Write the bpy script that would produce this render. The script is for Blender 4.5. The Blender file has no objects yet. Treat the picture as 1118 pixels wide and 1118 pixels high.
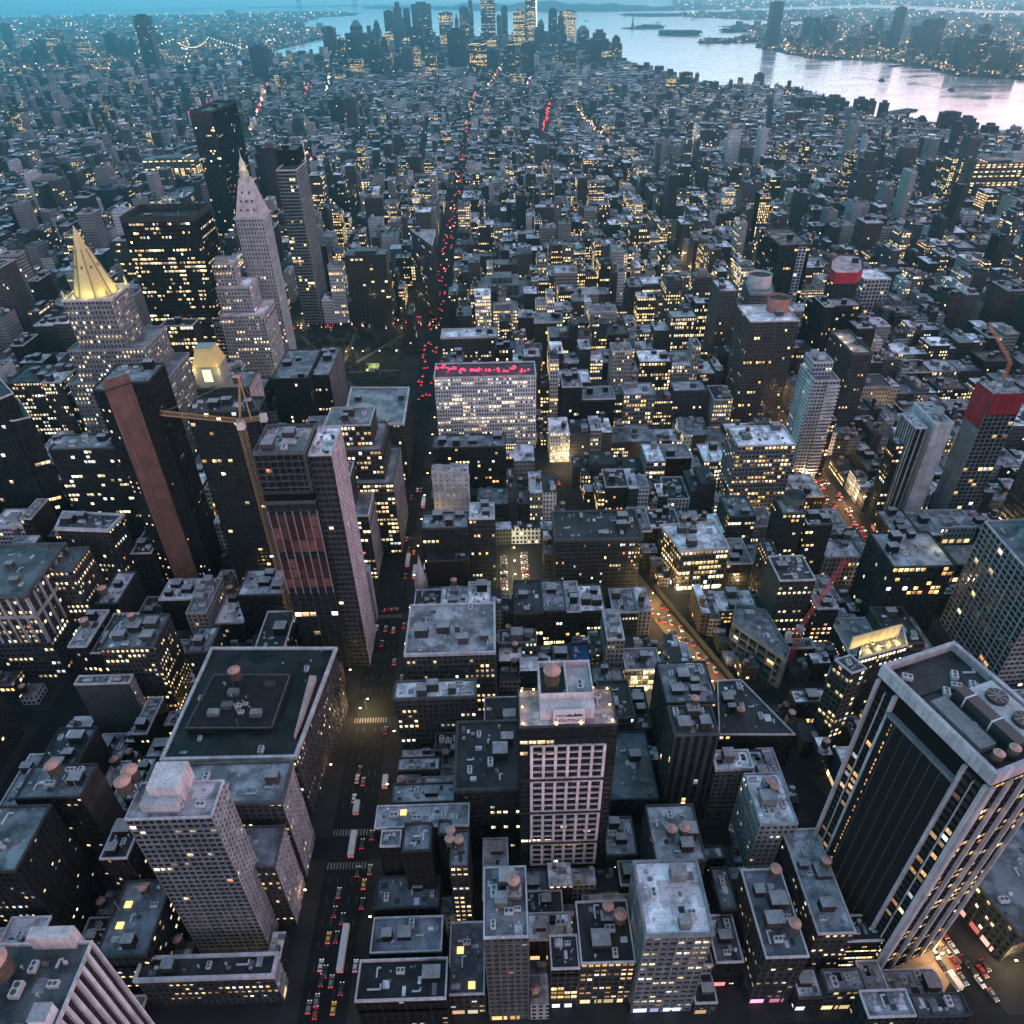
import bpy, math, random
import numpy as np
from mathutils import Matrix, Vector
rad = math.radians
sc = bpy.context.scene
COL = sc.collection
rng = np.random.default_rng(7)
random.seed(7)

# ------------------------------------------------------------------ camera
F_PX, EYE = 795.0, 320.0                       # focal length in photo pixels (1118 wide), eye height in metres
R = np.array([[0.99958611, -0.0265014, 0.01119313], [-0.0245347, -0.58214884, 0.81271199], [-0.01502194, -0.81265023, -0.5825581]])
cam = bpy.data.cameras.new('camera'); camo = bpy.data.objects.new('camera', cam); COL.objects.link(camo)
cam.sensor_width = 36.0; cam.lens = F_PX / 1118.0 * 36.0; cam.clip_start = 1.0; cam.clip_end = 120000.0
M = Matrix(((R[0, 0], -R[0, 1], -R[0, 2], 0), (R[1, 0], -R[1, 1], -R[1, 2], 0), (R[2, 0], -R[2, 1], -R[2, 2], EYE), (0, 0, 0, 1)))
camo.matrix_world = M
sc.camera = camo

# ------------------------------------------------------------------ render, exposure
sc.view_settings.view_transform = 'Standard'; sc.view_settings.look = 'None'
sc.view_settings.exposure = 0.8; sc.view_settings.gamma = 1.0
cy = sc.cycles
cy.max_bounces = 4; cy.diffuse_bounces = 1; cy.glossy_bounces = 2; cy.transmission_bounces = 2; cy.volume_bounces = 0; cy.transparent_max_bounces = 4
cy.sample_clamp_indirect = 2.0; cy.use_denoising = True; cy.caustics_reflective = False; cy.caustics_refractive = False

# ------------------------------------------------------------------ sky
SUN_DIR = Vector((0.86, 0.42, 0.20)).normalized()       # afterglow in the west-south-west (to the right)
w = bpy.data.worlds.new('World'); sc.world = w; w.use_nodes = True
nt = w.node_tree; nt.nodes.clear(); L = nt.links.new
def node(nt, t, **kw):
    n = nt.nodes.new(t)
    for k, v in kw.items():
        if k.startswith('i_'): n.inputs[k[2:]].default_value = v
        elif k[0] == 'n' and k[1:].isdigit(): n.inputs[int(k[1:])].default_value = v
        else: setattr(n, k, v)
    return n
out = node(nt, 'ShaderNodeOutputWorld')
sky = node(nt, 'ShaderNodeTexSky', sky_type='NISHITA', sun_disc=False, sun_elevation=rad(1.0), sun_rotation=math.atan2(SUN_DIR.x, SUN_DIR.y))
bg1 = node(nt, 'ShaderNodeBackground', i_Strength=0.02); L(sky.outputs[0], bg1.inputs[0])
tc = node(nt, 'ShaderNodeTexCoord'); sep = node(nt, 'ShaderNodeSeparateXYZ'); L(tc.outputs['Generated'], sep.inputs[0])
dot = node(nt, 'ShaderNodeVectorMath', operation='DOT_PRODUCT'); L(tc.outputs['Generated'], dot.inputs[0]); dot.inputs[1].default_value = (0.902, -0.432, 0)
mr = node(nt, 'ShaderNodeMapRange', n1=-0.9, n2=0.9); L(dot.outputs['Value'], mr.inputs[0])
def ramp(nt, stops):
    r = node(nt, 'ShaderNodeValToRGB'); e = r.color_ramp.elements
    e[0].position, e[0].color = stops[0][0], (*stops[0][1], 1); e[1].position, e[1].color = stops[-1][0], (*stops[-1][1], 1)
    for p, c in stops[1:-1]:
        x = e.new(p); x.color = (*c, 1)
    return r
hor = ramp(nt, [(0, (0.22, 0.54, 0.66)), (0.12, (0.25, 0.57, 0.69)), (0.27, (0.44, 0.63, 0.72)), (0.45, (0.80, 0.74, 0.80)), (0.6, (1.50, 0.80, 0.80)), (0.75, (0.66, 0.54, 0.63)), (1, (1.1, 0.68, 0.68))])
zen = ramp(nt, [(0, (0.03, 0.20, 0.27)), (0.3, (0.075, 0.20, 0.29)), (0.6, (0.19, 0.21, 0.30)), (1, (0.28, 0.245, 0.34))])
L(mr.outputs[0], hor.inputs[0]); L(mr.outputs[0], zen.inputs[0])
el = node(nt, 'ShaderNodeMapRange', n1=0.0, n2=0.62, interpolation_type='SMOOTHSTEP'); L(sep.outputs['Z'], el.inputs[0])
mix = node(nt, 'ShaderNodeMixRGB'); L(el.outputs[0], mix.inputs[0]); L(hor.outputs[0], mix.inputs[1]); L(zen.outputs[0], mix.inputs[2])
bg2 = node(nt, 'ShaderNodeBackground', i_Strength=1.9); L(mix.outputs[0], bg2.inputs[0])
add = node(nt, 'ShaderNodeAddShader'); L(bg1.outputs[0], add.inputs[0]); L(bg2.outputs[0], add.inputs[1]); L(add.outputs[0], out.inputs[0])
# the last light of the sunset: one low, very soft sun
sun = bpy.data.lights.new('sun', 'SUN'); suno = bpy.data.objects.new('sun', sun); COL.objects.link(suno)
sun.energy = 0.25; sun.angle = rad(40); sun.color = (1.0, 0.76, 0.82)
suno.rotation_euler = (-SUN_DIR).to_track_quat('-Z', 'Y').to_euler()

# ------------------------------------------------------------------ projection (photo pixels <-> real places)
def un(px, py, z=0.0):
    d = R @ np.array([(px - 559.0) / F_PX, (py - 559.0) / F_PX, 1.0]); t = (EYE - z) / -d[2]
    return np.array([d[0] * t, d[1] * t, z])
def pr(p):
    p = np.atleast_2d(np.asarray(p, float)); c = (p - np.array([0, 0, EYE])) @ R
    return np.stack([559 + F_PX * c[:, 0] / np.maximum(c[:, 2], 1e-3), 559 + F_PX * c[:, 1] / np.maximum(c[:, 2], 1e-3), c[:, 2]], 1)

# ------------------------------------------------------------------ materials
def newmat(name):
    m = bpy.data.materials.new(name); m.use_nodes = True; m.node_tree.nodes.clear(); m.cycles.emission_sampling = 'NONE'; return m, m.node_tree
def attr(nt, n): return node(nt, 'ShaderNodeAttribute', attribute_name=n, attribute_type='GEOMETRY')
def mul(nt, a, b, op='MULTIPLY'):
    n = node(nt, 'ShaderNodeMath', operation=op)
    for i, v in enumerate((a, b)):
        if isinstance(v, (int, float)): n.inputs[i].default_value = v
        elif v is not None: nt.links.new(v, n.inputs[i])
    return n.outputs[0]
def noise(nt, scale, detail=3.0, coord='Object', rough=0.55):
    t = node(nt, 'ShaderNodeTexCoord'); n = node(nt, 'ShaderNodeTexNoise', i_Scale=scale, i_Detail=detail, i_Roughness=rough)
    nt.links.new(t.outputs[coord], n.inputs['Vector']); return n
def tint_mat(name, scale=0.25, lo=0.7, hi=1.2, rough=0.88, fine=3.0, metallic=0.0, streak=False):
    """colour of the mesh (attribute col), mottled by two noises"""
    m, nt = newmat(name); L = nt.links.new
    o = node(nt, 'ShaderNodeOutputMaterial'); b = node(nt, 'ShaderNodeBsdfPrincipled', i_Roughness=rough, i_Metallic=metallic); b.inputs['Specular IOR Level'].default_value = .5 if rough < .6 else .12; L(b.outputs[0], o.inputs[0])
    n1 = noise(nt, scale); n2 = noise(nt, fine, 2.0)
    r1 = node(nt, 'ShaderNodeMapRange', n1=0.3, n2=0.7, n3=lo, n4=hi); L(n1.outputs[0], r1.inputs[0])
    r2 = node(nt, 'ShaderNodeMapRange', n1=0.3, n2=0.7, n3=0.86, n4=1.12); L(n2.outputs[0], r2.inputs[0])
    f = mul(nt, r1.outputs[0], r2.outputs[0])
    if streak:
        t = node(nt, 'ShaderNodeTexCoord'); mp = node(nt, 'ShaderNodeMapping'); mp.inputs['Scale'].default_value = (1.1, 1.1, .035); L(t.outputs['Object'], mp.inputs[0])
        n3 = node(nt, 'ShaderNodeTexNoise', i_Scale=1.0, i_Detail=3.0); L(mp.outputs[0], n3.inputs['Vector']); r3 = node(nt, 'ShaderNodeMapRange', n1=.3, n2=.7, n3=.72, n4=1.14); L(n3.outputs[0], r3.inputs[0]); f = mul(nt, f, r3.outputs[0])
    vm = node(nt, 'ShaderNodeVectorMath', operation='SCALE'); L(attr(nt, 'col').outputs['Color'], vm.inputs[0]); L(f, vm.inputs['Scale'])
    L(vm.outputs[0], b.inputs['Base Color']); return m
M_WALL = tint_mat('masonry', 0.16, 0.70, 1.18, 0.88, streak=True)
M_PAINT = tint_mat('painted_metal', 0.8, 0.9, 1.06, 0.45)
M_DIRT = tint_mat('asphalt', 0.07, 0.65, 1.3, 0.8, 1.0)
M_LEAF = tint_mat('leaves', 0.5, 0.6, 1.4, 0.8)

M_TINT = tint_mat('tinted_glass', .3, .7, 1.3, .12)
def roof_mat():
    m, nt = newmat('roof_membrane'); L = nt.links.new
    o = node(nt, 'ShaderNodeOutputMaterial'); b = node(nt, 'ShaderNodeBsdfPrincipled'); b.inputs['Specular IOR Level'].default_value = .2; L(b.outputs[0], o.inputs[0])
    n1 = noise(nt, 0.09, 5.0, rough=0.65); n2 = noise(nt, 0.9, 3.0)
    r1 = node(nt, 'ShaderNodeMapRange', n1=0.42, n2=0.56, n3=0.42, n4=1.10); L(n1.outputs[0], r1.inputs[0])
    r2 = node(nt, 'ShaderNodeMapRange', n1=0.3, n2=0.7, n3=0.75, n4=1.2); L(n2.outputs[0], r2.inputs[0])
    t = node(nt, 'ShaderNodeTexCoord'); vo_ = node(nt, 'ShaderNodeTexVoronoi', distance='CHEBYCHEV', i_Scale=.13); L(t.outputs['Object'], vo_.inputs['Vector'])
    sv = node(nt, 'ShaderNodeSeparateXYZ'); L(vo_.outputs['Color'], sv.inputs[0]); r4 = node(nt, 'ShaderNodeMapRange', n3=.62, n4=1.18); L(sv.outputs[0], r4.inputs[0])
    bk = node(nt, 'ShaderNodeTexBrick', i_Scale=.22, i_Color1=(1, 1, 1, 1), i_Color2=(.9, .9, .9, 1), i_Mortar=(.62, .62, .62, 1)); bk.inputs['Mortar Size'].default_value = .012; L(t.outputs['Object'], bk.inputs['Vector'])
    sb = node(nt, 'ShaderNodeSeparateXYZ'); L(bk.outputs['Color'], sb.inputs[0])
    r2 = node(nt, 'ShaderNodeMath', operation='MULTIPLY'); L(mul(nt, r4.outputs[0], sb.outputs[0]), r2.inputs[0]); r2.inputs[1].default_value = 1.08
    f = mul(nt, r1.outputs[0], r2.outputs[0])
    vm = node(nt, 'ShaderNodeVectorMath', operation='SCALE'); L(attr(nt, 'col').outputs['Color'], vm.inputs[0]); L(f, vm.inputs['Scale'])
    L(vm.outputs[0], b.inputs['Base Color'])
    rr = node(nt, 'ShaderNodeMapRange', n1=0.4, n2=0.6, n3=0.35, n4=0.85); L(n1.outputs[0], rr.inputs[0]); L(rr.outputs[0], b.inputs['Roughness'])
    return m
M_ROOF = roof_mat()

def pane_mat():
    """window glass; attribute col = the light of the room behind it (black: dark room)"""
    m, nt = newmat('window_glass'); L = nt.links.new
    o = node(nt, 'ShaderNodeOutputMaterial'); b = node(nt, 'ShaderNodeBsdfPrincipled', i_Roughness=0.12); L(b.outputs[0], o.inputs[0])
    b.inputs['Base Color'].default_value = (0.012, 0.015, 0.018, 1); b.inputs['IOR'].default_value = 1.45
    n1 = noise(nt, 1.1, 2.0)
    r = node(nt, 'ShaderNodeMapRange', n1=0.3, n2=0.7, n3=0.45, n4=1.3); L(n1.outputs[0], r.inputs[0])
    uv = node(nt, 'ShaderNodeUVMap'); s = node(nt, 'ShaderNodeSeparateXYZ'); L(uv.outputs[0], s.inputs[0])
    fu = node(nt, 'ShaderNodeMath', operation='FRACT'); L(s.outputs[0], fu.inputs[0]); iu = node(nt, 'ShaderNodeMath', operation='FLOOR'); L(s.outputs[0], iu.inputs[0])
    wn = node(nt, 'ShaderNodeTexWhiteNoise', noise_dimensions='1D'); L(iu.outputs[0], wn.inputs['W']); hs = node(nt, 'ShaderNodeSeparateXYZ'); L(wn.outputs['Color'], hs.inputs[0])
    bar = lambda c, at, w_: mul(nt, mul(nt, mul(nt, c, at, 'SUBTRACT'), None, 'ABSOLUTE'), w_, 'GREATER_THAN')
    fr = mul(nt, bar(fu.outputs[0], .5, .035), bar(s.outputs[1], .52, .03))
    low = mul(nt, s.outputs[1], mul(nt, hs.outputs[0], .62), 'LESS_THAN')                       # furniture and sills below, bright ceiling above
    fr = mul(nt, fr, mul(nt, mul(nt, low, -.6), 1.0, 'ADD'))
    half = mul(nt, mul(nt, hs.outputs[1], .72, 'GREATER_THAN'), mul(nt, fu.outputs[0], .5, 'GREATER_THAN'))   # a blind drawn over one sash
    fr = mul(nt, fr, mul(nt, mul(nt, half, -.78), 1.0, 'ADD'))
    up = node(nt, 'ShaderNodeMapRange', n1=0.0, n2=1.0, n3=0.55, n4=1.25); L(s.outputs[1], up.inputs[0])
    L(attr(nt, 'col').outputs['Color'], b.inputs['Emission Color']); L(mul(nt, mul(nt, r.outputs[0], up.outputs[0]), mul(nt, mul(nt, fr, .85), .15, 'ADD')), b.inputs['Emission Strength'])
    rg = noise(nt, .35, 1.0); rr = node(nt, 'ShaderNodeMapRange', n1=0.35, n2=0.65, n3=0.05, n4=0.35); L(rg.outputs[0], rr.inputs[0]); L(rr.outputs[0], b.inputs['Roughness'])
    return m
M_PANE = pane_mat()

def facade_mat():
    """far walls: masonry with rows of windows, some lit"""
    m, nt = newmat('windowed_masonry'); L = nt.links.new
    o = node(nt, 'ShaderNodeOutputMaterial'); b = node(nt, 'ShaderNodeBsdfPrincipled'); L(b.outputs[0], o.inputs[0])
    uv = node(nt, 'ShaderNodeUVMap'); s = node(nt, 'ShaderNodeSeparateXYZ'); L(uv.outputs[0], s.inputs[0])
    a1 = node(nt, 'ShaderNodeSeparateXYZ'); L(attr(nt, 'par').outputs['Vector'], a1.inputs[0])
    a2 = node(nt, 'ShaderNodeSeparateXYZ'); L(attr(nt, 'par2').outputs['Vector'], a2.inputs[0])
    cu = mul(nt, s.outputs[0], a1.outputs[0], 'DIVIDE'); cv = mul(nt, s.outputs[1], a1.outputs[1], 'DIVIDE')
    def inside(c, wfrac):
        f = node(nt, 'ShaderNodeMath', operation='FRACT'); L(c, f.inputs[0])
        d = mul(nt, mul(nt, f.outputs[0], 0.5, 'SUBTRACT'), None, 'ABSOLUTE')
        return mul(nt, d, mul(nt, wfrac, 0.5), 'LESS_THAN')
    mask = mul(nt, inside(cu, a2.outputs[1]), inside(cv, a2.outputs[2]))
    fu = node(nt, 'ShaderNodeMath', operation='FLOOR'); L(cu, fu.inputs[0]); fv = node(nt, 'ShaderNodeMath', operation='FLOOR'); L(cv, fv.inputs[0])
    c3 = node(nt, 'ShaderNodeCombineXYZ'); L(fu.outputs[0], c3.inputs[0]); L(fv.outputs[0], c3.inputs[1]); L(a1.outputs[2], c3.inputs[2])
    wn = node(nt, 'ShaderNodeTexWhiteNoise', noise_dimensions='3D'); L(c3.outputs[0], wn.inputs['Vector'])
    c2 = node(nt, 'ShaderNodeCombineXYZ'); L(fv.outputs[0], c2.inputs[0]); L(a1.outputs[2], c2.inputs[1])
    wf = node(nt, 'ShaderNodeTexWhiteNoise', noise_dimensions='2D'); L(c2.outputs[0], wf.inputs['Vector'])
    fl = mul(nt, wf.outputs['Value'], wf.outputs['Value'])
    p = mul(nt, a2.outputs[0], mul(nt, mul(nt, fl, 2.4), 0.25, 'ADD'))
    fr4 = node(nt, 'ShaderNodeMath', operation='FLOOR'); L(mul(nt, fu.outputs[0], .25), fr4.inputs[0]); c4 = node(nt, 'ShaderNodeCombineXYZ'); L(fr4.outputs[0], c4.inputs[0]); L(fv.outputs[0], c4.inputs[1]); L(mul(nt, a1.outputs[2], 31.7, 'ADD'), c4.inputs[2])
    wr = node(nt, 'ShaderNodeTexWhiteNoise', noise_dimensions='3D'); L(c4.outputs[0], wr.inputs['Vector'])
    rr_ = mul(nt, mul(nt, wn.outputs['Value'], .4), mul(nt, wr.outputs['Value'], .6), 'ADD'); on = mul(nt, mul(nt, rr_, p, 'LESS_THAN'), mask)
    sc_ = node(nt, 'ShaderNodeSeparateXYZ'); L(wn.outputs['Color'], sc_.inputs[0])
    warm = ramp(nt, [(0, (1.0, 0.56, 0.17)), (0.5, (1.0, 0.72, 0.32)), (1, (1.0, 0.86, 0.58))]); L(sc_.outputs[1], warm.inputs[0])
    st = node(nt, 'ShaderNodeMapRange', n3=0.25, n4=1.9); L(sc_.outputs[2], st.inputs[0])
    L(warm.outputs[0], b.inputs['Emission Color']); L(mul(nt, on, st.outputs[0]), b.inputs['Emission Strength'])
    n1 = noise(nt, 0.05, 3.0); r1 = node(nt, 'ShaderNodeMapRange', n1=0.3, n2=0.7, n3=0.75, n4=1.2); L(n1.outputs[0], r1.inputs[0])
    vm = node(nt, 'ShaderNodeVectorMath', operation='SCALE'); L(attr(nt, 'col').outputs['Color'], vm.inputs[0]); L(r1.outputs[0], vm.inputs['Scale'])
    mx = node(nt, 'ShaderNodeMixRGB'); L(mask, mx.inputs[0]); L(vm.outputs[0], mx.inputs[1]); mx.inputs[2].default_value = (0.012, 0.015, 0.018, 1)
    L(mx.outputs[0], b.inputs['Base Color'])
    ro = node(nt, 'ShaderNodeMapRange', n3=0.88, n4=0.15); L(mask, ro.inputs[0]); L(ro.outputs[0], b.inputs['Roughness'])
    return m
M_FAC = facade_mat()

def glow_mat(name, col, strength):
    m, nt = newmat(name); o = node(nt, 'ShaderNodeOutputMaterial'); e = node(nt, 'ShaderNodeEmission', i_Strength=strength)
    e.inputs[0].default_value = (*col, 1); nt.links.new(e.outputs[0], o.inputs[0]); return m
M_HEAD = glow_mat('headlight_glow', (1.0, 0.88, 0.66), 1.6)
M_TAIL = glow_mat('tail_light_glow', (1.0, 0.03, 0.03), 1.3); M_TAILF = glow_mat('brake_light_glow', (1.0, 0.03, 0.04), 3.2); M_HEADF = glow_mat('far_headlight_glow', (1.0, 0.80, 0.5), 4.0)
M_LAMP = glow_mat('lamp_glow', (1.0, 0.62, 0.25), 14.0)
M_PALE = glow_mat('pale_lamp_glow', (1.0, 0.85, 0.62), 7.0)
M_RED = glow_mat('red_sign_glow', (1.0, 0.03, 0.10), 2.2)
M_BLUE = glow_mat('blue_sign_glow', (0.45, 0.6, 1.0), 2.5)
M_YEL = glow_mat('floodlit_yellow', (1.0, 0.72, 0.22), 0.9)
def glow_attr():
    m, nt = newmat('small_lights'); o = node(nt, 'ShaderNodeOutputMaterial'); e = node(nt, 'ShaderNodeEmission', i_Strength=1.0)
    nt.links.new(attr(nt, 'col').outputs['Color'], e.inputs[0]); nt.links.new(e.outputs[0], o.inputs[0]); return m
M_GLOWA = glow_attr()
def water_mat():
    m, nt = newmat('river_water'); L = nt.links.new
    o = node(nt, 'ShaderNodeOutputMaterial'); b = node(nt, 'ShaderNodeBsdfPrincipled', i_Roughness=0.16); L(b.outputs[0], o.inputs[0])
    b.inputs['Base Color'].default_value = (0.60, 0.60, 0.61, 1); b.inputs['IOR'].default_value = 1.33; b.inputs['Metallic'].default_value = 0.75
    t = node(nt, 'ShaderNodeTexCoord'); mp = node(nt, 'ShaderNodeMapping'); mp.inputs['Scale'].default_value = (1, 2.2, 1); mp.inputs['Rotation'].default_value = (0, 0, rad(20))
    L(t.outputs['Object'], mp.inputs[0])
    n = node(nt, 'ShaderNodeTexNoise', i_Scale=0.004, i_Detail=8.0, i_Roughness=0.65); L(mp.outputs[0], n.inputs['Vector'])
    bp = node(nt, 'ShaderNodeBump', i_Strength=0.3, i_Distance=1.6); L(n.outputs[0], bp.inputs['Height']); L(bp.outputs[0], b.inputs['Normal'])
    rr = node(nt, 'ShaderNodeMapRange', n1=0.35, n2=0.65, n3=0.08, n4=0.28); L(n.outputs[0], rr.inputs[0]); L(rr.outputs[0], b.inputs['Roughness'])
    return m
M_WATER = water_mat()

# ------------------------------------------------------------------ mesh builder
class MB:
    def __init__(s): s.q = []; s.c = []; s.uv = []; s.p1 = []; s.p2 = []; s.mi = []; s.ng = []
    def quads(s, q, col=(1, 1, 1), uv=None, p1=None, p2=None, mi=0):
        q = np.asarray(q, float).reshape(-1, 4, 3); n = len(q); s.q.append(q)
        c = np.asarray(col, float); c = np.broadcast_to(c, (n, 3)) if c.ndim == 1 else c; s.c.append(c)
        s.uv.append(np.zeros((n, 4, 2)) if uv is None else np.asarray(uv, float).reshape(n, 4, 2))
        for lst, v in ((s.p1, p1), (s.p2, p2)):
            v = np.zeros(3) if v is None else np.asarray(v, float); lst.append(np.broadcast_to(v, (n, 3)) if v.ndim == 1 else v)
        s.mi.append(np.full(n, mi)); return s
    def poly(s, pts, col=(1, 1, 1), mi=0): s.ng.append((np.asarray(pts, float), col, mi)); return s
    def box(s, x0, x1, y0, y1, z0, z1, col=(1, 1, 1), mi=0, bottom=False, M=None):
        v = np.array([[x, y, z] for z in (z0, z1) for x, y in ((x0, y0), (x1, y0), (x1, y1), (x0, y1))], float)
        if M is not None: v = v @ np.array(M.to_3x3()).T + np.array(M.to_translation())
        f = [(0, 1, 5, 4), (1, 2, 6, 5), (2, 3, 7, 6), (3, 0, 4, 7), (4, 5, 6, 7)] + ([(3, 2, 1, 0)] if bottom else [])
        return s.quads(v[np.array(f)], col, mi=mi)
    def obox(s, c, d, hw, z0, z1, col=(1, 1, 1), mi=0):
        """box round the segment c..d (2D), half width hw"""
        c = np.asarray(c, float); d = np.asarray(d, float); t = d - c; n = np.array([-t[1], t[0]]) / (np.hypot(*t) + 1e-9) * hw
        return s.prism([c - n, d - n, d + n, c + n], z0, z1, col, mi)
    def prism(s, pts, z0, z1, col=(1, 1, 1), mi=0, top=True):
        p = np.asarray(pts, float)
        for i in range(len(p)):
            a, b = p[i], p[(i + 1) % len(p)]; s.quads([[[*a, z0], [*b, z0], [*b, z1], [*a, z1]]], col, mi=mi)
        if top: s.poly([[*a, z1] for a in p], col, mi)
        return s
    def cone(s, c, r0, r1, z0, z1, n=12, col=(1, 1, 1), mi=0, cap=True):
        a = np.arange(n) * 2 * np.pi / n; e = np.stack([np.cos(a), np.sin(a)], 1)
        b = np.c_[c[0] + r0 * e[:, 0], c[1] + r0 * e[:, 1], np.full(n, z0)]; t = np.c_[c[0] + r1 * e[:, 0], c[1] + r1 * e[:, 1], np.full(n, z1)]
        j = (np.arange(n) + 1) % n
        if r1 > 1e-4: s.quads(np.stack([b, b[j], t[j], t], 1), col, mi=mi)
        else:
            for k in range(n): s.poly([b[k], b[j[k]], t[k]], col, mi)
        if cap and r1 > 1e-4: s.poly(t, col, mi)
        return s
    def bar(s, a, b, r, col=(1, 1, 1), mi=0):
        a = np.asarray(a, float); b = np.asarray(b, float); d = (b - a) / (np.linalg.norm(b - a) + 1e-9)
        u = np.cross(d, (0, 0, 1)); u = u / np.linalg.norm(u) if np.linalg.norm(u) > 1e-3 else np.array([1.0, 0, 0]); v = np.cross(d, u)
        k = [(-1, -1), (1, -1), (1, 1), (-1, 1)]; A = [a + (i * u + j * v) * r for i, j in k]; B = [b + (i * u + j * v) * r for i, j in k]
        q = [[A[i], A[(i + 1) % 4], B[(i + 1) % 4], B[i]] for i in range(4)] + [[A[3], A[2], A[1], A[0]], B]
        return s.quads(q, col, mi=mi)
    def build(s, name, mats, parent=None, origin=(0, 0, 0), uv=False):
        mats = mats if isinstance(mats, (list, tuple)) else [mats]
        V = [q.reshape(-1, 3) for q in s.q]; nq = sum(len(q) for q in s.q); cols = list(s.c); mi = list(s.mi); sizes = [np.full(nq, 4)]
        for p, c, k in s.ng: V.append(p); sizes.append(np.array([len(p)])); cols.append(np.array([c])); mi.append(np.array([k]))
        V = np.concatenate(V) - np.asarray(origin, float); sizes = np.concatenate(sizes).astype(np.int32)
        me = bpy.data.meshes.new(name); n = len(V); me.vertices.add(n); me.vertices.foreach_set('co', V.astype(np.float32).ravel())
        me.loops.add(n); me.loops.foreach_set('vertex_index', np.arange(n, dtype=np.int32))
        me.polygons.add(len(sizes)); me.polygons.foreach_set('loop_start', np.concatenate([[0], np.cumsum(sizes)[:-1]]).astype(np.int32))
        me.polygons.foreach_set('material_index', np.concatenate(mi).astype(np.int32))
        me.update(calc_edges=True)
        c = np.concatenate(cols); a = me.attributes.new('col', 'FLOAT_COLOR', 'FACE'); a.data.foreach_set('color', np.c_[c, np.ones(len(c))].astype(np.float32).ravel())
        if uv:
            u = me.uv_layers.new(name='UVMap'); x = np.concatenate([t.reshape(-1, 2) for t in s.uv]); x = np.r_[x, np.zeros((n - len(x), 2))]
            u.data.foreach_set('uv', x.astype(np.float32).ravel())
            for nm, lst in (('par', s.p1), ('par2', s.p2)):
                x = np.concatenate(lst); x = np.r_[x, np.ones((len(sizes) - len(x), 3))]; a = me.attributes.new(nm, 'FLOAT_VECTOR', 'FACE'); a.data.foreach_set('vector', x.astype(np.float32).ravel())
        for m in mats: me.materials.append(m)
        o = bpy.data.objects.new(name, me); COL.objects.link(o)
        if parent is not None: o.parent = parent
        else: o.location = origin
        return o
def empty(name, loc, label=None, cat=None, group=None):
    o = bpy.data.objects.new(name, None); COL.objects.link(o); o.location = loc; return tag(o, label, cat, group)
def tag(o, label=None, cat=None, group=None, kind=None):
    for k, v in (('label', label), ('category', cat), ('group', group), ('kind', kind)):
        if v: o[k] = v
    return o
def copy_tree(o, parent=None, kids=None):
    c = o.copy(); COL.objects.link(c)
    if parent is not None: c.parent = parent
    for ch in KIDS.get(o.name, ()): copy_tree(ch, c)
    return c
KIDS = {}

# ------------------------------------------------------------------ labels: every repeat says where it stands
LANDMARKS = [('gold pyramid roof', 98, 300), ('black slab tower', 180, 330), ('golden-lantern tower', 275, 250), ('slim tall black tower', 228, 190), ('red-lit white block', 530, 450),
    ('triangular corner building', 462, 300), ('rooftop renting sign', 620, 775), ('stone church spire', 460, 635), ('yellow tower crane', 300, 570), ('red crane', 880, 670), ('lit car park', 562, 615),
    ('dark tree park', 385, 385), ('white balcony tower', 890, 450), ('brown round-topped tower', 845, 400), ('red-netted tower', 1085, 480), ('white-piered dark tower', 1010, 880), ('ornate dark hotel', 655, 610),
    ('snow-roofed corner block', 760, 610), ('floodlit yellow wall', 965, 708), ('brown slab tower', 150, 550), ('arcaded corner block', 50, 680), ('fine-gridded dark tower', 220, 940),
    ('roof with twin tanks', 735, 980), ('river bend', 1020, 110), ('far downtown towers', 540, 50), ('red-topped round tower', 922, 300), ('mosaic-fronted block', 1070, 640), ('courtyard block', 460, 900),
    ('big dark-roofed block', 290, 770), ('blank grey walled block', 110, 760), ('bare floor-slab tower', 318, 240), ('yellow-lit broad tower', 621, 30), ('dark front slab', 498, 50), ('lone waterside tower', 849, 28), ('dark shore towers', 975, 30), ('glowing arched window', 615, 1085), ('slim cream tower', 552, 1060), ('unfinished glass tower', 315, 560)]
ORD = ['', 'second', 'third', 'fourth', 'fifth', 'sixth', 'seventh', 'eighth', 'ninth', 'tenth', 'eleventh', 'twelfth', 'thirteenth', 'fourteenth', 'fifteenth', 'sixteenth', 'seventeenth', 'eighteenth', 'nineteenth', 'twentieth'] + ['last'] * 400
SECT = ['right of', 'below-right of', 'below', 'below-left of', 'left of', 'above-left of', 'above', 'above-right of']
PENDING = []
def later(o, desc, pt): PENDING.append((o, desc, pr(pt)[0][:2]))
def flush_labels():
    rows = []
    for o, desc, p in PENDING:
        d = [math.hypot(p[0] - x, p[1] - y) for _, x, y in LANDMARKS]; i = int(np.argmin(d)); nm, x, y = LANDMARKS[i]
        k = int(round(math.atan2(p[1] - y, p[0] - x) / (math.pi / 4))) % 8
        rows.append((d[i], o, desc, nm, SECT[k]))
    seen = {}
    for d, o, desc, nm, s in sorted(rows, key=lambda r: r[0]):
        key = (desc, nm, s); n = seen.get(key, 0); seen[key] = n + 1
        lab = f'{desc}, {ORD[n] + " " if n else ""}{s} the {nm}'
        o['label'] = lab

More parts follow.
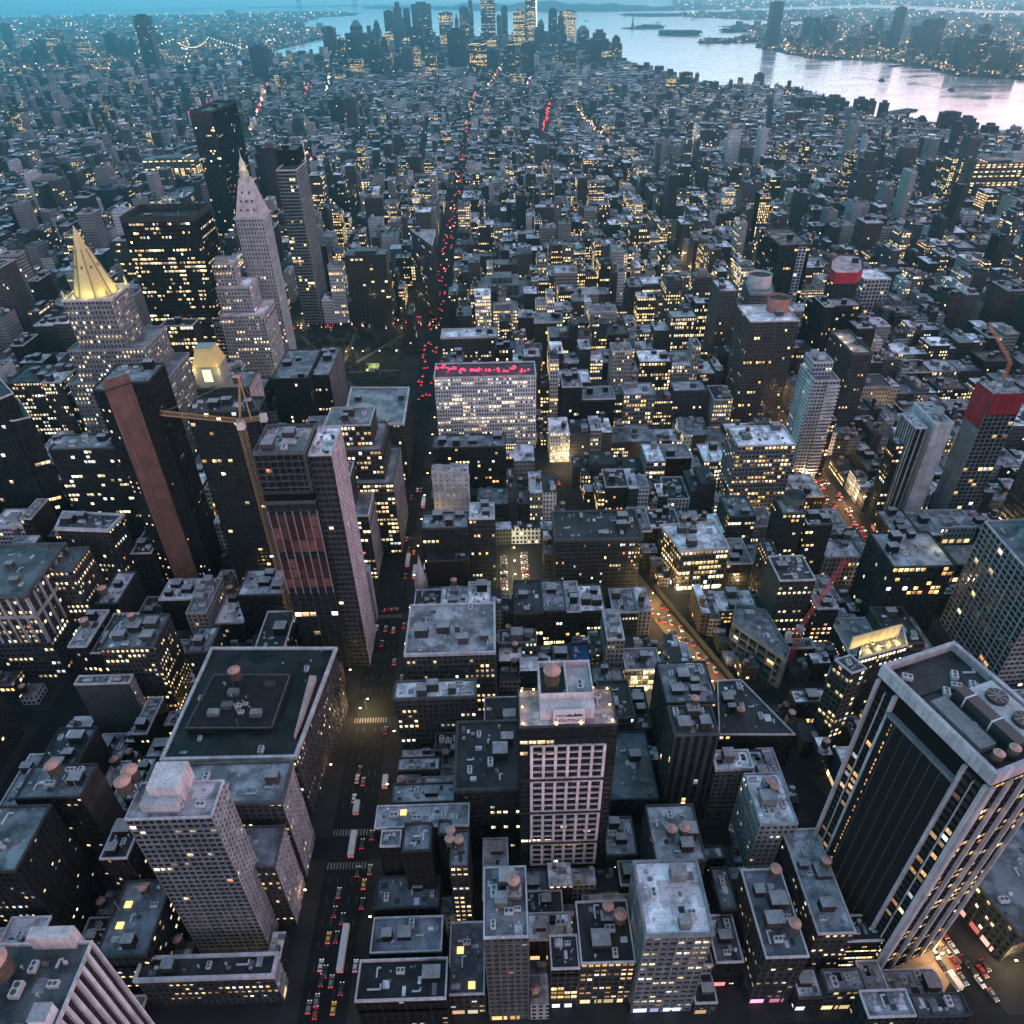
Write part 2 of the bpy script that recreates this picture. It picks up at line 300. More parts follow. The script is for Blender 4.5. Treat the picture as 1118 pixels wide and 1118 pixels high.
# ------------------------------------------------------------------ lit rooms
def lit_colors(nu, nv, lit, warm=0.5, row=1.0):
    warm = float(np.clip(warm + rng.normal(0, .18), .1, .95))
    """(nu*nv,3) emission; whole floors tend to be lit together"""
    fl = rng.random(nv) ** 2 * 2.4 * row + 0.25 + (1 - row) * 0.55
    rl_ = int(rng.integers(2, 7)); run = np.repeat(rng.random((nu // rl_ + 1, nv)), rl_, 0)[:nu]                # neighbouring rooms share a switch
    r = 0.35 * rng.random((nu, nv)) + 0.65 * run
    thr = np.quantile(r, min(0.97, lit)) if lit > 0 else -1
    on = r < thr * np.minimum(1.6, np.sqrt(fl))[None, :]
    t = np.clip(rng.random((nu, nv)) * 0.8 + warm - 0.4, 0, 1)[..., None]
    c = (1 - t) * np.array([1.0, 0.84, 0.56]) + t * np.array([1.0, 0.56, 0.18])
    k = rng.random((nu, nv, 1)); c = np.where(k < .10, np.array([.80, .92, 1.0]), np.where(k > .965, np.array([1.0, .35, .12]), c))
    c = c * np.clip(rng.lognormal(-.15, 0.55, (nu, nv)) * np.repeat(rng.lognormal(0, .45, (nu // rl_ + 1, nv)), rl_, 0)[:nu], 0.12, 3.0)[..., None] * on[..., None] * 1.6
    return c.reshape(-1, 3)

def tone(c):
    c = np.asarray(c, float); c = .6 * c + .4 * c.mean(); return c * np.array([.88, 1.0, 1.10]) * (.26 if c.max() < .26 else .26 + .74 * min(1, (c.max() - .26) / .20))
def relief(mw, mp, a, b, z0, z1, S, seed=0):
    """one facade from a to b (2D, outward to the right): a wall with real openings in mw, the panes in mp; returns pane centres"""
    a = np.asarray(a, float); b = np.asarray(b, float); Lg = np.hypot(*(b - a))
    t = (b - a) / Lg; n = np.array([t[1], -t[0]])
    pu, pv, wu, wv, lit, col = S['pu'], S['pv'], S['wu'] if S['wu'] > .85 or S['wu'] < .1 else min(.84, S['wu'] * 1.14), S['wv'] if S['wv'] > .85 or S['wv'] < .1 else min(.82, S['wv'] * 1.12), S['lit'] * .8, tone(S['col'])
    nu = max(1, int(round(Lg / pu))); nv = max(1, int(round((z1 - z0) / pv))); du = Lg / nu; dv = (z1 - z0) / nv; rd = S.get('rd', 0.35)
    I, J = np.meshgrid(np.arange(nu), np.arange(nv), indexing='ij'); I = I.ravel(); J = J.ravel()
    def P(u, v, d): # -> (k,3)
        u = np.asarray(u, float); v = np.asarray(v, float); q = a + u[:, None] * t - d * n
        return np.c_[q, z0 + v]
    u0 = I * du; u1 = u0 + du; v0 = J * dv; v1 = v0 + dv
    a0 = u0 + du * (1 - wu) / 2; a1 = u1 - du * (1 - wu) / 2; b0 = v0 + dv * (1 - wv) * 0.45; b1 = b0 + dv * wv
    Q = lambda A, B, C, D: np.stack([A, B, C, D], 1)
    cc = np.clip(col[None] * (1 + 0.10 * rng.standard_normal(len(I)))[:, None], 0.003, 0.9)
    if wu < 0.995:
        for x0, x1 in ((u0, a0), (a1, u1)): mw.quads(Q(P(x0, v0, 0), P(x1, v0, 0), P(x1, v1, 0), P(x0, v1, 0)), col)
        mw.quads(Q(P(a0, b0, 0), P(a0, b0, rd), P(a0, b1, rd), P(a0, b1, 0)), col); mw.quads(Q(P(a1, b0, rd), P(a1, b0, 0), P(a1, b1, 0), P(a1, b1, rd)), col)
    if wv < 0.995:
        sp = S.get('sp'); c2 = col if sp is None else tone(sp)
        for y0, y1 in ((v0, b0), (b1, v1)): mw.quads(Q(P(a0, y0, 0), P(a1, y0, 0), P(a1, y1, 0), P(a0, y1, 0)), c2)
        mw.quads(Q(P(a0, b0, 0), P(a1, b0, 0), P(a1, b0, rd), P(a0, b0, rd)), np.minimum(col * 1.15, .9)); mw.quads(Q(P(a0, b1, rd), P(a1, b1, rd), P(a1, b1, 0), P(a0, b1, 0)), col)
    m_ = S.get('bay', int(rng.integers(2, 5))) if wu < .9 and nu > 3 and du < 6 else 0
    def proj(ua, ub, va, vb, d):
        ua, ub, va, vb = (np.atleast_1d(np.asarray(x, float)) for x in (ua, ub, va, vb)); cl = np.minimum(col * 1.12 + .004, .8)
        mw.quads(Q(P(ua, va, -d), P(ub, va, -d), P(ub, vb, -d), P(ua, vb, -d)), cl); mw.quads(Q(P(ua, va, .0), P(ua, va, -d), P(ua, vb, -d), P(ua, vb, .0)), cl); mw.quads(Q(P(ub, va, -d), P(ub, va, .0), P(ub, vb, .0), P(ub, vb, -d)), cl)
        mw.quads(Q(P(ua, vb, -d), P(ub, vb, -d), P(ub, vb, .0), P(ua, vb, .0)), cl)
    if m_:
        k = np.arange(0, nu + 1, m_) * du; w_ = min(.34, du * (1 - wu) * .42); proj(np.clip(k - w_, 0, Lg), np.clip(k + w_, 0, Lg), np.zeros(len(k)), np.full(len(k), z1 - z0 - .3), .28)
    if nv > 5 and wv < .9:
        js = np.array([2, nv - int(rng.integers(1, 3)), int(rng.integers(3, nv))][:int(rng.integers(2, 4))]) * dv; gap = dv * (1 - wv) * .2; proj(np.zeros(len(js)), np.full(len(js), Lg), js - gap, js + gap, .42)
    pq = Q(P(a0, b0, rd), P(a1, b0, rd), P(a1, b1, rd), P(a0, b1, rd))
    lc = lit_colors(nu, nv, lit, S.get('warm', 0.5), S.get('row', 1.0))
    if 'litz' in S:                                       # lit only between two heights
        zc = z0 + (b0 + b1) / 2; lc = lc * ((zc > S['litz'][0]) & (zc < S['litz'][1]))[:, None]
    mp.append((pq, lc))

def flat_wall(mb, a, b, z0, z1, S, seed):
    a = np.asarray(a, float); b = np.asarray(b, float); Lg = float(np.hypot(*(b - a)))
    mb.quads([[[*a, z0], [*b, z0], [*b, z1], [*a, z1]]], tone(S['col']), uv=[[[0, z0], [Lg, z0], [Lg, z1], [0, z1]]], p1=(S['pu'], S['pv'], seed), p2=(S['lit'], S['wu'], S['wv']))
def ccw(p):
    p = np.asarray(p, float); x, y = p[:, 0], p[:, 1]
    return p if np.sum(x * np.roll(y, -1) - np.roll(x, -1) * y) > 0 else p[::-1]
def inset(p, d):
    p = ccw(p); n = len(p); o = []
    for i in range(n):
        a, b, c = p[i - 1], p[i], p[(i + 1) % n]
        e1 = (b - a) / np.hypot(*(b - a)); e2 = (c - b) / np.hypot(*(c - b)); n1 = np.array([-e1[1], e1[0]]); n2 = np.array([-e2[1], e2[0]])
        k = 1 + n1 @ n2; o.append(b + (n1 + n2) * d / max(k, 0.35))
    return np.array(o)
def st(col, pu=3.2, pv=3.5, wu=0.5, wv=0.5, lit=0.15, **k): return dict(col=col, pu=pu, pv=pv, wu=wu, wv=wv, lit=lit, **k)
BRICK = (0.10, 0.055, 0.045); DBRICK = (0.055, 0.042, 0.040); LIME = (0.34, 0.31, 0.30); GREY = (0.17, 0.17, 0.18); DGLASS = (0.025, 0.030, 0.034); WHITE = (0.58, 0.55, 0.56); TAN = (0.24, 0.185, 0.15); CREAM = (0.40, 0.34, 0.29); DGREY = (0.075, 0.08, 0.085); PINK = (0.42, 0.32, 0.31)

# ---- rooftop furniture (shared meshes, copied as parts)
def tank_proto():
    r = empty('water_tank', (0, 0, 0))
    b = MB().cone((0, 0), 1.9, 1.9, 3.2, 7.0, 14, (0.10, 0.075, 0.06))
    for z in (3.6, 4.6, 5.6, 6.5): b.cone((0, 0), 1.95, 1.95, z, z + 0.1, 14, (0.05, 0.045, 0.04))
    b.build('barrel', M_WALL, r)
    MB().cone((0, 0), 2.15, 0.0, 7.0, 8.5, 16, (0.46, 0.27, 0.23)).build('tank_cap', M_WALL, r)  # cap colour holds the pink of the western glow
    for x in (-1.3, 1.3):
        for y in (-1.3, 1.3): MB().bar((x, y, 0), (x * .9, y * .9, 3.25), 0.14, (0.05, 0.05, 0.05)).build('leg', M_PAINT, r)
    return r
TANK = tank_proto()
UNIT = MB().box(-1.6, 1.6, -1.0, 1.0, 0.3, 1.9, (0.42, 0.43, 0.45)).box(-1.5, -1.3, -.9, .9, 0, .3, (.1, .1, .1)).box(1.3, 1.5, -.9, .9, 0, .3, (.1, .1, .1)).cone((-.75, 0), .6, .6, 1.9, 2.05, 10, (0.05, 0.05, 0.05)).cone((.75, 0), .6, .6, 1.9, 2.05, 10, (0.05, 0.05, 0.05)).build('air_unit', M_PAINT)
PIPE = MB().cone((0, 0), .22, .22, 0, 1.6, 8, (.3, .3, .31)).cone((0, 0), .4, .4, 1.5, 1.9, 8, (.3, .3, .31)).build('vent_pipe', M_PAINT)
KIDS[TANK.name] = list(TANK.children)
PROTOS = [UNIT, PIPE, TANK, *TANK.children]
def put(proto, parent, x, y, z, s=1.0, rot=0.0):
    c = copy_tree(proto, parent); c.location = (x - parent.location.x, y - parent.location.y, z - parent.location.z); c.scale = (s, s, s); c.rotation_euler = (0, 0, rot); return c

UV1 = np.array([[[0, 0], [1, 0], [1, 1], [0, 1]]], float)
FOOT = []                                                    # footprints taken by the buildings placed one by one
def inpoly(p, x, y):
    c = False; n = len(p)
    for i in range(n):
        a, b = p[i], p[i - 1]
        if (a[1] > y) != (b[1] > y) and x < (b[0] - a[0]) * (y - a[1]) / (b[1] - a[1]) + a[0]: c = not c
    return c
def furnish(root, poly, z, tanks=0, bulks=1, units=2, seed=0, col=GREY, skylit=0, pipes=0):
    """bulkheads, tanks, air units at random free spots of a roof"""
    r = random.Random(seed); p = inset(poly, 1.2); lo, hi = p.min(0), p.max(0); got = []
    def spot(m):
        for _ in range(40):
            x = r.uniform(lo[0], hi[0]); y = r.uniform(lo[1], hi[1])
            if all(inpoly(p, x + i * m, y + j * m) for i in (-1, 1) for j in (-1, 1)) and all(math.hypot(x - a, y - b) > m + k for a, b, k in got): got.append((x, y, m)); return x, y
    for k in range(bulks):
        m = r.uniform(1.8, 3.4); s_ = spot(m)
        if s_:
            h = r.uniform(2.6, 5.5); mb = MB(); w_, d_ = m, m * r.uniform(.6, 1); c = tone(col) * r.uniform(.7, 1.4)
            mb.box(s_[0] - w_, s_[0] + w_, s_[1] - d_, s_[1] + d_, z, z + h, c); mb.box(s_[0] - w_ - .15, s_[0] + w_ + .15, s_[1] - d_ - .15, s_[1] + d_ + .15, z + h, z + h + .25, (.26, .26, .28)); mb.build('bulkhead', M_WALL, root, root.location)
            if tanks > 0 and w_ > 2.2 and r.random() < .6: put(TANK, root, s_[0], s_[1], z + h + .25, r.uniform(.8, 1.1)); tanks -= 1
    for k in range(tanks):
        s_ = spot(2.0)
        if s_: put(TANK, root, *s_, z, r.uniform(.85, 1.2), r.uniform(0, 1))
    for k in range(units):
        s_ = spot(1.5)
        if s_: put(UNIT, root, *s_, z, r.uniform(.7, 1.2), r.choice((0, 1.5708)))
    for k in range(pipes):
        s_ = spot(.5)
        if s_: put(PIPE, root, *s_, z, r.uniform(.7, 1.3))
    if root.location.y < 480 and len(poly) >= 4:
        for k in range(r.randint(3, 5)):                          # patches of newer felt
            s_ = spot(1.0)
            if s_: a_, b_ = r.uniform(.6, 1.6), r.uniform(.6, 2.2); MB().box(s_[0] - a_, s_[0] + a_, s_[1] - b_, s_[1] + b_, z + .004, z + .02, np.array(r.choice(((.5, .5, .55), (.04, .04, .045), (.2, .2, .23))))).build('roof_patch', M_ROOF, root, root.location)
        for k in range(r.randint(1, 3)):
            s_ = spot(1.4)
            if s_:
                l_ = r.uniform(2, 5); dx, dy = (l_, 0) if r.random() < .5 else (0, l_); e_ = (s_[0] + dx, s_[1] + dy)
                if inpoly(p, *e_): MB().obox(s_, e_, .3, z + .3, z + .85, (.36, .37, .40)).obox(e_, (e_[0] + dy * .4, e_[1] + dx * .4), .28, z + .3, z + .8, (.34, .35, .38)).build('air_duct', M_PAINT, root, root.location)
        for k in range(r.randint(2, 5)):
            s_ = spot(.7)
            if s_: a_ = r.uniform(.35, .8); MB().box(s_[0] - a_, s_[0] + a_, s_[1] - a_ * .7, s_[1] + a_ * .7, z, z + r.uniform(.6, 1.6), np.array((.3, .3, .33)) * r.uniform(.3, 1.7)).build('vent_box', M_WALL, root, root.location)
        if r.random() < .5:
            s_ = spot(.5)
            if s_: MB().bar((*s_, z), (*s_, z + r.uniform(4, 8)), .07, (.3, .3, .3)).build('antenna', M_PAINT, root, root.location)
    for k in range(skylit):
        s_ = spot(1.6)
        if s_: MB().box(s_[0] - 1.3, s_[0] + 1.3, s_[1] - 1.2, s_[1] + 1.2, z, z + .7, (.9, .6, .22)).build('skylight', M_GLOWA, root, root.location)

def bld(name, label, cat, poly, h, S, tiers=(), roof=(0.22, 0.22, 0.25), par=1.0, winobj=False, tanks=0, bulks=1, units=2, skylit=0, cornice=None, shop=None, group=None, S2=None, near=True, z0=0.0, edges=None, pipes=2):
    """a building: poly = footprint; tiers = [(poly, top, style or None)] set-back blocks above it. edges: {edge index: style or None for blank wall}"""
    poly = ccw(poly); c = poly.mean(0); root = empty(name, (c[0], c[1], z0), label, cat, group); seed = rng.integers(1, 9999)
    mp = []; zb = z0
    levels = [(poly, h, S)] + [(ccw(p), t, s_ or S) for p, t, s_ in tiers]
    for li, (p, top, s_) in enumerate(levels):
        mw = MB(); n = len(p); base = z0 if li == 0 else levels[li - 1][1]
        if li and not inpoly(levels[li - 1][0], *p.mean(0)): base = z0
        for i in range(n):
            a, b = p[i], p[(i + 1) % n]; mid = (a + b) / 2; t = b - a; nrm = np.array([t[1], -t[0]]); se = s_
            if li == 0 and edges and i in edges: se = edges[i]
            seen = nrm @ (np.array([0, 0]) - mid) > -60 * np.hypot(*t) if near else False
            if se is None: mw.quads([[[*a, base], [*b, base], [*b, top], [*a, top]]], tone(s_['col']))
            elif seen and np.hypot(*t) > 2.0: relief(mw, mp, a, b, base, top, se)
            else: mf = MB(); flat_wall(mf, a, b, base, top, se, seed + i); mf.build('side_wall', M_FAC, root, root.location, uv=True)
        if mw.q: mw.build('wall' if li == 0 else 'setback', M_WALL, root, root.location)
        pin = inset(p, 0.45); MB().poly([[*x, top] for x in pin], np.array(roof) * (0.85 + 0.3 * rng.random())).build('roof', M_ROOF, root, root.location)
        if par > 0:
            pale_ = rng.random() < .5 and par < 2
            pm = MB(); o = inset(p, -0.12 if cornice is None else -cornice); cc = np.array((.44, .43, .46)) if pale_ else np.minimum(tone(s_['col']) * 1.15 + .03, .6)
            for i in range(n):
                j = (i + 1) % n; zt = top + par; zl = top - (.05 if cornice is None else .9)
                pm.quads([[[*o[i], zl], [*o[j], zl], [*o[j], zt], [*o[i], zt]], [[*pin[j], top - .02], [*pin[i], top - .02], [*pin[i], zt], [*pin[j], zt]], [[*o[i], zt], [*o[j], zt], [*pin[j], zt], [*pin[i], zt]], [[*o[j], zl], [*o[i], zl], [*p[i], zl], [*p[j], zl]]], cc)
            pm.build('parapet' if cornice is None else 'cornice', M_WALL, root, root.location)
        if li == len(levels) - 1: furnish(root, p, top, tanks, bulks, units, int(seed), s_['col'], skylit, pipes)
    if mp:
        Q = np.concatenate([m[0] for m in mp]); C = np.concatenate([m[1] for m in mp])
        sel = np.zeros(len(Q), bool)
        if winobj:
            pp = pr(Q.reshape(-1, 3)).reshape(-1, 4, 3); x, y = pp[..., 0], pp[..., 1]
            area = -0.5 * np.sum(x * np.roll(y, -1, 1) - np.roll(x, -1, 1) * y, 1)
            ok = (x.min(1) > 0) & (x.max(1) < 1118) & (y.min(1) > 0) & (y.max(1) < 1118); area = np.where(ok, area, 0) * (1 + 2.0 * (C.max(1) > 0))
            sel[np.argsort(-area)[:100]] = True; sel &= area > 0
            for k in np.nonzero(sel)[0]: MB().quads(Q[k], C[k], uv=UV1 + [k % 977, 0]).build('window', M_PANE, root, root.location, uv=True)
        if (~sel).any(): tag(MB().quads(Q[~sel], C[~sel], uv=np.tile(UV1, ((~sel).sum(), 1, 1)) + np.stack([np.arange((~sel).sum()) % 977, np.zeros((~sel).sum())], 1)[:, None]).build('window', M_PANE, root, root.location, uv=True), kind='stuff')
    if shop:                                                     # lit shop fronts at the foot of edge k
        for k, colr in shop:
            a, b = poly[k], poly[(k + 1) % len(poly)]; t = (b - a) / np.hypot(*(b - a)); n_ = np.array([t[1], -t[0]]); Lg = np.hypot(*(b - a)); u = 0.8
            while u < Lg - 4:
                wd = random.uniform(2.5, 6); q0 = a + t * u + n_ * .06; q1 = a + t * min(u + wd, Lg - .5) + n_ * .06; f = random.uniform(.3, 1.5)
                MB().quads([[[*q0, .5], [*q1, .5], [*q1, 3.6], [*q0, 3.6]]], np.array(colr if random.random() < .7 else random.choice([(1, .25, .2), (1, .9, .7), (.6, .7, 1)])) * f).build('shop_window', M_GLOWA, root, root.location); u += wd + random.uniform(.5, 2.5)
    FOOT.append((poly, max(l[1] for l in levels))); return root
def P(h, *px): return [tuple(un(x, y, h)[:2]) for x, y in px]
def boxp(h, nl, nr, far):
    """footprint on the street grid from its roof: near-left, near-right, one far corner (photo pixels)"""
    a, b, c = un(*nl, h), un(*nr, h), un(*far, h); y0 = (a[1] + b[1]) / 2; return [(a[0], y0), (b[0], y0), (b[0], c[1]), (a[0], c[1])]

# ================================================================== THE SETTING
AV = [-1290, -1040, -840, -640, -510, -385, -245, -75, 250, 530, 810, 1090, 1370]          # avenue centre lines
def street(k): return 184 + (31 - k) * 80.5                                                   # street k's centre line
def land(name, pts, z=0.0, col=(0.011, 0.012, 0.014), depth=3.0):
    p = ccw([q[:2] for q in pts]); mb = MB().prism(p, z - depth, z, col)
    return tag(mb.build(name, M_DIRT), kind='structure')
MANH = [(-3600, -400), (2300, -400), (1900, 1300)] + [tuple(un(x, y)[:2]) for x, y in
    ((1150, 160), (1118, 152), (1088, 148), (1060, 144), (1000, 133), (960, 128), (929, 124), (921, 113), (865, 99), (833, 95), (794, 98), (756, 91), (735, 83), (714, 79), (690, 70), (679, 69), (668, 65), (640, 54), (600, 48), (560, 45), (500, 45), (450, 48), (420, 52), (400, 56), (372, 59), (352, 63), (311, 66), (292, 63), (277, 71), (218, 79), (207, 80), (190, 82))] + [(-3600, 4300)]
land('ground', MANH)
BKLYN = [tuple(un(x, y)[:2]) for x, y in ((-120, 83), (190, 78), (207, 72), (236, 68), (273, 64), (291, 57), (310, 52), (352, 42), (371, 39), (352, 31), (318, 28), (350, 19), (385, 17), (394, 14.5), (372, 12.5), (310, 12.5), (230, 15.5), (110, 17), (0, 19), (-120, 21))]
land('brooklyn_ground', BKLYN, 0.0)
NJ = [tuple(un(x, y)[:2]) for x, y in ((1300, 112), (1118, 87), (1075, 84), (1045, 83), (1010, 73), (980, 68.5), (940, 65), (893, 64), (860, 59), (843, 54.5), (824, 51.5), (836, 45), (786, 47.5), (760, 46.5), (786, 44), (811, 40.5), (819, 36.5), (805, 30.5), (783, 28.5), (830, 27.5), (900, 27), (915, 24.5), (880, 23.5), (854, 23), (800, 20.5), (760, 19), (742, 17.5), (742, 14), (800, 12.5), (870, 11), (920, 9), (947, 8), (1010, 12.5), (1060, 15), (1130, 17.5), (1300, 20))]
land('new_jersey_ground', NJ)
FARNJ = [tuple(un(x, y)[:2]) for x, y in ((735, 11.5), (800, 9.5), (860, 7.5), (947, 4.5), (1010, 6.5), (1060, 9.5), (1130, 12), (1320, 16), (1330, -16.5), (1000, -11), (735, -5))]
land('far_shore_ground', FARNJ)
land('island', [un(x, y) for x, y in ((678, 31), (690, 29.6), (706, 28.6), (722, 29.5), (725, 30.5), (710, 31.6), (690, 32))], 2)
land('island', [un(x, y) for x, y in ((718, 38), (727, 35.5), (745, 34.5), (760, 36), (764, 38), (750, 39.5), (730, 39.5))], 2)
land('island', [un(x, y) for x, y in ((676, 16), (690, 14.6), (720, 15.5), (742, 14.5), (742, 17.8), (705, 18.3), (688, 17.6))], 2)
wb = MB(); wb.poly([(-60000 + 0, -800, -2), (60000, -800, -2), (60000, 31000, -2), (-60000, 31000, -2)], (1, 1, 1)); tag(wb.build('water', M_WATER), kind='structure')
# hills across the lower bay
def ridge(pts, hgt, wid):
    mb = MB(); g = random.Random(3); prev = None; row = []
    for (px, py), h in zip(pts, hgt):
        b = un(px, py); d = b[:2] / np.hypot(*b[:2])
        row.append([np.r_[b[:2], -2], np.r_[b[:2] + d * wid * .3, h * .8], np.r_[b[:2] + d * wid * .6, h], np.r_[b[:2] + d * wid, -2]])
    for a, b in zip(row[:-1], row[1:]):
        for i in range(3): mb.quads([[a[i], b[i], b[i + 1], a[i + 1]]], (0.035, 0.045, 0.045))
    return tag(mb.build('hills', M_LEAF), kind='structure')
xs = np.arange(396, 742, 6.0)
ridge([(x, 9.5 + 3.3 * min(1, max(0, (x - 396) / 200)) - 1.0 * max(0, (x - 640) / 100)) for x in xs], [30 + 95 * math.exp(-((x - 590) / 95) ** 2) + 25 * math.sin(x / 13) * math.exp(-((x - 560) / 120) ** 2) + 12 * math.sin(x / 5) for x in xs], 2500)

# pavements: one raised slab per block
def bway(y): return 104 - 0.367 * (y - 313) if y < 800 else -74.7 - 0.36 * (y - 800)
PARK = (-232, -100, 596, 812)
pav = MB(); road_lit = []
for k in range(34, 12, -1):
    y0, y1 = street(k) + 5.5, street(k - 1) - 5.5
    if k == 23: y0 += 5
    if k == 24: y1 -= 5
    for x0, x1 in zip(AV[:-1], AV[1:]):
        a, b = x0 + 9.5, x1 - 9.5
        if y1 < 90 or a > 1500: continue
        xa, xb = bway(y0), bway(y1)
        if y0 < 790 and -75 < (xa + xb) / 2 < 250 and x0 == -75:
            w_ = 8.0
            l = [(a, y0), (max(a, xa - w_), y0), (max(a, xb - w_), y1), (a, y1)]; r = [(min(b, xa + w_), y0), (b, y0), (b, y1), (min(b, xb + w_), y1)]
            for q in (l, r):
                if abs(q[1][0] - q[0][0]) > 3: pav.prism(q, 0, 0.14, (0.022, 0.022, 0.024))
        else: pav.prism([(a, y0), (b, y0), (b, y1), (a, y1)], 0, 0.14, (0.022, 0.022, 0.024))
tag(pav.build('pavement', M_DIRT), kind='structure')
mk = MB()
for (cx, cy_, ww, dd) in ((-75, street(31) - 8, 26, 3.2), (-75, street(31) + 8, 26, 3.2), (-75, street(29) - 8, 26, 3.2), (-75, street(30) - 8, 26, 3.2), (-75, street(28) - 8, 26, 3.2)):
    for i in range(int(ww / 1.4)): mk.box(cx - ww / 2 + i * 1.4, cx - ww / 2 + i * 1.4 + .6, cy_ - dd / 2, cy_ + dd / 2, 0.004, 0.008, (0.17, 0.17, 0.17))
for k in (31, 30, 29):
    for i in range(8): mk.box(-96.5, -93, street(k) - 5 + i * 1.4, street(k) - 5 + i * 1.4 + .6, 0.004, 0.008, (0.17, 0.17, 0.17))
for x in (-81.5, -78, -71.8, -68.3):
    y = 60
    while y < 900:
        if min(abs(y - street(k)) for k in range(20, 34)) > 11: mk.box(x - .08, x + .08, y, y + 3, 0.004, 0.008, (0.14, 0.14, 0.14))
        y += 9
tag(mk.build('road_markings', M_DIRT), kind='structure')

# ================================================================== BUILDINGS PLACED ONE BY ONE
S_LOFT = st(TAN, 3.3, 3.9, .6, .58, .35)
# -- tower with the rooftop sign
def renting_tower():
    h = 105.0; p = boxp(h, (566.8, 795), (674.6, 792.5), (566.7, 753.5)); x0, x1 = p[0][0], p[1][0]; y0, y1 = p[0][1], p[2][1]
    W_ = x1 - x0
    root = bld('apartment_tower', 'dark glass tower with white window grid and lamp-ringed roof terrace carrying a renting sign', 'building', p, h,
        st((0.05, .055, .055), 3.1, 3.3, .8, .62, .05, rd=.2), roof=(0.50, 0.42, 0.42), par=0.8, bulks=0, units=0, pipes=0, winobj=True)
    # white concrete grid standing proud of the glass, three panels of five floors
    gx0, gx1 = x0 + W_ * .125, x0 + W_ * .885; nb = 6
    for zt, n in ((95, 5), (73.0, 5), (51.0, 5), (29, 4)):
        mb = MB(); zb = zt - n * 3.9
        for i in range(nb + 1):
            x = gx0 + (gx1 - gx0) * i / nb; mb.box(x - .55, x + .55, y0 - .7, y0 - .02, zb, zt, (0.60, 0.53, 0.56), bottom=True)
        for j in range(n + 1):
            z = zb + (zt - zb) * j / n
            for i in range(nb):
                xa = gx0 + (gx1 - gx0) * i / nb + .55; xb = gx0 + (gx1 - gx0) * (i + 1) / nb - .55
                mb.box(xa, xb, y0 - .6, y0 - .02, z - .3, z + .3, (0.50, 0.44, 0.47), bottom=True)
        mb.build('window_grid', M_WALL, root, root.location)
        MB().box(x0 - .25, x1 + .25, y0 - .35, y0 - .03, zb - 2.2, zb - .7, (0.03, 0.03, 0.03), bottom=True).build('dark_band', M_WALL, root, root.location)
    pk0, pk1 = x0 + W_ * .22, x0 + W_ * .77; ym = y0 + (y1 - y0) * .18
    MB().box(pk0, pk1, ym, y1 + 6, h, h + 6.0, (0.52, 0.47, 0.49)).build('penthouse', M_WALL, root, root.location)
    pm = MB()
    for a, b, c, d in ((pk0, pk0 + .5, ym + 5, y1 + 6), (pk1 - .5, pk1, ym + 5, y1 + 6), (pk0 + .5, pk1 - .5, y1 + 5.5, y1 + 6), ((pk0 + pk1) / 2, (pk0 + pk1) / 2 + .5, ym + 5, y1 + 5.4), (pk0 + .5, pk1 - .5, ym + 4.5, ym + 5)): pm.box(a, b, c, d, h + 6.0, h + 9.0, (0.52, 0.47, 0.49))
    pm.build('penthouse_parapet', M_WALL, root, root.location)
    MB().box(pk0 + .6, (pk0 + pk1) / 2 - .1, ym + 5.1, y1 + 5.4, h + 6.004, h + 6.05, (.03, .03, .03)).build('roof_well', M_ROOF, root, root.location)
    t = put(TANK, root, pk0 + W_ * .13, ym + 9, h + 6.0, 1.5); put(UNIT, root, pk1 - 4.5, ym + 9.5, h + 6, 1.2, 1.57); put(UNIT, root, pk1 - 9.5, ym + 7, h + 6, .7)
    # the sign: a board on the front of the penthouse, two painted lines
    sx0, sx1 = x0 + W_ * .345, x0 + W_ * .665
    bd = MB().box(sx0, sx1, ym - 2.2, ym - 1.4, h + .5, h + 7.6, (0.55, 0.50, 0.52), bottom=True).build('sign_board', M_PAINT, root, root.location)
    for s_, z, sz, al in (('RENTING', h + 1.6, 2.45, 'CENTER'), ('NOW', h + 4.4, 2.0, 'LEFT')):
        c = bpy.data.curves.new('lettering', 'FONT'); c.body = s_; c.size = sz; c.align_x = al; c.extrude = .05; c.space_character = 1.02
        o = bpy.data.objects.new('lettering', c); COL.objects.link(o); o.parent = bd; o.location = ((sx0 + sx1) / 2 - root.location.x if al == 'CENTER' else sx0 + 1.0 - root.location.x, ym - 2.27 - root.location.y, z - root.location.z); o.rotation_euler = (rad(90), 0, 0)
        bpy.context.view_layer.update(); me = bpy.data.meshes.new_from_object(o); n_ = bpy.data.objects.new('lettering', me); COL.objects.link(n_); n_.parent = bd; n_.location = o.location; n_.rotation_euler = o.rotation_euler; bpy.data.objects.remove(o)
        me.materials.clear(); me.materials.append(M_SIGN if s_ == 'RENTING' else M_SIGNW)
    sm = MB(); g = random.Random(4); x = sx0 + 4.6                                  # the brushed script after the first word
    while x < sx1 - 1.2:
        hh = g.uniform(.7, 1.7); sm.box(x, x + g.uniform(.35, .7), ym - 2.28, ym - 2.21, h + 4.4 + g.uniform(0, .25), h + 4.4 + hh, (.03, .03, .035)); x += .55
    sm.box(sx0 + 4.6, sx1 - 1.2, ym - 2.26, ym - 2.205, h + 4.75, h + 5.15, (.03, .03, .035)).build('brush_lettering', M_PAINT, bd, root.location)
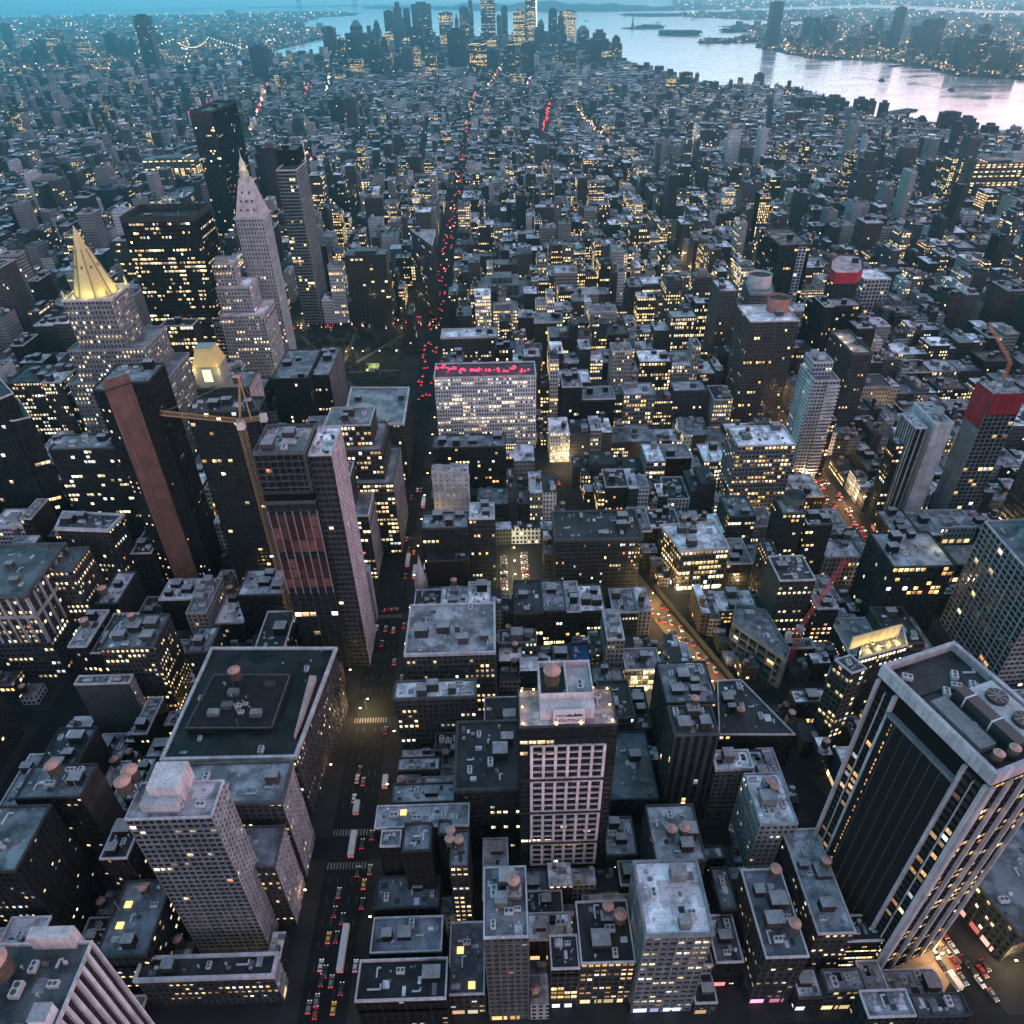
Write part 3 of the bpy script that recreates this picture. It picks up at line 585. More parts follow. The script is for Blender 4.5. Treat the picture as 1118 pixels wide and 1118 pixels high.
    for fx, fy in ((.04, .08), (.04, .5), (.04, .93), (.17, .96), (.95, .1), (.95, .5), (.95, .93), (.8, .96), (.38, .04), (.63, .04)):
        lx, ly = x0 + W_ * fx, y0 + (y1 - y0) * fy; lampo = MB().cone((lx, ly), .22, .22, h + .05, h + .8, 8, (.1, .1, .1)).cone((lx, ly), .3, .3, h + .8, h + 1.15, 8, (1, 1, 1), 1).build('terrace_lamp', [M_PAINT, M_LAMP], root, root.location)
        plight(root, (lx, ly - .1, h + 1.6), 55, (1, .55, .25))
    return root
def plight(parent, loc, power, col, r=.25):
    l = bpy.data.lights.new('lamp_light', 'POINT'); l.energy = power; l.color = col; l.shadow_soft_size = r
    o = bpy.data.objects.new('lamp_light', l); COL.objects.link(o)
    if parent is not None: o.parent = parent; o.location = Vector(loc) - parent.location
    else: o.location = loc
    return o
def plain(name, c, rough=.5):
    m, nt = newmat(name); o = node(nt, 'ShaderNodeOutputMaterial'); b = node(nt, 'ShaderNodeBsdfPrincipled', i_Roughness=rough); b.inputs['Base Color'].default_value = (*c, 1); nt.links.new(b.outputs[0], o.inputs[0]); return m
M_SIGN = plain('sign_paint', (.045, .045, .05)); M_SIGNW = plain('sign_paint_grey', (.06, .06, .065))
renting_tower()

# -- big dark tower with white piers, turned to the diagonal street
def rot_quad(h, c, ang, la, lb):
    """near corner c (photo px at height h); long side la runs away along ang (deg from the avenue), short side lb to the right"""
    q = un(*c, h)[:2]; a = rad(ang); u = np.array([-math.sin(a), math.cos(a)]); v = np.array([math.cos(a), math.sin(a)])
    return [tuple(q), tuple(q + v * lb), tuple(q + v * lb + u * la), tuple(q + u * la)]
def pier_tower():
    h = 132.0; A = un(963, 733, h)[:2]; C = un(1084, 851, h)[:2]; B = un(1025, 711, h)[:2]
    u = A - C; la = np.hypot(*u); u /= la; v = np.array([u[1], -u[0]]); lb = 30.0
    p = [tuple(C), tuple(C + v * lb), tuple(A + v * lb), tuple(A)]
    G = st((0.02, .022, .025), 1.9, 3.6, .9, .55, .45, rd=.15, warm=.75, row=.8)
    root = bld('office_tower', 'huge dark tower with pale vertical piers, a blank black side and mechanical roof pit', 'building', p, h, G, roof=(.05, .05, .055), par=0, bulks=0, units=0, pipes=0, winobj=True, edges={3: None, 2: None})
    loc = root.location; Wc = (0.37, 0.35, 0.38)
    f = lambda du, dv: C + u * du + v * dv                       # du away along the long side, dv along the short one
    def col_(name, pts, z0, z1, c=Wc, mat=M_WALL): return MB().prism(ccw(pts), z0, z1, c).build(name, mat, root, loc)
    for nm, (a, b, c_, d_) in dict(rim_a=(-.6, la + .6, -.6, .9), rim_b=(-.6, la + .6, lb - .9, lb + .6), rim_c=(-.6, .9, .9, lb - .9), rim_d=(la - .9, la + .6, .9, lb - .9)).items():
        col_('rim', [f(a, c_), f(b, c_), f(b, d_), f(a, d_)], h - 2.2, h + 3.0)
    # long dark side: blank metal panel between two strips of lit glass
    e0, e1 = .17 * la, .80 * la
    mw, mp = MB(), []
    for a, b in ((1.6, e0), (e1 + 1.0, la - 1.4)): relief(mw, mp, f(b, -.25), f(a, -.25), 8, h - 4, dict(G, lit=.36, pu=2.6))
    mw.build('glass_strip', M_WALL, root, loc)
    tag(MB().quads(np.concatenate([m[0] for m in mp]), np.concatenate([m[1] for m in mp])).build('window', M_PANE, root, loc), kind='stuff')
    col_('blank_panel', [f(e0 + 1.0, -1.6), f(e1, -1.6), f(e1, -.1), f(e0 + 1.0, -.1)], 6, h - 12, (0.010, .011, .013))
    col_('panel_ledge', [f(e0 + .6, -1.9), f(e1 + .4, -1.9), f(e1 + .4, -.1), f(e0 + .6, -.1)], h - 12, h - 10.6, (0.14, .14, .16))
    jm = MB()
    for k in range(1, 7):
        d = e0 + 1 + (e1 - e0 - 1) * k / 7; jm.prism(ccw([f(d, -1.66), f(d + .18, -1.66), f(d + .18, -1.6), f(d, -1.6)]), 6, h - 12.1, (.06, .065, .07))
    jm.build('panel_joints', M_PAINT, root, loc)
    d = e1 - (e1 - e0) * .10; sm = MB()
    for k in range(46):
        z = 14 + k * 2.35
        if random.random() < .75: sm.quads([[[*f(d + .45, -1.68), z], [*f(d, -1.68), z], [*f(d, -1.68), z + 1.3], [*f(d + .45, -1.68), z + 1.3]]], np.array([1, .55, .18]) * random.uniform(.15, .8))
    sm.build('stair_light', M_GLOWA, root, loc)
    for d in (-.2, e0 - .3, e1 + .1, la - 1.1): col_('pier', [f(d, -1.3), f(d + 1.15, -1.3), f(d + 1.15, -.02), f(d, -.02)], 4, h - 3.3)
    for d in (e0 * .5, (e1 + la) / 2): col_('mullion', [f(d, -.7), f(d + .35, -.7), f(d + .35, -.02), f(d, -.02)], 4, h - 6)
    # short bright side facing the plaza
    for k in range(5):
        d = lb * k / 4 - (0 if k else .3); d = min(d, lb - 1.3); col_('pier', [f(-1.3, d), f(-1.3, d + (1.8 if k == 0 else .8)), f(-.02, d + (1.8 if k == 0 else .8)), f(-.02, d)], 4, h - 3.3)
    # roof pit
    col_('plant_room', [f(la * .18, 3), f(la * .62, 3), f(la * .62, 9), f(la * .18, 9)], h, h + 2.6, (.16, .17, .18))
    col_('plant_room', [f(la * .70, 3), f(la * .93, 3), f(la * .93, lb * .6), f(la * .70, lb * .6)], h, h + 1.0, (.05, .05, .055))
    col_('cooling_duct', [f(la * .10, 12.5), f(la * .62, 12.5), f(la * .62, 16.5), f(la * .10, 16.5)], h, h + 4.5, (.03, .03, .033), M_PAINT)
    col_('fan_deck', [f(la * .10, 17.5), f(la * .60, 17.5), f(la * .60, 27), f(la * .10, 27)], h, h + 3.6, (.40, .40, .42))
    for k, d in enumerate((.24, .46)):
        c = f(la * d, 22); o = MB().cone(c, 3.2, 3.2, h + 3.6, h + 5.0, 20, (.02, .02, .02)).build('cooling_fan', M_PAINT, root, loc)
        b = MB()
        for j in range(8): a = j * math.pi / 4; b.bar((*(c + .3 * np.array([math.cos(a), math.sin(a)])), h + 5.1), (*(c + 3.0 * np.array([math.cos(a), math.sin(a)])), h + 5.1), .09, (.25, .25, .26))
        b.build('fan_guard', M_PAINT, o, loc)
    for d, e in ((.30, 12.2), (.52, 12.2)):
        col_('duct_strap', [f(la * d, e), f(la * d + .5, e), f(la * d + .5, e + 4.6), f(la * d, e + 4.6)], h, h + 4.65, (.5, .5, .52), M_PAINT)
    for d, e in ((.05, 5), (.045, 11)): put(TANK, root, *f(la * d + 2, e), h - 1, .8)
    for d, e in ((.66, 12), (.68, 17), (.86, 4), (.64, 22), (.75, 19)): put(UNIT, root, *f(la * d, e), h + (1.0 if d > .7 else 0), 1.0, rad(random.choice((-20, 70))))
    # lit podium of long office rows
    h2 = 27.0; q = boxp(h2, (925, 1028), (976, 1028), (925, 1000))
    bld('podium_block', 'low block of long yellow-lit office rows at the foot of the white-piered tower', 'building', q, h2, st((.02, .02, .022), 2.2, 3.0, .92, .5, .85, rd=.15, warm=.7, row=.2), roof=(.03, .03, .03), bulks=0, units=1)
pier_tower()

def H(name, label, nl, nr, far, h, S, **k): return bld(name, label, 'building', boxp(h, nl, nr, far), h, S, **k)
def HP(name, label, h, S, *px, **k): return bld(name, label, 'building', P(h, *px), h, S, **k)
SNOW = (0.78, 0.76, 0.82); DROOF = (0.036, 0.040, 0.046); MROOF = (0.20, 0.21, 0.24)
# -- bottom centre and the near blocks right of the avenue
H('loft_building', 'slim cream tower of narrow windows with a cluttered roof at the bottom of the photo', (528, 1026), (577, 1023), (529.5, 948), 66, st((.30, .26, .21), 2.5, 3.4, .55, .45, .03), roof=MROOF, winobj=True, tanks=1, bulks=3, units=4, shop=[(0, (1, .6, .25))], pipes=5)
H('loft_building', 'pale stone block with yellow-lit rows and twin water tanks on a snowy roof', (705, 1022), (778.7, 1020.6), (694, 942), 62, st((.33, .30, .28), 2.9, 3.9, .62, .5, .5, row=.7), roof=SNOW, winobj=True, cornice=.5, tanks=0, bulks=2, units=2, shop=[(0, (.55, .65, 1))], pipes=4)
_r = bpy.context.scene.objects
def add_tanks(root, h, *pts, s=1.1):
    for px, py in pts: q = un(px, py, h); put(TANK, root, q[0], q[1], h, s)
LAST = COL.objects[-1]
H('loft_building', 'narrow stepped-crest building with a tall glowing arched window', (602, 1059), (633, 1058), (603, 1022), 33, st((.24, .19, .15), 2.6, 3.8, .78, .72, .85, litz=(4, 20), warm=.85), roof=DROOF, winobj=True, bulks=1, units=1, shop=[(0, (1, .5, .3))])
H('loft_building', 'wide loft with five rows of yellow windows under saw-tooth grey roofs', (634.5, 1053), (694, 1051), (640, 985), 34, st((.20, .17, .15), 2.5, 3.9, .62, .55, .62, row=.5, warm=.6), roof=(.035, .035, .04), winobj=True, tanks=2, bulks=2, units=2, shop=[(0, (1, .75, .4))])
H('brick_building', 'low grey-roofed building with two glowing skylights between tower and dark roofs', (489, 1087), (529, 1086), (490, 1008), 17, st((.17, .14, .11), 3, 4, .6, .5, .5), roof=(.13, .14, .17), bulks=0, units=1, skylit=2, winobj=True, shop=[(0, (1, .6, .3))])
H('brick_building', 'black flat roof behind a pale parapet strip on the avenue corner', (388, 1094), (487, 1092), (393, 1050), 26, st(DBRICK, 3, 3.8, .5, .5, .05), roof=(.02, .02, .023), par=1.6, bulks=1, units=1, tanks=0)
H('brick_building', 'low grey roof with a pale roof house and dark edge beside the avenue', (404, 1041), (482, 1040), (405, 1003), 24, st(DBRICK, 3, 3.8, .5, .5, .05), roof=(.19, .20, .24), bulks=2, units=1)
H('brick_building', 'plain dark roofed row beside the avenue below the courtyard block', (408, 992), (479, 992), (411, 958), 24, st(DBRICK, 3, 3.8, .5, .5, .05), roof=(.10, .11, .13), bulks=1, units=2)
R_ = H('loft_building', 'courtyard block with a light back roof strip and black brick lift towers', (409, 905), (512, 903), (411, 881), 39, st(DBRICK, 3, 3.8, .5, .5, .06), roof=(.36, .35, .40), bulks=0, units=3, skylit=3)
for a, b, c_, d_, hh in ((439, 470, 900, 930, 52), (415, 437, 908, 925, 43), (478, 492, 897, 912, 47)):
    H('brick_lift_tower', 'dark brick roof tower rising from the courtyard block' + {439: ', widest of three', 415: ', lowest of three', 478: ', small one'}[a], (a, d_), (b, d_), (a, c_), hh, st(DBRICK, 3, 4, .2, .2, .0), roof=(.2, .2, .23), bulks=0, units=0, pipes=0)
R_ = H('loft_building', 'slender block with three tank cones on top and lit window rows', (491, 947), (511, 947), (490, 908), 50, st((.16, .13, .11), 2.4, 3.6, .55, .5, .55), roof=MROOF, winobj=True, bulks=1, units=1)
add_tanks(R_, 50, (492, 925), (502, 926), (493, 916), s=.9)
H('hotel_building', 'dark mansard block with a row of pale dormer domes above a lit yard', (497, 863), (569, 861), (497, 790), 46, st((.09, .10, .10), 2.9, 3.7, .55, .55, .12), roof=(.025, .025, .03), winobj=True, cornice=.8, bulks=2, units=3)
H('brick_building', 'low pale mottled roof with a lit strip of windows beside the avenue', (427, 878), (496, 876), (428, 857), 26, st((.17, .13, .1), 3, 3.8, .6, .5, .6), roof=(.36, .36, .40), bulks=1, units=1, winobj=True)
H('hotel_building', 'L-shaped stone hotel with pale penthouse roofs and warm window rows by the avenue', (442, 716), (540, 712), (449, 662), 46, st((.27, .235, .215), 2.7, 3.7, .45, .5, .42), roof=(.33, .33, .37), winobj=True, cornice=.6, bulks=4, units=4, pipes=6)
H('loft_building', 'grey stone corner block with snowy roof and light sills facing the avenue', (430, 766), (519, 759), (433, 745), 38, st((.23, .21, .20), 2.7, 3.8, .5, .5, .3), roof=SNOW, winobj=True, cornice=.5, bulks=3, units=2)
H('loft_building', 'dark loft with one bright floor above a brown blank wall', (460, 578), (511, 577), (462, 561), 54, st((.11, .09, .085), 2.7, 3.9, .55, .5, .14, row=1.3), roof=(.26, .27, .30), winobj=True, bulks=3, units=2)
H('brick_building', 'blank maroon brick party wall beside the stone church spire', (466, 614), (512, 612), (466, 590), 35, st((.105, .05, .055), 9, 9, .05, .05, 0), roof=DROOF, bulks=0, units=1)
H('loft_building', 'tall grey facade with three arches lit at the top beside the car park', (512, 568), (540, 567), (513, 550), 57, st((.15, .14, .14), 2.2, 3.6, .5, .5, .10), roof=SNOW, winobj=True, bulks=2, units=1)
H('brick_building', 'white painted blank-sided house front with few small windows by the avenue', (471, 517), (511, 516), (473, 509), 42, st((.5, .47, .48), 4.6, 4.4, .22, .22, .2), roof=SNOW, winobj=True, bulks=2, units=2)
H('hotel_building', 'ornate dark old hotel with bay rows and a black mansard roof', (607, 590), (701, 588), (611, 560), 43, st((.145, .12, .12), 1.9, 3.4, .5, .52, .07, sp=(.23, .20, .20)), roof=(.03, .033, .036), winobj=True, cornice=1.0, bulks=2, units=6, pipes=6)
HP('loft_building', 'snow-roofed corner block with every floor lit yellow and a bright shop strip', 33, st((.26, .23, .20), 2.6, 4.0, .68, .58, .78, row=.3, warm=.55), (721, 574), (744, 602), (796, 599), (780, 570), roof=SNOW, winobj=True, cornice=.5, bulks=3, units=2, tanks=2, shop=[(0, (1, .9, .7)), (1, (1, .8, .5))])
H('apartment_tower', 'slim pale sliver building with a row of roof boxes behind the sign tower', (663, 700), (682, 699), (662, 667), 34, st((.36, .33, .32), 2.4, 3.5, .5, .5, .05), roof=SNOW, winobj=True, bulks=4, units=2)
H('brick_building', 'low building with wide yellow loft windows and pale mottled roof behind the sign tower', (683, 733), (722, 731), (688, 709), 16, st((.2, .16, .12), 3.4, 4.2, .8, .7, .9, row=.2, warm=.8), roof=(.3, .3, .34), winobj=True, bulks=1, units=1, shop=[(0, (1, .8, .4))])
H('brick_building', 'small pale roof with bright front below the slim pale sliver', (648, 747), (681, 745), (651, 728), 14, st((.2, .16, .13), 3, 3.8, .75, .6, .8, warm=.8), roof=(.33, .33, .36), winobj=True, bulks=1, units=1)
R_ = H('brick_building', 'low house with a bright blue tarpaulin over its roof', (625, 731), (646, 730), (628, 703), 14, st(DBRICK, 3, 3.6, .5, .5, .05), roof=(.02, .09, .30), bulks=0, units=0, pipes=0)
H('brick_building', 'small light-roofed house left of the blue tarpaulin roof', (604, 733), (624, 731), (608, 704), 15, st(DBRICK, 3, 3.6, .5, .5, .1), roof=(.24, .24, .27), bulks=1, units=1)
H('loft_building', 'dark tower slab with pale roof machinery along the lit diagonal street', (728, 770), (783, 766), (724, 724), 54, st((.07, .065, .065), 2.6, 3.7, .4, .45, .06), roof=(.15, .155, .18), winobj=True, bulks=4, units=6, tanks=0, pipes=6)
H('loft_building', 'dark building with tall cream window stripes and framed roof well', (737, 806), (785, 801), (737, 772), 60, st((.20, .175, .15), 4.0, 3.6, .42, 1.0, .03), roof=(.06, .06, .07), winobj=True, bulks=3, units=4, tanks=1)
H('loft_building', 'low cream facade of carved window bays under a snowy roof', (782, 840), (822, 839), (783, 821), 38, st((.30, .265, .215), 2.6, 3.6, .5, .5, .03), roof=SNOW, winobj=True, cornice=.5, bulks=1, units=1)
H('brick_building', 'plain slate-coloured low roof stretching beside the sign tower', (667, 875), (719, 872), (671, 800), 21, st(DGREY, 3, 4, .4, .4, .02), roof=(.085, .10, .11), bulks=1, units=2)
H('brick_building', 'two-step light roof tucked between the sign tower and tank roof', (662, 935), (696, 934), (665, 893), 19, st((.15, .13, .13), 3, 3.6, .5, .5, .08), roof=(.34, .34, .39), bulks=2, units=2)
R_ = H('loft_building', 'brick-patterned mottled roof with dark tank pair and pale wall', (716, 942), (771, 940), (713, 880), 47, st((.12, .10, .095), 3, 3.8, .5, .5, .08), roof=(.36, .36, .40), bulks=2, units=2)
add_tanks(R_, 47, (731, 915), (745, 914), s=1.0)
R_ = H('loft_building', 'white painted side wall and snowy roof with tank beside the black tower', (830, 902), (871, 900), (830, 845), 42, st((.38, .35, .36), 2.8, 3.6, .5, .5, .12), roof=SNOW, winobj=True, bulks=2, units=3)
add_tanks(R_, 42, (843, 868), (838, 862), s=.9)
H('loft_building', 'long narrow snowy roof pointing at the black tower foot', (893, 1021), (934, 1019), (872, 906), 34, st((.17, .14, .14), 2.8, 3.6, .5, .5, .25), roof=(.38, .38, .43), winobj=True, tanks=1, bulks=3, units=3)
R_ = H('loft_building', 'long dark roof with a white roof box and lit front windows', (836, 1047), (883, 1045), (822, 950), 38, st((.15, .12, .11), 2.9, 3.7, .5, .5, .3), roof=(.12, .13, .16), winobj=True, tanks=2, bulks=3, units=2, shop=[(0, (1, .3, .5))])
H('brick_building', 'dark sunken roof and fire-stair yard beside the twin tank block', (782, 1052), (812, 1051), (775, 1000), 20, st(DBRICK, 3, 3.6, .5, .5, .15), roof=(.12, .125, .15), bulks=1, units=2, shop=[(0, (1, .2, .2))])
H('brick_building', 'pale low roof running back beside the twin tank block', (787, 995), (806, 994), (779, 948), 24, st(DBRICK, 3, 3.6, .5, .5, .05), roof=(.16, .17, .20), bulks=0, units=1)
bld('loft_building', 'long fronted block with lamps along its roof edge beside the bright plaza', 'building', rot_quad(22, (1113, 1022), 16, 46, 40), 22, st((.20, .17, .14), 2.6, 3.6, .5, .5, .1), roof=(.14, .16, .19), winobj=True, bulks=1, units=1, shop=[(3, (1, .35, .3))])
H('brick_building', 'pale flat roof at the bottom edge under the plaza', (948, 1112), (1000, 1110), (948, 1082), 26, st(DGREY, 3, 3.6, .5, .5, .05), roof=(.25, .26, .30), bulks=0, units=0)
H('brick_building', 'black ribbed roof at the bottom edge beside the pale flat roof', (1003, 1112), (1060, 1109), (1003, 1086), 22, st(DGREY, 3, 3.6, .5, .5, .05), roof=(.08, .085, .1), bulks=1, units=1)
# -- construction deck, lit wall, towers on the right
HP('unfinished_building', 'unfinished concrete deck with a white edge beside the red crane', 22, st((.33, .29, .28), 6.5, 5.5, .85, .72, .04, rd=2.5), (799, 682), (858, 723), (862, 712), (836, 668), (803, 660), roof=(.21, .20, .22), par=1.8, bulks=1, units=2, pipes=14)
R_ = bld('loft_building', 'narrow lit loft with a blank brown flank near the white-piered tower', 'building', P(59, (930, 736), (946, 731), (928, 716), (911, 721)), 59, st((.20, .175, .15), 2.6, 3.6, .6, .55, .32), edges={}, roof=(.11, .11, .13), winobj=True, bulks=1, units=1)
def lit_wall():
    h = 47; p = P(h, (937, 720), (991, 705), (985, 684), (943, 697)); root = bld('office_block', 'roof block with a floodlit yellow wall above a row of soffit lamps', 'building', p, h, st(DGREY, 3, 3.6, .5, .5, .2), roof=(.2, .2, .2), bulks=0, units=2, z0=0)
    a, b = np.array(p[0]), np.array(p[1]); t = (b - a) / np.hypot(*(b - a)); n = np.array([t[1], -t[0]])
    MB().prism(ccw([a - n * 7, b - n * 7, b - n * 7.6, a - n * 7.6]), h, h + 8.5, (.5, .45, .3)).build('screen_wall', M_WALL, root, root.location)
    for k in range(5): q = a + (b - a) * (k + .5) / 5 - n * 3.2; plight(root, (*q, h + 1.4), 700, (1, .72, .22), .4)
    L_ = np.hypot(*(b - a)); mb = MB()
    for k in range(14): q = a + t * L_ * (k + .5) / 14 + n * .05; mb.quads([[[*(q - t * .7), h - 3.4], [*(q + t * .7), h - 3.4], [*(q + t * .7), h - 1.6], [*(q - t * .7), h - 1.6]]], (1.5, 1.25, .8))
    mb.build('soffit_lamp', M_GLOWA, root, root.location)
lit_wall()
R_ = H('office_tower', 'dark glass tower with a latticed flank and lamp-lit roof plant', (976, 621), (1043, 618), (975, 582), 58, st((.03, .033, .036), 3.0, 3.4, .85, .7, .22, warm=.8), roof=(.3, .3, .33), winobj=True, bulks=3, units=5, S2=None, edges={3: st((.10, .12, .13), 2.4, 3.0, .82, .82, .03)})
q = un(1025, 600, 58); plight(R_, (q[0], q[1], 64), 900, (1, .75, .3), .4)
bld('apartment_tower', 'block with a mosaic of white bars over black glass on its flank', 'building', P(76, (1140, 645), (1210, 640), (1150, 566), (1075, 570)), 76, st((.36, .34, .35), 3.0, 3.6, .7, .5, .04), edges={3: st((.36, .35, .37), 4.4, 3.5, .86, .84, .02)}, roof=MROOF, bulks=1, units=2)
bld('office_tower', 'broad black tower with faint horizontal floor lines at the edge of the photo', 'building', boxp(140, (1300, 537), (1500, 530), (1150, 430)), 140, st((.085, .09, .095), 60, 3.4, 1.0, .72, .0), roof=DROOF, bulks=1, units=2)
H('apartment_tower', 'unfinished tower with red safety netting on top and white window lattice below', (1083, 431), (1121, 432), (1066, 418), 101, st((.34, .33, .34), 3.3, 3.3, .8, .8, .07, warm=.8), edges={3: None}, roof=(.4, .38, .40), bulks=1, units=3)
def netting():
    p = np.array(boxp(101, (1083, 431), (1121, 432), (1066, 418))); mb = MB(); a, b, c, d = p
    for (s, e, n) in ((a, b, (0, -1)), (d, a, (-1, 0))):
        s = s + np.array(n) * .5; e = e + np.array(n) * .5; z0 = 87 if n[1] else 76
        mb.quads([[[*s, z0], [*e, z0], [*e, 102.5], [*s, 102.5]]], (.26, .025, .035))
    o = mb.build('safety_netting', M_WALL); return o
r_ = netting(); r_.parent = [o for o in COL.objects if o.name.startswith('apartment_tower') and o.type == 'EMPTY'][-1]; r_.location = -r_.parent.location
R_ = H('apartment_tower', 'tall blank white concrete slab wall with dark slots near the red-netted tower', (1022, 464), (1041, 463), (1015, 440), 82, st((.47, .43, .44), 60, 60, .02, .02, 0), roof=(.4, .4, .42), bulks=1, units=2, edges={})
H('apartment_tower', 'thin dark tower edge with white vertical lines beside the blank white slab', (1000, 469), (1012, 468), (995, 452), 80, st((.42, .41, .42), 3.2, 60, .7, 1.0, 0), roof=SNOW, bulks=0, units=1)
H('loft_building', 'dark glass-roofed studio block left of the white-lined tower', (979, 487), (996, 486), (977, 478), 64, st(DGREY, 3, 3.6, .6, .5, .25), roof=(.12, .13, .15), bulks=0, units=1)
# -- mid right towers
H('apartment_tower', 'brown brick tower left of the cylinder-topped pair', (787, 319), (806, 318), (784, 306), 90, st((.30, .21, .20), 2.8, 3.2, .45, .5, .06), roof=SNOW, bulks=2, units=2)
def round_top(root, h, c_px, r, hh, col):
    c = un(*c_px, h)[:2]; MB().cone(c, r, r, h, h + hh, 24, col, cap=False).cone(c, r - .6, r - .6, h + hh - 2, h + hh - 1.9, 24, (.05, .05, .06)).build('round_tank_house', M_WALL, root, root.location)
    MB().cone(c, r + .4, r + .4, h + hh - 1.2, h + hh, 24, tuple(np.array(col) * 1.1), cap=False).build('crown_ring', M_WALL, root, root.location)
R_ = HP('apartment_tower', 'pale glassy tower with a white cylinder tank house on top', 84, st((.30, .29, .30), 2.8, 3.2, .8, .5, .03), (818, 322), (846, 323), (842, 306), (812, 305), roof=MROOF, bulks=0, units=1); round_top(R_, 84, (828, 312), 11, 12, (.50, .46, .48))
R_ = H('apartment_tower', 'brown balcony-striped tower with a red-brown drum on top', (819, 352), (873, 351), (815, 334), 98, st((.30, .20, .18), 2.6, 3.1, .55, .62, .07, warm=.85, bay=2), roof=SNOW, bulks=1, units=2); round_top(R_, 98, (848, 339), 9, 12, (.36, .17, .14))
H('apartment_tower', 'dark tower with one pale lattice strip up its front', (851, 268), (886, 268), (850, 250), 92, st((.05, .06, .065), 2.8, 3.3, .8, .6, .05), roof=DROOF, bulks=1, units=1)
R_ = [o for o in COL.objects if o.type == 'EMPTY'][-1]
def lattice():
    b = np.array(boxp(92, (872, 268), (881, 268), (872, 250))); mw, mp = MB(), []; relief(mw, mp, b[0] - (0, 1.2), b[1] - (0, 1.2), 2, 91, st((.50, .47, .47), 4.5, 3.6, .68, .68, .03, rd=1.1))
    o = [o for o in COL.objects if o.type == 'EMPTY' and o.get('label', '').startswith('dark tower with one pale')][0]
    mw.build('lattice_strip', M_WALL, o, o.location); MB().quads(mp[0][0], mp[0][1]).build('strip_glass', M_PANE, o, o.location)
lattice()
R_ = HP('apartment_tower', 'unfinished round-cornered tower wrapped in red netting at the top', 78, st((.10, .11, .12), 2.8, 3.3, .8, .6, .06), (907, 294), (913, 299), (936, 299), (942, 294), (941, 284), (934, 279), (915, 279), (908, 284), roof=(.5, .4, .42), bulks=1, units=2)
nb_ = MB(); pp_ = inset(P(78, (907, 294), (913, 299), (936, 299), (942, 294), (941, 284), (934, 279), (915, 279), (908, 284)), -.6)
for a_, b_ in zip(pp_, np.roll(pp_, -1, 0)): nb_.quads([[[*a_, 68], [*b_, 68], [*b_, 79.5], [*a_, 79.5]]], (.36, .03, .05) if True else 0)
nb_.build('safety_netting', M_WALL, R_, R_.location)
H('office_block', 'broad black block with two white-rimmed roof wells behind the stone-trimmed tower', (889, 335), (942, 335), (888, 327), 72, st((.03, .035, .04), 2.8, 3.4, .7, .6, .06), roof=MROOF, bulks=2, units=2)
H('loft_building', 'small white lattice-fronted block below the red-topped round tower', (944, 306), (973, 305), (941, 295), 48, st((.45, .42, .43), 4.5, 4.2, .62, .6, .06), roof=SNOW, bulks=1, units=1)
bld('apartment_tower', 'stepped white tower of many balconies with twin roof boxes', 'building', boxp(86, (889, 416), (918, 417), (881, 398)), 86, st((.42, .40, .42), 2.6, 2.9, .62, .52, .04), tiers=[(boxp(96, (889, 397), (910, 396), (881, 386)), 96, None)], roof=(.2, .21, .23), bulks=2, units=2)
R_ = [o for o in COL.objects if o.type == 'EMPTY'][-1]
def balconies():
    root = [o for o in COL.objects if o.type == 'EMPTY' and 'many balconies' in o.get('label', '')][0]; p = boxp(86, (889, 416), (918, 417), (881, 398)); x0, x1, y0, y1 = p[0][0], p[1][0], p[0][1], p[2][1]
    for k in range(26):
        z = 8 + k * 2.95; mb = MB()
        mb.box(x0 + (x1 - x0) * .52, x1 + .8, y0 - 1.6, y0 - .05, z, z + 1.0, (.5, .48, .5), bottom=True); mb.build('balcony', M_WALL, root, root.location)
        MB().box(x0 - 1.5, x0 - .05, y0 + 2, y0 + (y1 - y0) * .45, z, z + 1.0, (.5, .48, .5), bottom=True).build('balcony', M_WALL, root, root.location)
balconies()
H('apartment_tower', 'grey tower with lamp-lit pale roof frame and pink flank', (931, 388), (953, 387), (910, 363), 78, st((.21, .18, .19), 2.8, 3.2, .45, .5, .05), roof=(.55, .45, .4), par=2.2, bulks=1, units=2)
R_ = [o for o in COL.objects if o.type == 'EMPTY' and 'lamp-lit pale roof' in o.get('label', '')][0]
for px_, py_ in ((915, 368), (920, 374), (926, 381)): q = un(px_, py_, 78); plight(R_, (q[0] + 2, q[1], 80), 350, (1, .6, .3), .3)
H('office_block', 'pale concrete block with yellow office rows and a snowy cluttered roof', (806, 488), (869, 486), (812, 466), 62, st((.32, .29, .29), 2.6, 3.5, .6, .5, .55, row=.9), roof=SNOW, winobj=True, bulks=3, units=3, tanks=1)
H('loft_building', 'narrow tall loft with glowing floors beside a pale blank side', (887, 460), (913, 459), (877, 440), 50, st((.14, .08, .075), 2.6, 3.6, .62, .5, .5, warm=.7), roof=DROOF, bulks=1, units=2)
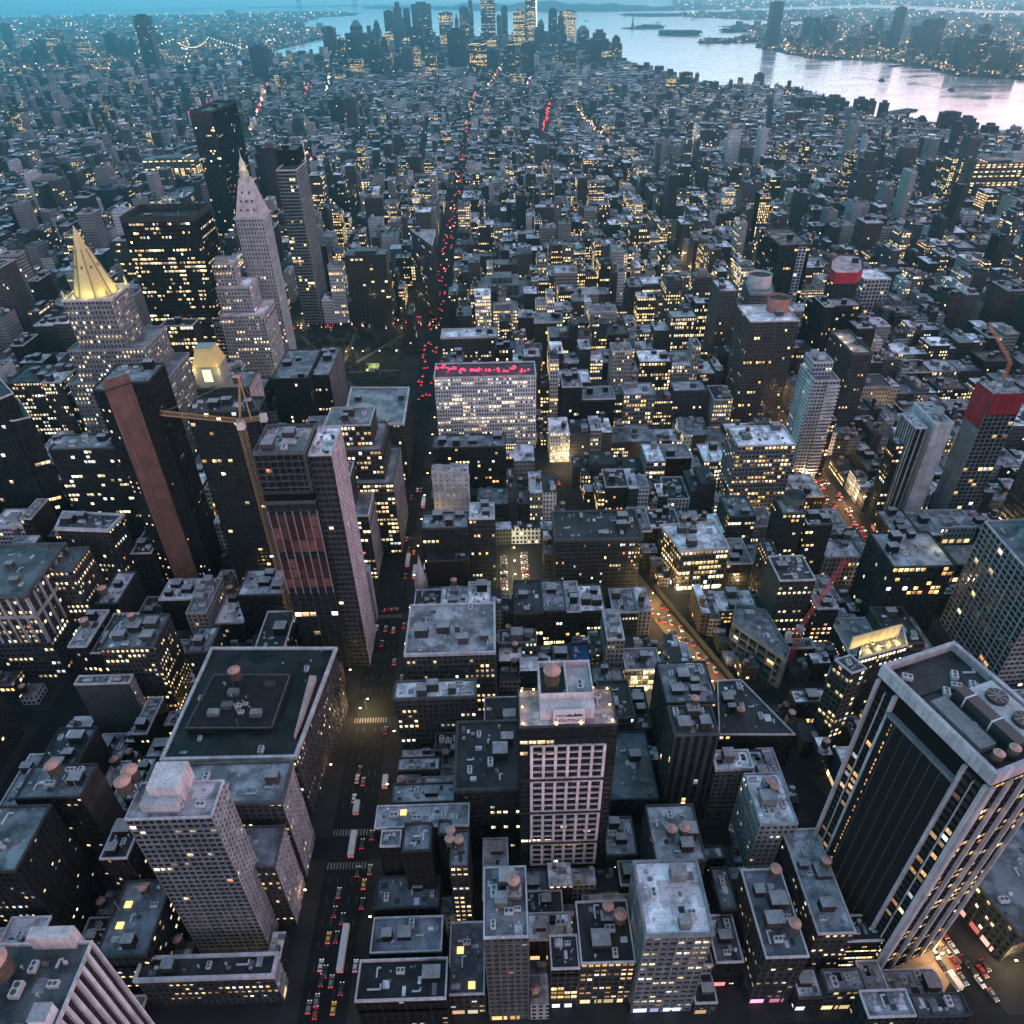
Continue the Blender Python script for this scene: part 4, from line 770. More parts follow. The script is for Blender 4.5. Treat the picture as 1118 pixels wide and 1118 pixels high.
# round small turret tower and neighbours near the broad avenue
R_ = H('apartment_tower', 'dark slim tower with a glass drum on its corner', (855, 562), (880, 561), (850, 545), 60, st((.09, .08, .08), 2.6, 3.3, .55, .5, .22), roof=MROOF, bulks=1, units=1, winobj=True); round_top(R_, 60, (866, 550), 6, 7, (.10, .11, .12))
H('loft_building', 'slim stepped block right of the glass-drum tower', (881, 575), (909, 573), (884, 560), 48, st((.10, .10, .11), 2.6, 3.5, .6, .5, .1), roof=SNOW, bulks=2, units=2)
H('loft_building', 'grey side-walled block with a roof pit and dish near the red crane', (852, 636), (890, 633), (849, 608), 50, st((.17, .15, .145), 2.8, 3.5, .5, .45, .3), edges={3: None}, roof=(.05, .05, .055), winobj=True, bulks=1, units=3)
H('loft_building', 'small block of bright window columns with white roof boxes near the red crane', (893, 667), (915, 664), (895, 645), 34, st((.08, .075, .08), 2.8, 3.5, .55, .5, .5), roof=SNOW, bulks=2, units=1, winobj=True)
H('loft_building', 'dark loft with rows of warm windows beside the white-sided house', (840, 612), (852, 611), (838, 590), 40, st((.1, .085, .08), 2.6, 3.5, .6, .5, .5), roof=DROOF, bulks=1, units=1)
# -- the white block with red lights on top, and the park
R_ = H('office_block', 'broad white block of small windows with glowing red letters on its roof', (474, 413), (585, 411), (478, 398), 67, st((.58, .54, .55), 2.15, 3.6, .48, .52, .5, row=.6, warm=.35), roof=(.05, .04, .05), winobj=True, cornice=.6, bulks=0, units=3)
g_ = random.Random(2)
for k in range(9):
    q = un(480 + k * 11.5 + g_.uniform(-1, 1), 409 - g_.uniform(0, 5), 67); mb = MB()
    for j in range(5): a_ = g_.uniform(-4, 4); z_ = 68 + g_.uniform(0, 2); mb.box(q[0] + a_, q[0] + a_ + g_.uniform(.5, 2.6), q[1] + .4 * j, q[1] + .4 * j + .25, z_, z_ + g_.uniform(.5, 2.4), bottom=True)
    mb.build('red_rooftop_light', M_RED, R_, R_.location)
for k in range(5): q = un(488 + k * 20, 405, 67); plight(R_, (q[0], q[1], 70), 500, (1, .05, .12), .4)
H('office_block', 'classical cornice block directly behind the white block with red lights', (482, 369), (542, 368), (484, 360), 40, st((.22, .21, .20), 2.8, 3.8, .5, .5, .2), roof=SNOW, cornice=.9, bulks=2, units=2)
H('loft_building', 'dark lofts with a few lit floors standing before the white block', (472, 490), (552, 488), (475, 476), 40, st((.075, .07, .068), 2.8, 3.7, .55, .5, .2), roof=(.2, .2, .23), bulks=4, units=4, winobj=True)
HP('office_tower', 'wedge-shaped old tower whose thin prow faces a street junction', 87, st((.25, .22, .21), 3.0, 4.0, .55, .55, .10), (449, 251), (472, 268), (474.5, 252), roof=(.42, .41, .42), cornice=1.0, bulks=1, units=1)
R_ = bld('lit_lawn_block', 'made-up block standing for a small yellow-lit lawn among the dark trees of the park', 'building', boxp(4, (399, 403), (412, 402), (400, 397)), 4, st((.5, .5, .3), 3, 4, .8, .7, 1.0, warm=.3), roof=(.5, .55, .2), bulks=0, units=0, pipes=0, par=.2)  # made-up block for a lit lawn, its glow put into panes and roof colour
q = un(406, 400, 4); plight(R_, (q[0], q[1], 9), 1500, (.9, 1, .3), .5)
# -- the left side: tower group round the park
def gold_tower():
    h = 138; a = un(70, 327, h); b = un(118, 329, h); c = un(131.5, 311, h); y0 = (a[1] + b[1]) / 2; x0, x1 = a[0], b[0]; dp = (x1 - x0) * 1.0
    body = [(x0, y0), (x1, y0), (x1, y0 + dp), (x0, y0 + dp)]; S = st((.36, .33, .31), 2.9, 3.7, .4, .5, .42, row=.5, warm=.3)
    big = [(x0 - 16, y0 - 6), (x1 + 24, y0 - 6), (x1 + 24, y0 + dp + 14), (x0 - 16, y0 + dp + 14)]; mid = [(x0 - 8, y0 - 3), (x1 + 14, y0 - 3), (x1 + 14, y0 + dp + 8), (x0 - 8, y0 + dp + 8)]
    root = bld('office_tower', 'limestone tower with a glowing gold pyramid roof and lit windows', 'building', big, 74, S, tiers=[(mid, 100, None), (body, h, None)], roof=MROOF, bulks=0, units=0, cornice=.5)
    c_ = np.array(body).mean(0); r0 = dp * .5 * 0.86; mb = MB(); n = 8; ang = np.arange(n) * np.pi / 4 + np.pi / 8; k = 1 / math.cos(np.pi / 8)
    def ring(r, z): return [np.array([c_[0] + r * k * math.cos(t), c_[1] + r * k * math.sin(t), z]) for t in ang]
    rs = [ring(r0 * .93, h), ring(r0 * .30, h + 33), ring(r0 * .24, h + 33.2), ring(r0 * .19, h + 39), ring(.12, h + 49)]
    for A, B in zip(rs[:-1], rs[1:]):
        for i in range(n): mb.quads([[A[i], A[(i + 1) % n], B[(i + 1) % n], B[i]]], (.52, .45, .19) if i % 2 else (.45, .39, .16))
    mb.build('gold_pyramid', M_GOLD, root, root.location)
    rb = MB()
    for i in range(n): rb.bar(rs[0][i], rs[1][i], .45, (.20, .16, .06))
    rb.build('pyramid_rib', M_GOLD, root, root.location)
    for lv in (.62,):
        for i in range(n):
            A_ = (rs[0][i] + rs[0][(i + 1) % n]) / 2; B_ = (rs[1][i] + rs[1][(i + 1) % n]) / 2; q_ = A_ + (B_ - A_) * lv; MB().box(q_[0] - .5, q_[0] + .5, q_[1] - .5, q_[1] + .5, q_[2] - .6, q_[2] + 1.4, (.16, .13, .06), bottom=True).build('dormer', M_WALL, root, root.location)
    for sx, sy in ((0, 0), (1, 0), (1, 1), (0, 1)):
        q = body[0 if (sx, sy) == (0, 0) else 1 if (sx, sy) == (1, 0) else 2 if (sx, sy) == (1, 1) else 3]; q = c_ + (np.array(q) - c_) * .93
        MB().cone(q, 1.3, .9, h, h + 5, 6, (.5, .46, .3)).cone(q, .9, 0, h + 5, h + 8, 6, (.5, .46, .3)).build('corner_pinnacle', M_WALL, root, root.location)
    for t in np.arange(8) * math.pi / 4:
        q = c_ + np.array([math.cos(t), math.sin(t)]) * (r0 * 1.22); plight(root, (*q, h + 4), 1300, (1, .84, .34), .6)
M_GOLD = tint_mat('gilded_tiles', .6, .9, 1.08, .4, metallic=.0)
gold_tower()
H('office_tower', 'broad black glass slab with yellow lit rows across its front', (131, 244), (213, 241), (222, 228), 160, st((.02, .022, .022), 1.6, 3.7, .86, .46, .36, row=1.15, warm=.6, rd=.2), roof=(.02, .02, .022), par=5.0, bulks=1, units=0)
S_ = st((.42, .38, .37), 2.9, 3.6, .42, .5, .25, row=.6)
p1 = np.array(boxp(118, (229, 290), (255, 288), (266, 283))); p0 = p1 + [[-6, -14], [22, -14], [22, 14], [-6, 14]]; pa = p1 + [[-3, -6], [12, -6], [12, 8], [-3, 8]]
bld('office_tower', 'stepped white limestone tower between the black slab and the clock tower', 'building', p0, 74, S_, tiers=[(pa, 98, None), (p1, 118, None)], roof=SNOW, bulks=2, units=2)
def clock_tower():
    h = 150; a = un(257.5, 238, h); b = un(286, 239, h); y0 = (a[1] + b[1]) / 2; x0, x1 = a[0], b[0]; d = (x1 - x0) * 1.05; S = st((.42, .40, .41), 2.9, 3.8, .36, .5, .05)
    body = [(x0, y0), (x1, y0), (x1, y0 + d), (x0, y0 + d)]
    root = bld('office_tower', 'pale clock tower with a steep pyramid roof and a small lit lantern', 'building', body, h, S, roof=SNOW, cornice=1.3, bulks=0, units=0, pipes=0)
    c = np.array(body).mean(0); r = (x1 - x0) / 2
    def sq(r, z): return [np.array([c[0] + sx * r, c[1] + sy * r * 1.05, z]) for sx, sy in ((-1, -1), (1, -1), (1, 1), (-1, 1))]
    mb = MB(); A, B = sq(r * .97, h), sq(r * .36, h + 33)
    for i in range(4): mb.quads([[A[i], A[(i + 1) % 4], B[(i + 1) % 4], B[i]]], (.40, .38, .40))
    mb.build('pyramid_roof', M_WALL, root, root.location)
    dm = MB()
    for row, k in ((.18, 3), (.4, 3), (.62, 2)):
        for i in range(k):
            x = c[0] + r * (1 - .63 * row) * ((i + .5) / k * 2 - 1) * .8; y = c[1] - r * 1.05 * (.97 - .61 * row); dm.box(x - .6, x + .6, y - .6, y + 1.2, h + 33 * row, h + 33 * row + 2, (.05, .05, .06))
    dm.build('dormer', M_WALL, root, root.location)
    MB().cone(c, r * .36, r * .33, h + 33, h + 39, 8, (.40, .37, .34)).build('lantern_base', M_WALL, root, root.location)
    MB().cone(c, r * .26, r * .22, h + 39, h + 45, 8, (.46, .42, .34)).cone(c, r * .22, r * .04, h + 45, h + 50, 8, (.46, .42, .34)).cone(c, r * .04, 0.01, h + 50, h + 58, 6, (.4, .38, .33)).build('golden_lantern', M_GOLD, root, root.location)
    for t in np.arange(4) * math.pi / 2 + .4: plight(root, (c[0] + 8 * math.cos(t), c[1] + 8 * math.sin(t), h + 41), 350, (1, .85, .45), .4)
    for sx, n_ in ((0, (0, -1)), (1, (1, 0))):                       # clock faces
        q = np.array([c[0], y0 - .12]) if sx == 0 else np.array([x1 + .12, c[1]]); t = np.array([1, 0]) if sx == 0 else np.array([0, 1]); ring = []
        for k in range(24): a_ = k * math.pi / 12; ring.append((*(q + t * 3.6 * math.cos(a_)), h - 42 + 3.6 * math.sin(a_)))
        f = MB().poly(ring, (.28, .30, .33)).build('clock_face', M_WALL, root, root.location)
        hm = MB()
        for a_, l_ in ((1.2, 2.8), (2.6, 1.9)): p_ = q + np.array(n_) * .1; e_ = p_ + t * l_ * math.cos(a_); hm.bar((*p_, h - 42), (*e_, h - 42 + l_ * math.sin(a_)), .16, (.05, .05, .05))
        hm.build('clock_hands', M_PAINT, f, root.location)
clock_tower()
H('apartment_tower', 'slim tall black tower with red lamps at its stepped top', (205, 125), (232, 123), (234, 112), 187, st((.018, .022, .025), 2.6, 3.3, .8, .6, .05), roof=(.02, .02, .02), par=3, bulks=1, units=0)
R_ = [o for o in COL.objects if o.type == 'EMPTY' and 'slim tall black' in o.get('label', '')][0]
for px_, py_ in ((206, 122), (226, 111), (231, 108)): q = un(px_, py_, 190); MB().cone(q[:2], .8, .8, 189, 191, 8).build('warning_lamp', M_TAIL, R_, R_.location)
H('apartment_tower', 'unfinished tower of pale bare floor slabs with a dark netted top', (301, 187), (324, 186), (333, 176), 168, st((.34, .35, .33), 3.2, 3.6, .95, .62, .10, rd=1.2), tiers=[(boxp(182, (300, 165), (323, 164), (332, 158)), 182, st((.02, .02, .02), 3, 4, .3, .3, .02))], roof=DROOF, bulks=1, units=1)
# brown slab tower with chamfered flank
h = 150; _p = P(h, (101, 426), (115, 428), (138, 418), (162, 422)); x0 = _p[0][0]; x1 = un(141, 424, h)[0]
_pp = [_p[0], _p[1], (_p[1][0] + 10, _p[1][1] + 10), (_p[1][0] + 19, _p[1][1] + 10), (_p[1][0] + 19, _p[1][1] + 34), (_p[0][0], _p[1][1] + 34)]
R_ = bld('apartment_tower', 'tall dark brick slab tower with a blank reddish chamfered edge', 'building', _pp, h, st((.045, .038, .04), 2.4, 3.2, .35, .45, .05), edges={0: st((.03, .035, .04), 4, 3.3, .3, .4, .3), 1: None}, roof=(.2, .22, .24), bulks=1, units=3, par=1.0)
ch = MB(); a_, b_ = np.array(_pp[1]), np.array(_pp[2]); n_ = np.array([.7071, -.7071]); ch.quads([[[*(a_ + n_ * .05), 0], [*(b_ + n_ * .05), 0], [*(b_ + n_ * .05), h + 6], [*(a_ + n_ * .05), h + 6]]], (.135, .088, .078)); ch.build('chamfer_wall', M_WALL, R_, R_.location)
H('office_block', 'wide office block of dark ribbon floors behind the brown slab tower', (51, 494), (138, 488), (60, 476), 92, st((.07, .075, .08), 2.4, 3.5, .9, .5, .16, row=1.3, warm=.4), roof=MROOF, bulks=3, units=5, winobj=False)
H('office_block', 'low classical block with a crest of roof finials and yellow window rows', (7, 418), (52, 417), (73, 399), 58, st((.13, .13, .13), 2.6, 3.7, .6, .5, .6, row=.7, warm=.3), roof=(.03, .035, .04), cornice=.6, bulks=2, units=2)
HP('office_tower', 'glass tower with a plain grey end wall at the edge of the photo', 96, st((.05, .055, .06), 2.8, 3.5, .8, .6, .1), (-30, 462), (16, 460), (34, 456), (20, 436), (-30, 440), edges={}, roof=DROOF, bulks=1, units=1)
HP('office_tower', 'dark faceted glass tower with a white roof line in the left corner', 112, st((.03, .04, .042), 3.0, 3.5, .85, .7, .06), (-60, 440), (-2, 437), (15, 430), (0, 414), (-60, 418), roof=DROOF, bulks=0, units=0)
h = 64; _a = un(27, 650, h); _b = un(63, 595, h)
bld('office_block', 'ornate corner block with a tall arcaded top storey and white cornice', 'building', [(_a[0] - 40, _a[1]), (_a[0], _a[1]), (_a[0], _b[1]), (_a[0] - 40, _b[1])], h, st((.22, .22, .21), 2.9, 3.6, .6, .55, .32, row=1.0, warm=.5), roof=(.12, .14, .15), winobj=True, cornice=1.4, bulks=2, units=3, edges={})
R_ = [o for o in COL.objects if o.type == 'EMPTY' and 'arcaded top' in o.get('label', '')][0]
am = MB()
for k in range(8): y = _a[1] + (_b[1] - _a[1]) * k / 7; am.box(_a[0] + .02, _a[0] + .9, y - .6, y + .6, 30, 62, (.36, .36, .36), bottom=True)  # west piers painted paler than the north ones, for the evening light
for k in range(9): x = _a[0] - 40 * k / 8; am.box(x - .6, x + .6, _a[1] - .9, _a[1] - .02, 30, 62, (.30, .31, .31), bottom=True)
am.box(_a[0] + .05, _a[0] + 1.2, _a[1] - 1.2, _b[1], 48.5, 50, (.36, .36, .36), bottom=True).box(_a[0] - 40, _a[0], _a[1] - 1.2, _a[1] - .05, 48.5, 50, (.3, .31, .31), bottom=True).build('arcade_pier', M_WALL, R_, R_.location)
h = 60; _a = un(79, 624, h); _b = un(101, 598, h)
bld('office_block', 'plain lit wing behind the arcaded corner block', 'building', [(_a[0] - 34, _a[1]), (_a[0], _a[1]), (_a[0], _b[1]), (_a[0] - 34, _b[1])], h, st((.25, .235, .22), 2.6, 3.5, .5, .5, .55, warm=.4), roof=(.09, .10, .11), winobj=True, bulks=0, units=1)
HP('loft_building', 'classical block with a carved pale top storey left of the brown slab', 66, st((.12, .12, .12), 2.6, 3.7, .5, .5, .15), (62, 577), (118, 579), (134, 563), (70, 560), roof=(.07, .08, .085), cornice=1.0, bulks=2, units=2, winobj=True)
H('loft_building', 'low block with four rows of yellow windows and a cluttered blue-grey roof', (109, 709), (167, 708), (173, 672), 56, st((.17, .16, .15), 2.4, 3.5, .55, .5, .55, row=.5, warm=.4), roof=(.14, .17, .19), winobj=True, bulks=4, units=4, tanks=1, pipes=5)
H('loft_building', 'blank grey party wall block with a pale flank of tiny windows', (79, 752), (143, 743), (152, 737), 40, st((.20, .20, .20), 60, 60, .02, .02, 0), edges={1: st((.40, .35, .34), 3, 3.4, .3, .35, .05)}, roof=(.13, .15, .16), bulks=1, units=2)  # west face coloured paler, putting the evening glow into the masonry
H('loft_building', 'small narrow-roofed tower beside the wide dark-roofed block', (203, 714), (229, 712), (237, 685), 42, st((.10, .10, .105), 2.6, 3.6, .5, .5, .08), roof=(.17, .19, .21), bulks=1, units=1, winobj=True)
_h = 46
R_ = HP('office_block', 'wide block with a black roof court, sunlit pink flank and pale parapet', _h, st((.27, .23, .22), 2.5, 3.7, .45, .55, .12, warm=.4), (178, 829), (322, 826), (366, 709), (232, 709), roof=(.025, .027, .03), winobj=True, cornice=1.0, bulks=0, units=6, pipes=4)
_q = P(_h, (205, 800), (298, 800), (318, 742), (236, 742)); MB().prism(ccw(_q), _h, _h + 3.2, (.022, .022, .025)).build('roof_house', M_WALL, R_, R_.location); _i = ccw(_q); rm_ = MB()
for i in range(4): rm_.obox(_i[i], _i[(i + 1) % 4], .3, _h + 3.2 + .003 * i, _h + 3.8 + .003 * i, (.09, .09, .10))
rm_.build('roof_house_parapet', M_WALL, R_, R_.location)
_g = random.Random(8); _c = _i.mean(0)
for i in range(16): _w = _g.uniform(.1, .82); _b = _i[_g.randrange(4)]; _e = _i[_g.randrange(4)]; _t = _g.random(); _s = _c + ((_b * _t + _e * (1 - _t)) - _c) * _w; put(_g.choice((UNIT, PIPE, PIPE)), R_, _s[0], _s[1], _h + 3.2, _g.uniform(.7, 1.2))
for i in range(5): _s = _c + (_i[i % 4] - _c) * _g.uniform(.2, .6); MB().box(_s[0] - 2.5, _s[0] + 2.5, _s[1] - 1.6, _s[1] + 1.6, _h + 3.2, _h + _g.uniform(4.7, 7), np.array((.12, .12, .13)) * _g.uniform(.4, 2)).build('plant_box', M_WALL, R_, R_.location)
_q = P(_h, (252, 758), (268, 757), (272, 745), (256, 745)); put(TANK, R_, *np.array(_q).mean(0), _h + 3.1, 1.4)
_q = P(_h, (322, 808), (330, 790), (346, 742), (339, 742)); MB().prism(ccw(_q), _h, _h + 3, (.40, .32, .30)).build('glow_tinted_parapet_wall', M_WALL, R_, R_.location)  # low west wall tinted pink, the western glow put into its colour
h = 98; _pt = boxp(h, (137, 895), (231, 894), (247, 853))
R_ = bld('apartment_tower', 'tall tower of fine dark grid windows with a white roof box and pale flank', 'building', _pt, h, st((.34, .32, .33), 2.4, 3.0, .72, .6, .035, rd=.25), edges={1: st((.42, .36, .36), 2.3, 3.0, .55, .5, .04)}, roof=(.40, .39, .42), winobj=True, bulks=0, units=3, par=.9, pipes=4)  # west flank's pinkish tone is sunset glow put into the wall colour
_q = boxp(h + 8, (160, 862), (195, 862), (165, 834)); MB().box(_q[0][0], _q[1][0], _q[0][1], _q[2][1], h, h + 9, (.52, .48, .50)).build('roof_box', M_WALL, R_, R_.location)
_q = boxp(h + 4, (152, 880), (193, 880), (155, 862)); MB().box(_q[0][0], _q[1][0], _q[0][1], _q[2][1] - .1, h, h + 4.5, (.42, .40, .42)).build('roof_box', M_WALL, R_, R_.location)
for q_ in ((143, 870), (150, 858)): q = un(*q_, h); put(TANK, R_, q[0], q[1], h, 1.3)
HP('brick_building', 'wide low dark roof with a tank running along the lit diagonal street', 24, st(DBRICK, 3, 3.8, .5, .5, .1), (785, 803), (868, 803), (809, 743), (783, 744), roof=DROOF, bulks=2, units=4, tanks=1)
_h = 57; _q = boxp(_h, (225, 878), (310, 876), (320, 832))
bld('loft_building', 'stone block with a glow-tinted flank and an arched top floor beside the avenue', 'building', [(-150, _q[0][1]), (-92, _q[0][1]), (-92, _q[2][1]), (-150, _q[2][1])], _h, st((.24, .20, .19), 2.9, 3.6, .45, .5, .2), edges={1: st((.44, .35, .34), 2.4, 3.6, .5, .5, .12)}, roof=(.24, .25, .28), winobj=True, cornice=.7, bulks=1, units=6, pipes=8)  # pink of the west flank is painted evening glow
_q = boxp(46, (240, 932), (305, 931), (310, 890)); bld('loft_building', 'lower step with a glow-tinted flank in front of the arched top block', 'building', [(-135, 151), (-92, 151), (-92, 168), (-135, 168)], 46, st((.20, .165, .155), 2.9, 3.6, .4, .5, .25), edges={1: st((.44, .35, .34), 2.4, 3.6, .5, .5, .15)}, roof=(.2, .2, .23), winobj=True, bulks=0, units=2)  # west face carries the same painted glow as the block behind
H('loft_building', 'low dark-courted block with lit top rows at the bottom by the avenue', (149, 1068), (297, 1067), (313, 1042), 23, st((.17, .16, .16), 2.5, 3.6, .55, .5, .5), edges={1: st((.40, .34, .33), 2.5, 3.6, .5, .5, .1)}, roof=(.03, .03, .035), winobj=True, cornice=.8, bulks=1, units=1, shop=[(1, (1, .7, .35))])  # paler west face has the western glow painted in
H('brick_building', 'low grey roof with skylights wedged between dark tower and grid tower', (104, 1046), (160, 1044), (150, 962), 30, st(DGREY, 3, 3.6, .5, .5, .3), roof=(.16, .18, .21), skylit=2, bulks=1, units=1, tanks=1)
def ribbed():
    h = 112; nr = un(72, 1101, h); fr = un(104, 1029, h); x1 = nr[0]; y0, y1 = nr[1], fr[1]; S = st((.52, .47, .46), 2.2, 3.3, .6, .55, .02)
    R_ = bld('office_tower', 'white ribbed tower with open roof courts in the bottom corner', 'building', [(x1 - 26, y0 - 12), (x1, y0 - 12), (x1, y1), (x1 - 26, y1)], h, S, edges={1: st((.55, .48, .48), 3.0, 60, .55, 1.0, 0, rd=.9)}, roof=(.09, .10, .11), winobj=True, par=1.2, bulks=2, units=6, pipes=4)
    q = boxp(h + 8, (24, 1022), (72, 1020), (26, 1008)); MB().box(q[0][0], q[1][0], q[0][1], q[2][1], h - 20, h + 6, (.46, .44, .44)).build('roof_box', M_WALL, R_, R_.location)
    q = un(8, 1068, h); put(TANK, R_, q[0], q[1], h - 2, 1.7)
ribbed()
h = 62; _a = un(88.5, 871, h); _b = un(106, 835, h)
R_ = bld('apartment_tower', 'dark slab with a brown blank flank and a big tank with a glow-tinted cap', 'building', [(_a[0] - 26, _a[1]), (_a[0], _a[1]), (_a[0], _b[1]), (_a[0] - 26, _b[1])], h, st((.05, .055, .06), 2.6, 3.3, .55, .45, .08), edges={1: st((.19, .125, .11), 9, 9, .05, .05, 0)}, roof=(.14, .16, .18), winobj=True, bulks=1, units=3); q = un(66, 850, h); put(TANK, R_, q[0], q[1], h, 1.35)
h = 66; _a = un(39, 912, h); _b = un(48, 880, h)
bld('apartment_tower', 'dark corner tower with scattered yellow windows at the left edge', 'building', [(_a[0] - 34, _a[1] - 14), (_a[0], _a[1] - 14), (_a[0], _b[1]), (_a[0] - 34, _b[1])], h, st((.05, .055, .055), 2.4, 3.3, .55, .5, .3), edges={1: st((.06, .05, .05), 3, 3.3, .4, .4, .12)}, roof=(.13, .16, .18), winobj=True, bulks=2, units=2)
# glass tower under construction
h = 146; _a = un(277, 497, h); _b = un(333, 496, h); _c = un(355, 508, h); y0 = (_a[1] + _b[1]) / 2; d_ = 26
R_ = bld('construction_tower', 'unfinished glass tower with reddish glass bays and bare top floors behind a crane', 'building', [(_a[0], y0), (_b[0], y0), (_b[0], y0 + d_), (_a[0], y0 + d_)], 118, st((.13, .12, .13), 3.7, 3.6, .82, .8, .02, rd=.15), tiers=[([(_a[0], y0), (_b[0], y0), (_b[0], y0 + d_), (_a[0], y0 + d_)], 124, st((.012, .012, .014), 9, 9, .05, .05, 0)), ([(_a[0], y0), (_b[0], y0), (_b[0], y0 + d_), (_a[0], y0 + d_)], h, st((.22, .22, .23), 3.6, 3.9, .9, .72, .05, rd=1.5))], roof=(.34, .30, .31), bulks=2, units=2, par=2.0)
for z0_, z1_ in ((64, 84), (88, 112)):
    for i in range(6):
        for j in range(3):
            xa = _a[0] + (_b[0] - _a[0]) * (i + .08) / 6; xb = _a[0] + (_b[0] - _a[0]) * (i + .92) / 6; dz = (z1_ - z0_) / 3; MB().quads([[[xa, y0 - .1, z0_ + dz * j + .3], [xb, y0 - .1, z0_ + dz * j + .3], [xb, y0 - .1, z0_ + dz * (j + 1) - .3], [xa, y0 - .1, z0_ + dz * (j + 1) - .3]]], np.array([.085, .035, .03]) * random.choice((.5, .8, 1.2, 1.8))).build('red_glass_pane', M_TINT, R_, R_.location)
fm = MB()
for i in range(7): x = _a[0] + (_b[0] - _a[0]) * i / 6; fm.box(x - .3, x + .3, y0 - .7, y0 - .15, 60, 114, (.15, .155, .18), bottom=True)
fm.build('glass_fin', M_PAINT, R_, R_.location)
bld('construction_tower', 'stair slab with a glow-tinted edge, attached to the right of the unfinished glass tower', 'building', [(_b[0] + .3, y0 + 3), (_c[0], y0 + 3), (_c[0], y0 + d_ + 4), (_b[0] + .3, y0 + d_ + 4)], 143, st((.21, .18, .185), 3.0, 3.4, .7, .5, .03), edges={1: st((.50, .33, .33), 3.2, 3.4, .5, .4, .02)}, roof=SNOW, bulks=0, units=2)  # pink west edge is sunset glow painted onto the slab
H('apartment_tower', 'grey grid tower of balcony slabs standing left of the yellow crane', (203, 452), (282, 448), (212, 436), 132, st((.085, .095, .10), 3.0, 3.0, .72, .62, .05), roof=(.06, .065, .07), bulks=3, units=3)
h = 96; R_ = H('office_tower', 'tower with a lit gold mansard crown behind the grid tower', (214, 425), (272, 423), (284, 405), h, st((.17, .16, .16), 2.8, 3.6, .5, .5, .2), edges={1: st((.50, .30, .26), 2.8, 3.6, .3, .4, .05)}, roof=MROOF, bulks=2, units=2)  # orange of the west face is painted sunset glow
q = un(234, 415, h); mb = MB(); 
for (ra, za), (rb_, zb_) in (((9, h), (9, h + 14)), ((9, h + 14), (6, h + 24)), ((6, h + 24), (6, h + 26))):
    A = [np.array([q[0] + sx * ra, q[1] + sy * ra, za]) for sx, sy in ((-1, -1), (1, -1), (1, 1), (-1, 1))]; B = [np.array([q[0] + sx * rb_, q[1] + sy * rb_, zb_]) for sx, sy in ((-1, -1), (1, -1), (1, 1), (-1, 1))]
    for i in range(4): mb.quads([[A[i], A[(i + 1) % 4], B[(i + 1) % 4], B[i]]], (.55, .42, .15) if za > h + 10 else (.2, .2, .19))
mb.poly([(q[0] + sx * 6, q[1] + sy * 6, h + 26) for sx, sy in ((-1, -1), (1, -1), (1, 1), (-1, 1))], (.2, .2, .2)).build('mansard_crown', M_GOLD, R_, R_.location)
MB().quads([[[q[0] - 3, q[1] - 9.1, h + 3], [q[0] + 3, q[1] - 9.1, h + 3], [q[0] + 3, q[1] - 9.1, h + 12], [q[0] - 3, q[1] - 9.1, h + 12]]], (1.1, 1.2, .5)).build('lit_arch_window', M_GLOWA, R_, R_.location)
for sx in (-11, 11): plight(R_, (q[0] + sx, q[1] - 12, h + 11), 2500, (1, .8, .25), .5)
H('loft_building', 'dark brick block pair, nearer one, below the stepped white tower', (296, 415), (336, 413), (344, 382), 66, st((.065, .06, .06), 2.8, 3.6, .45, .5, .08), roof=(.16, .18, .20), bulks=3, units=3)
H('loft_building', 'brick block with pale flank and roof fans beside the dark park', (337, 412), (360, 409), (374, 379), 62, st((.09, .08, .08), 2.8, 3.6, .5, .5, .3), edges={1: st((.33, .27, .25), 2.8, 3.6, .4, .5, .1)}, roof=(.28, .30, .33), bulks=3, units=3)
S_ = st((.20, .18, .155), 2.5, 3.5, .62, .5, .62, row=.6, warm=.35)
h = 95; p1 = np.array(boxp(h, (354, 466), (404, 465), (364, 446))); p0 = np.array([p1[0] + [-4, -12], p1[1] + [12, -12], p1[2] + [12, 10], p1[3] + [-4, 10]]); pa = np.array([p1[0] + [-2, -6], p1[1] + [6, -6], p1[2] + [6, 6], p1[3] + [-2, 6]])
bld('office_tower', 'stepped brick tower full of yellow windows along the avenue', 'building', p0, 58, dict(S_), tiers=[(pa, 80, None), (p1, h, None)], roof=(.2, .21, .23), bulks=2, units=2, edges={1: st((.36, .29, .27), 2.5, 3.5, .5, .5, .25)})  # west face lighter than the rest, western glow put into its colour
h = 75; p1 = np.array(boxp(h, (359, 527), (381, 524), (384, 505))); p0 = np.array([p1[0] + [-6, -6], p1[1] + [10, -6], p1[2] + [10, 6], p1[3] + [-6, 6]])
bld('office_tower', 'second stepped tower with zigzag set-backs below the taller stepped tower', 'building', p0, 52, dict(S_, lit=.4), tiers=[(p1, h, None)], roof=(.16, .18, .21), bulks=1, units=2, edges={1: st((.40, .32, .30), 2.5, 3.5, .5, .5, .2)})  # again a lighter west face, coloured for the western glow
HP('office_block', 'square flat-roofed block with a hollow roof court at the park corner', 52, st((.15, .14, .14), 2.6, 3.7, .5, .5, .12), (376, 462), (440, 463), (446, 424), (384, 424), roof=(.22, .24, .26), cornice=1.0, bulks=2, units=3)
H('brick_building', 'narrow white party wall house with a sign lamp beside the avenue', (392, 626), (403, 624), (396, 618), 40, st((.40, .37, .40), 9, 9, .05, .05, 0), roof=SNOW, bulks=0, units=1)
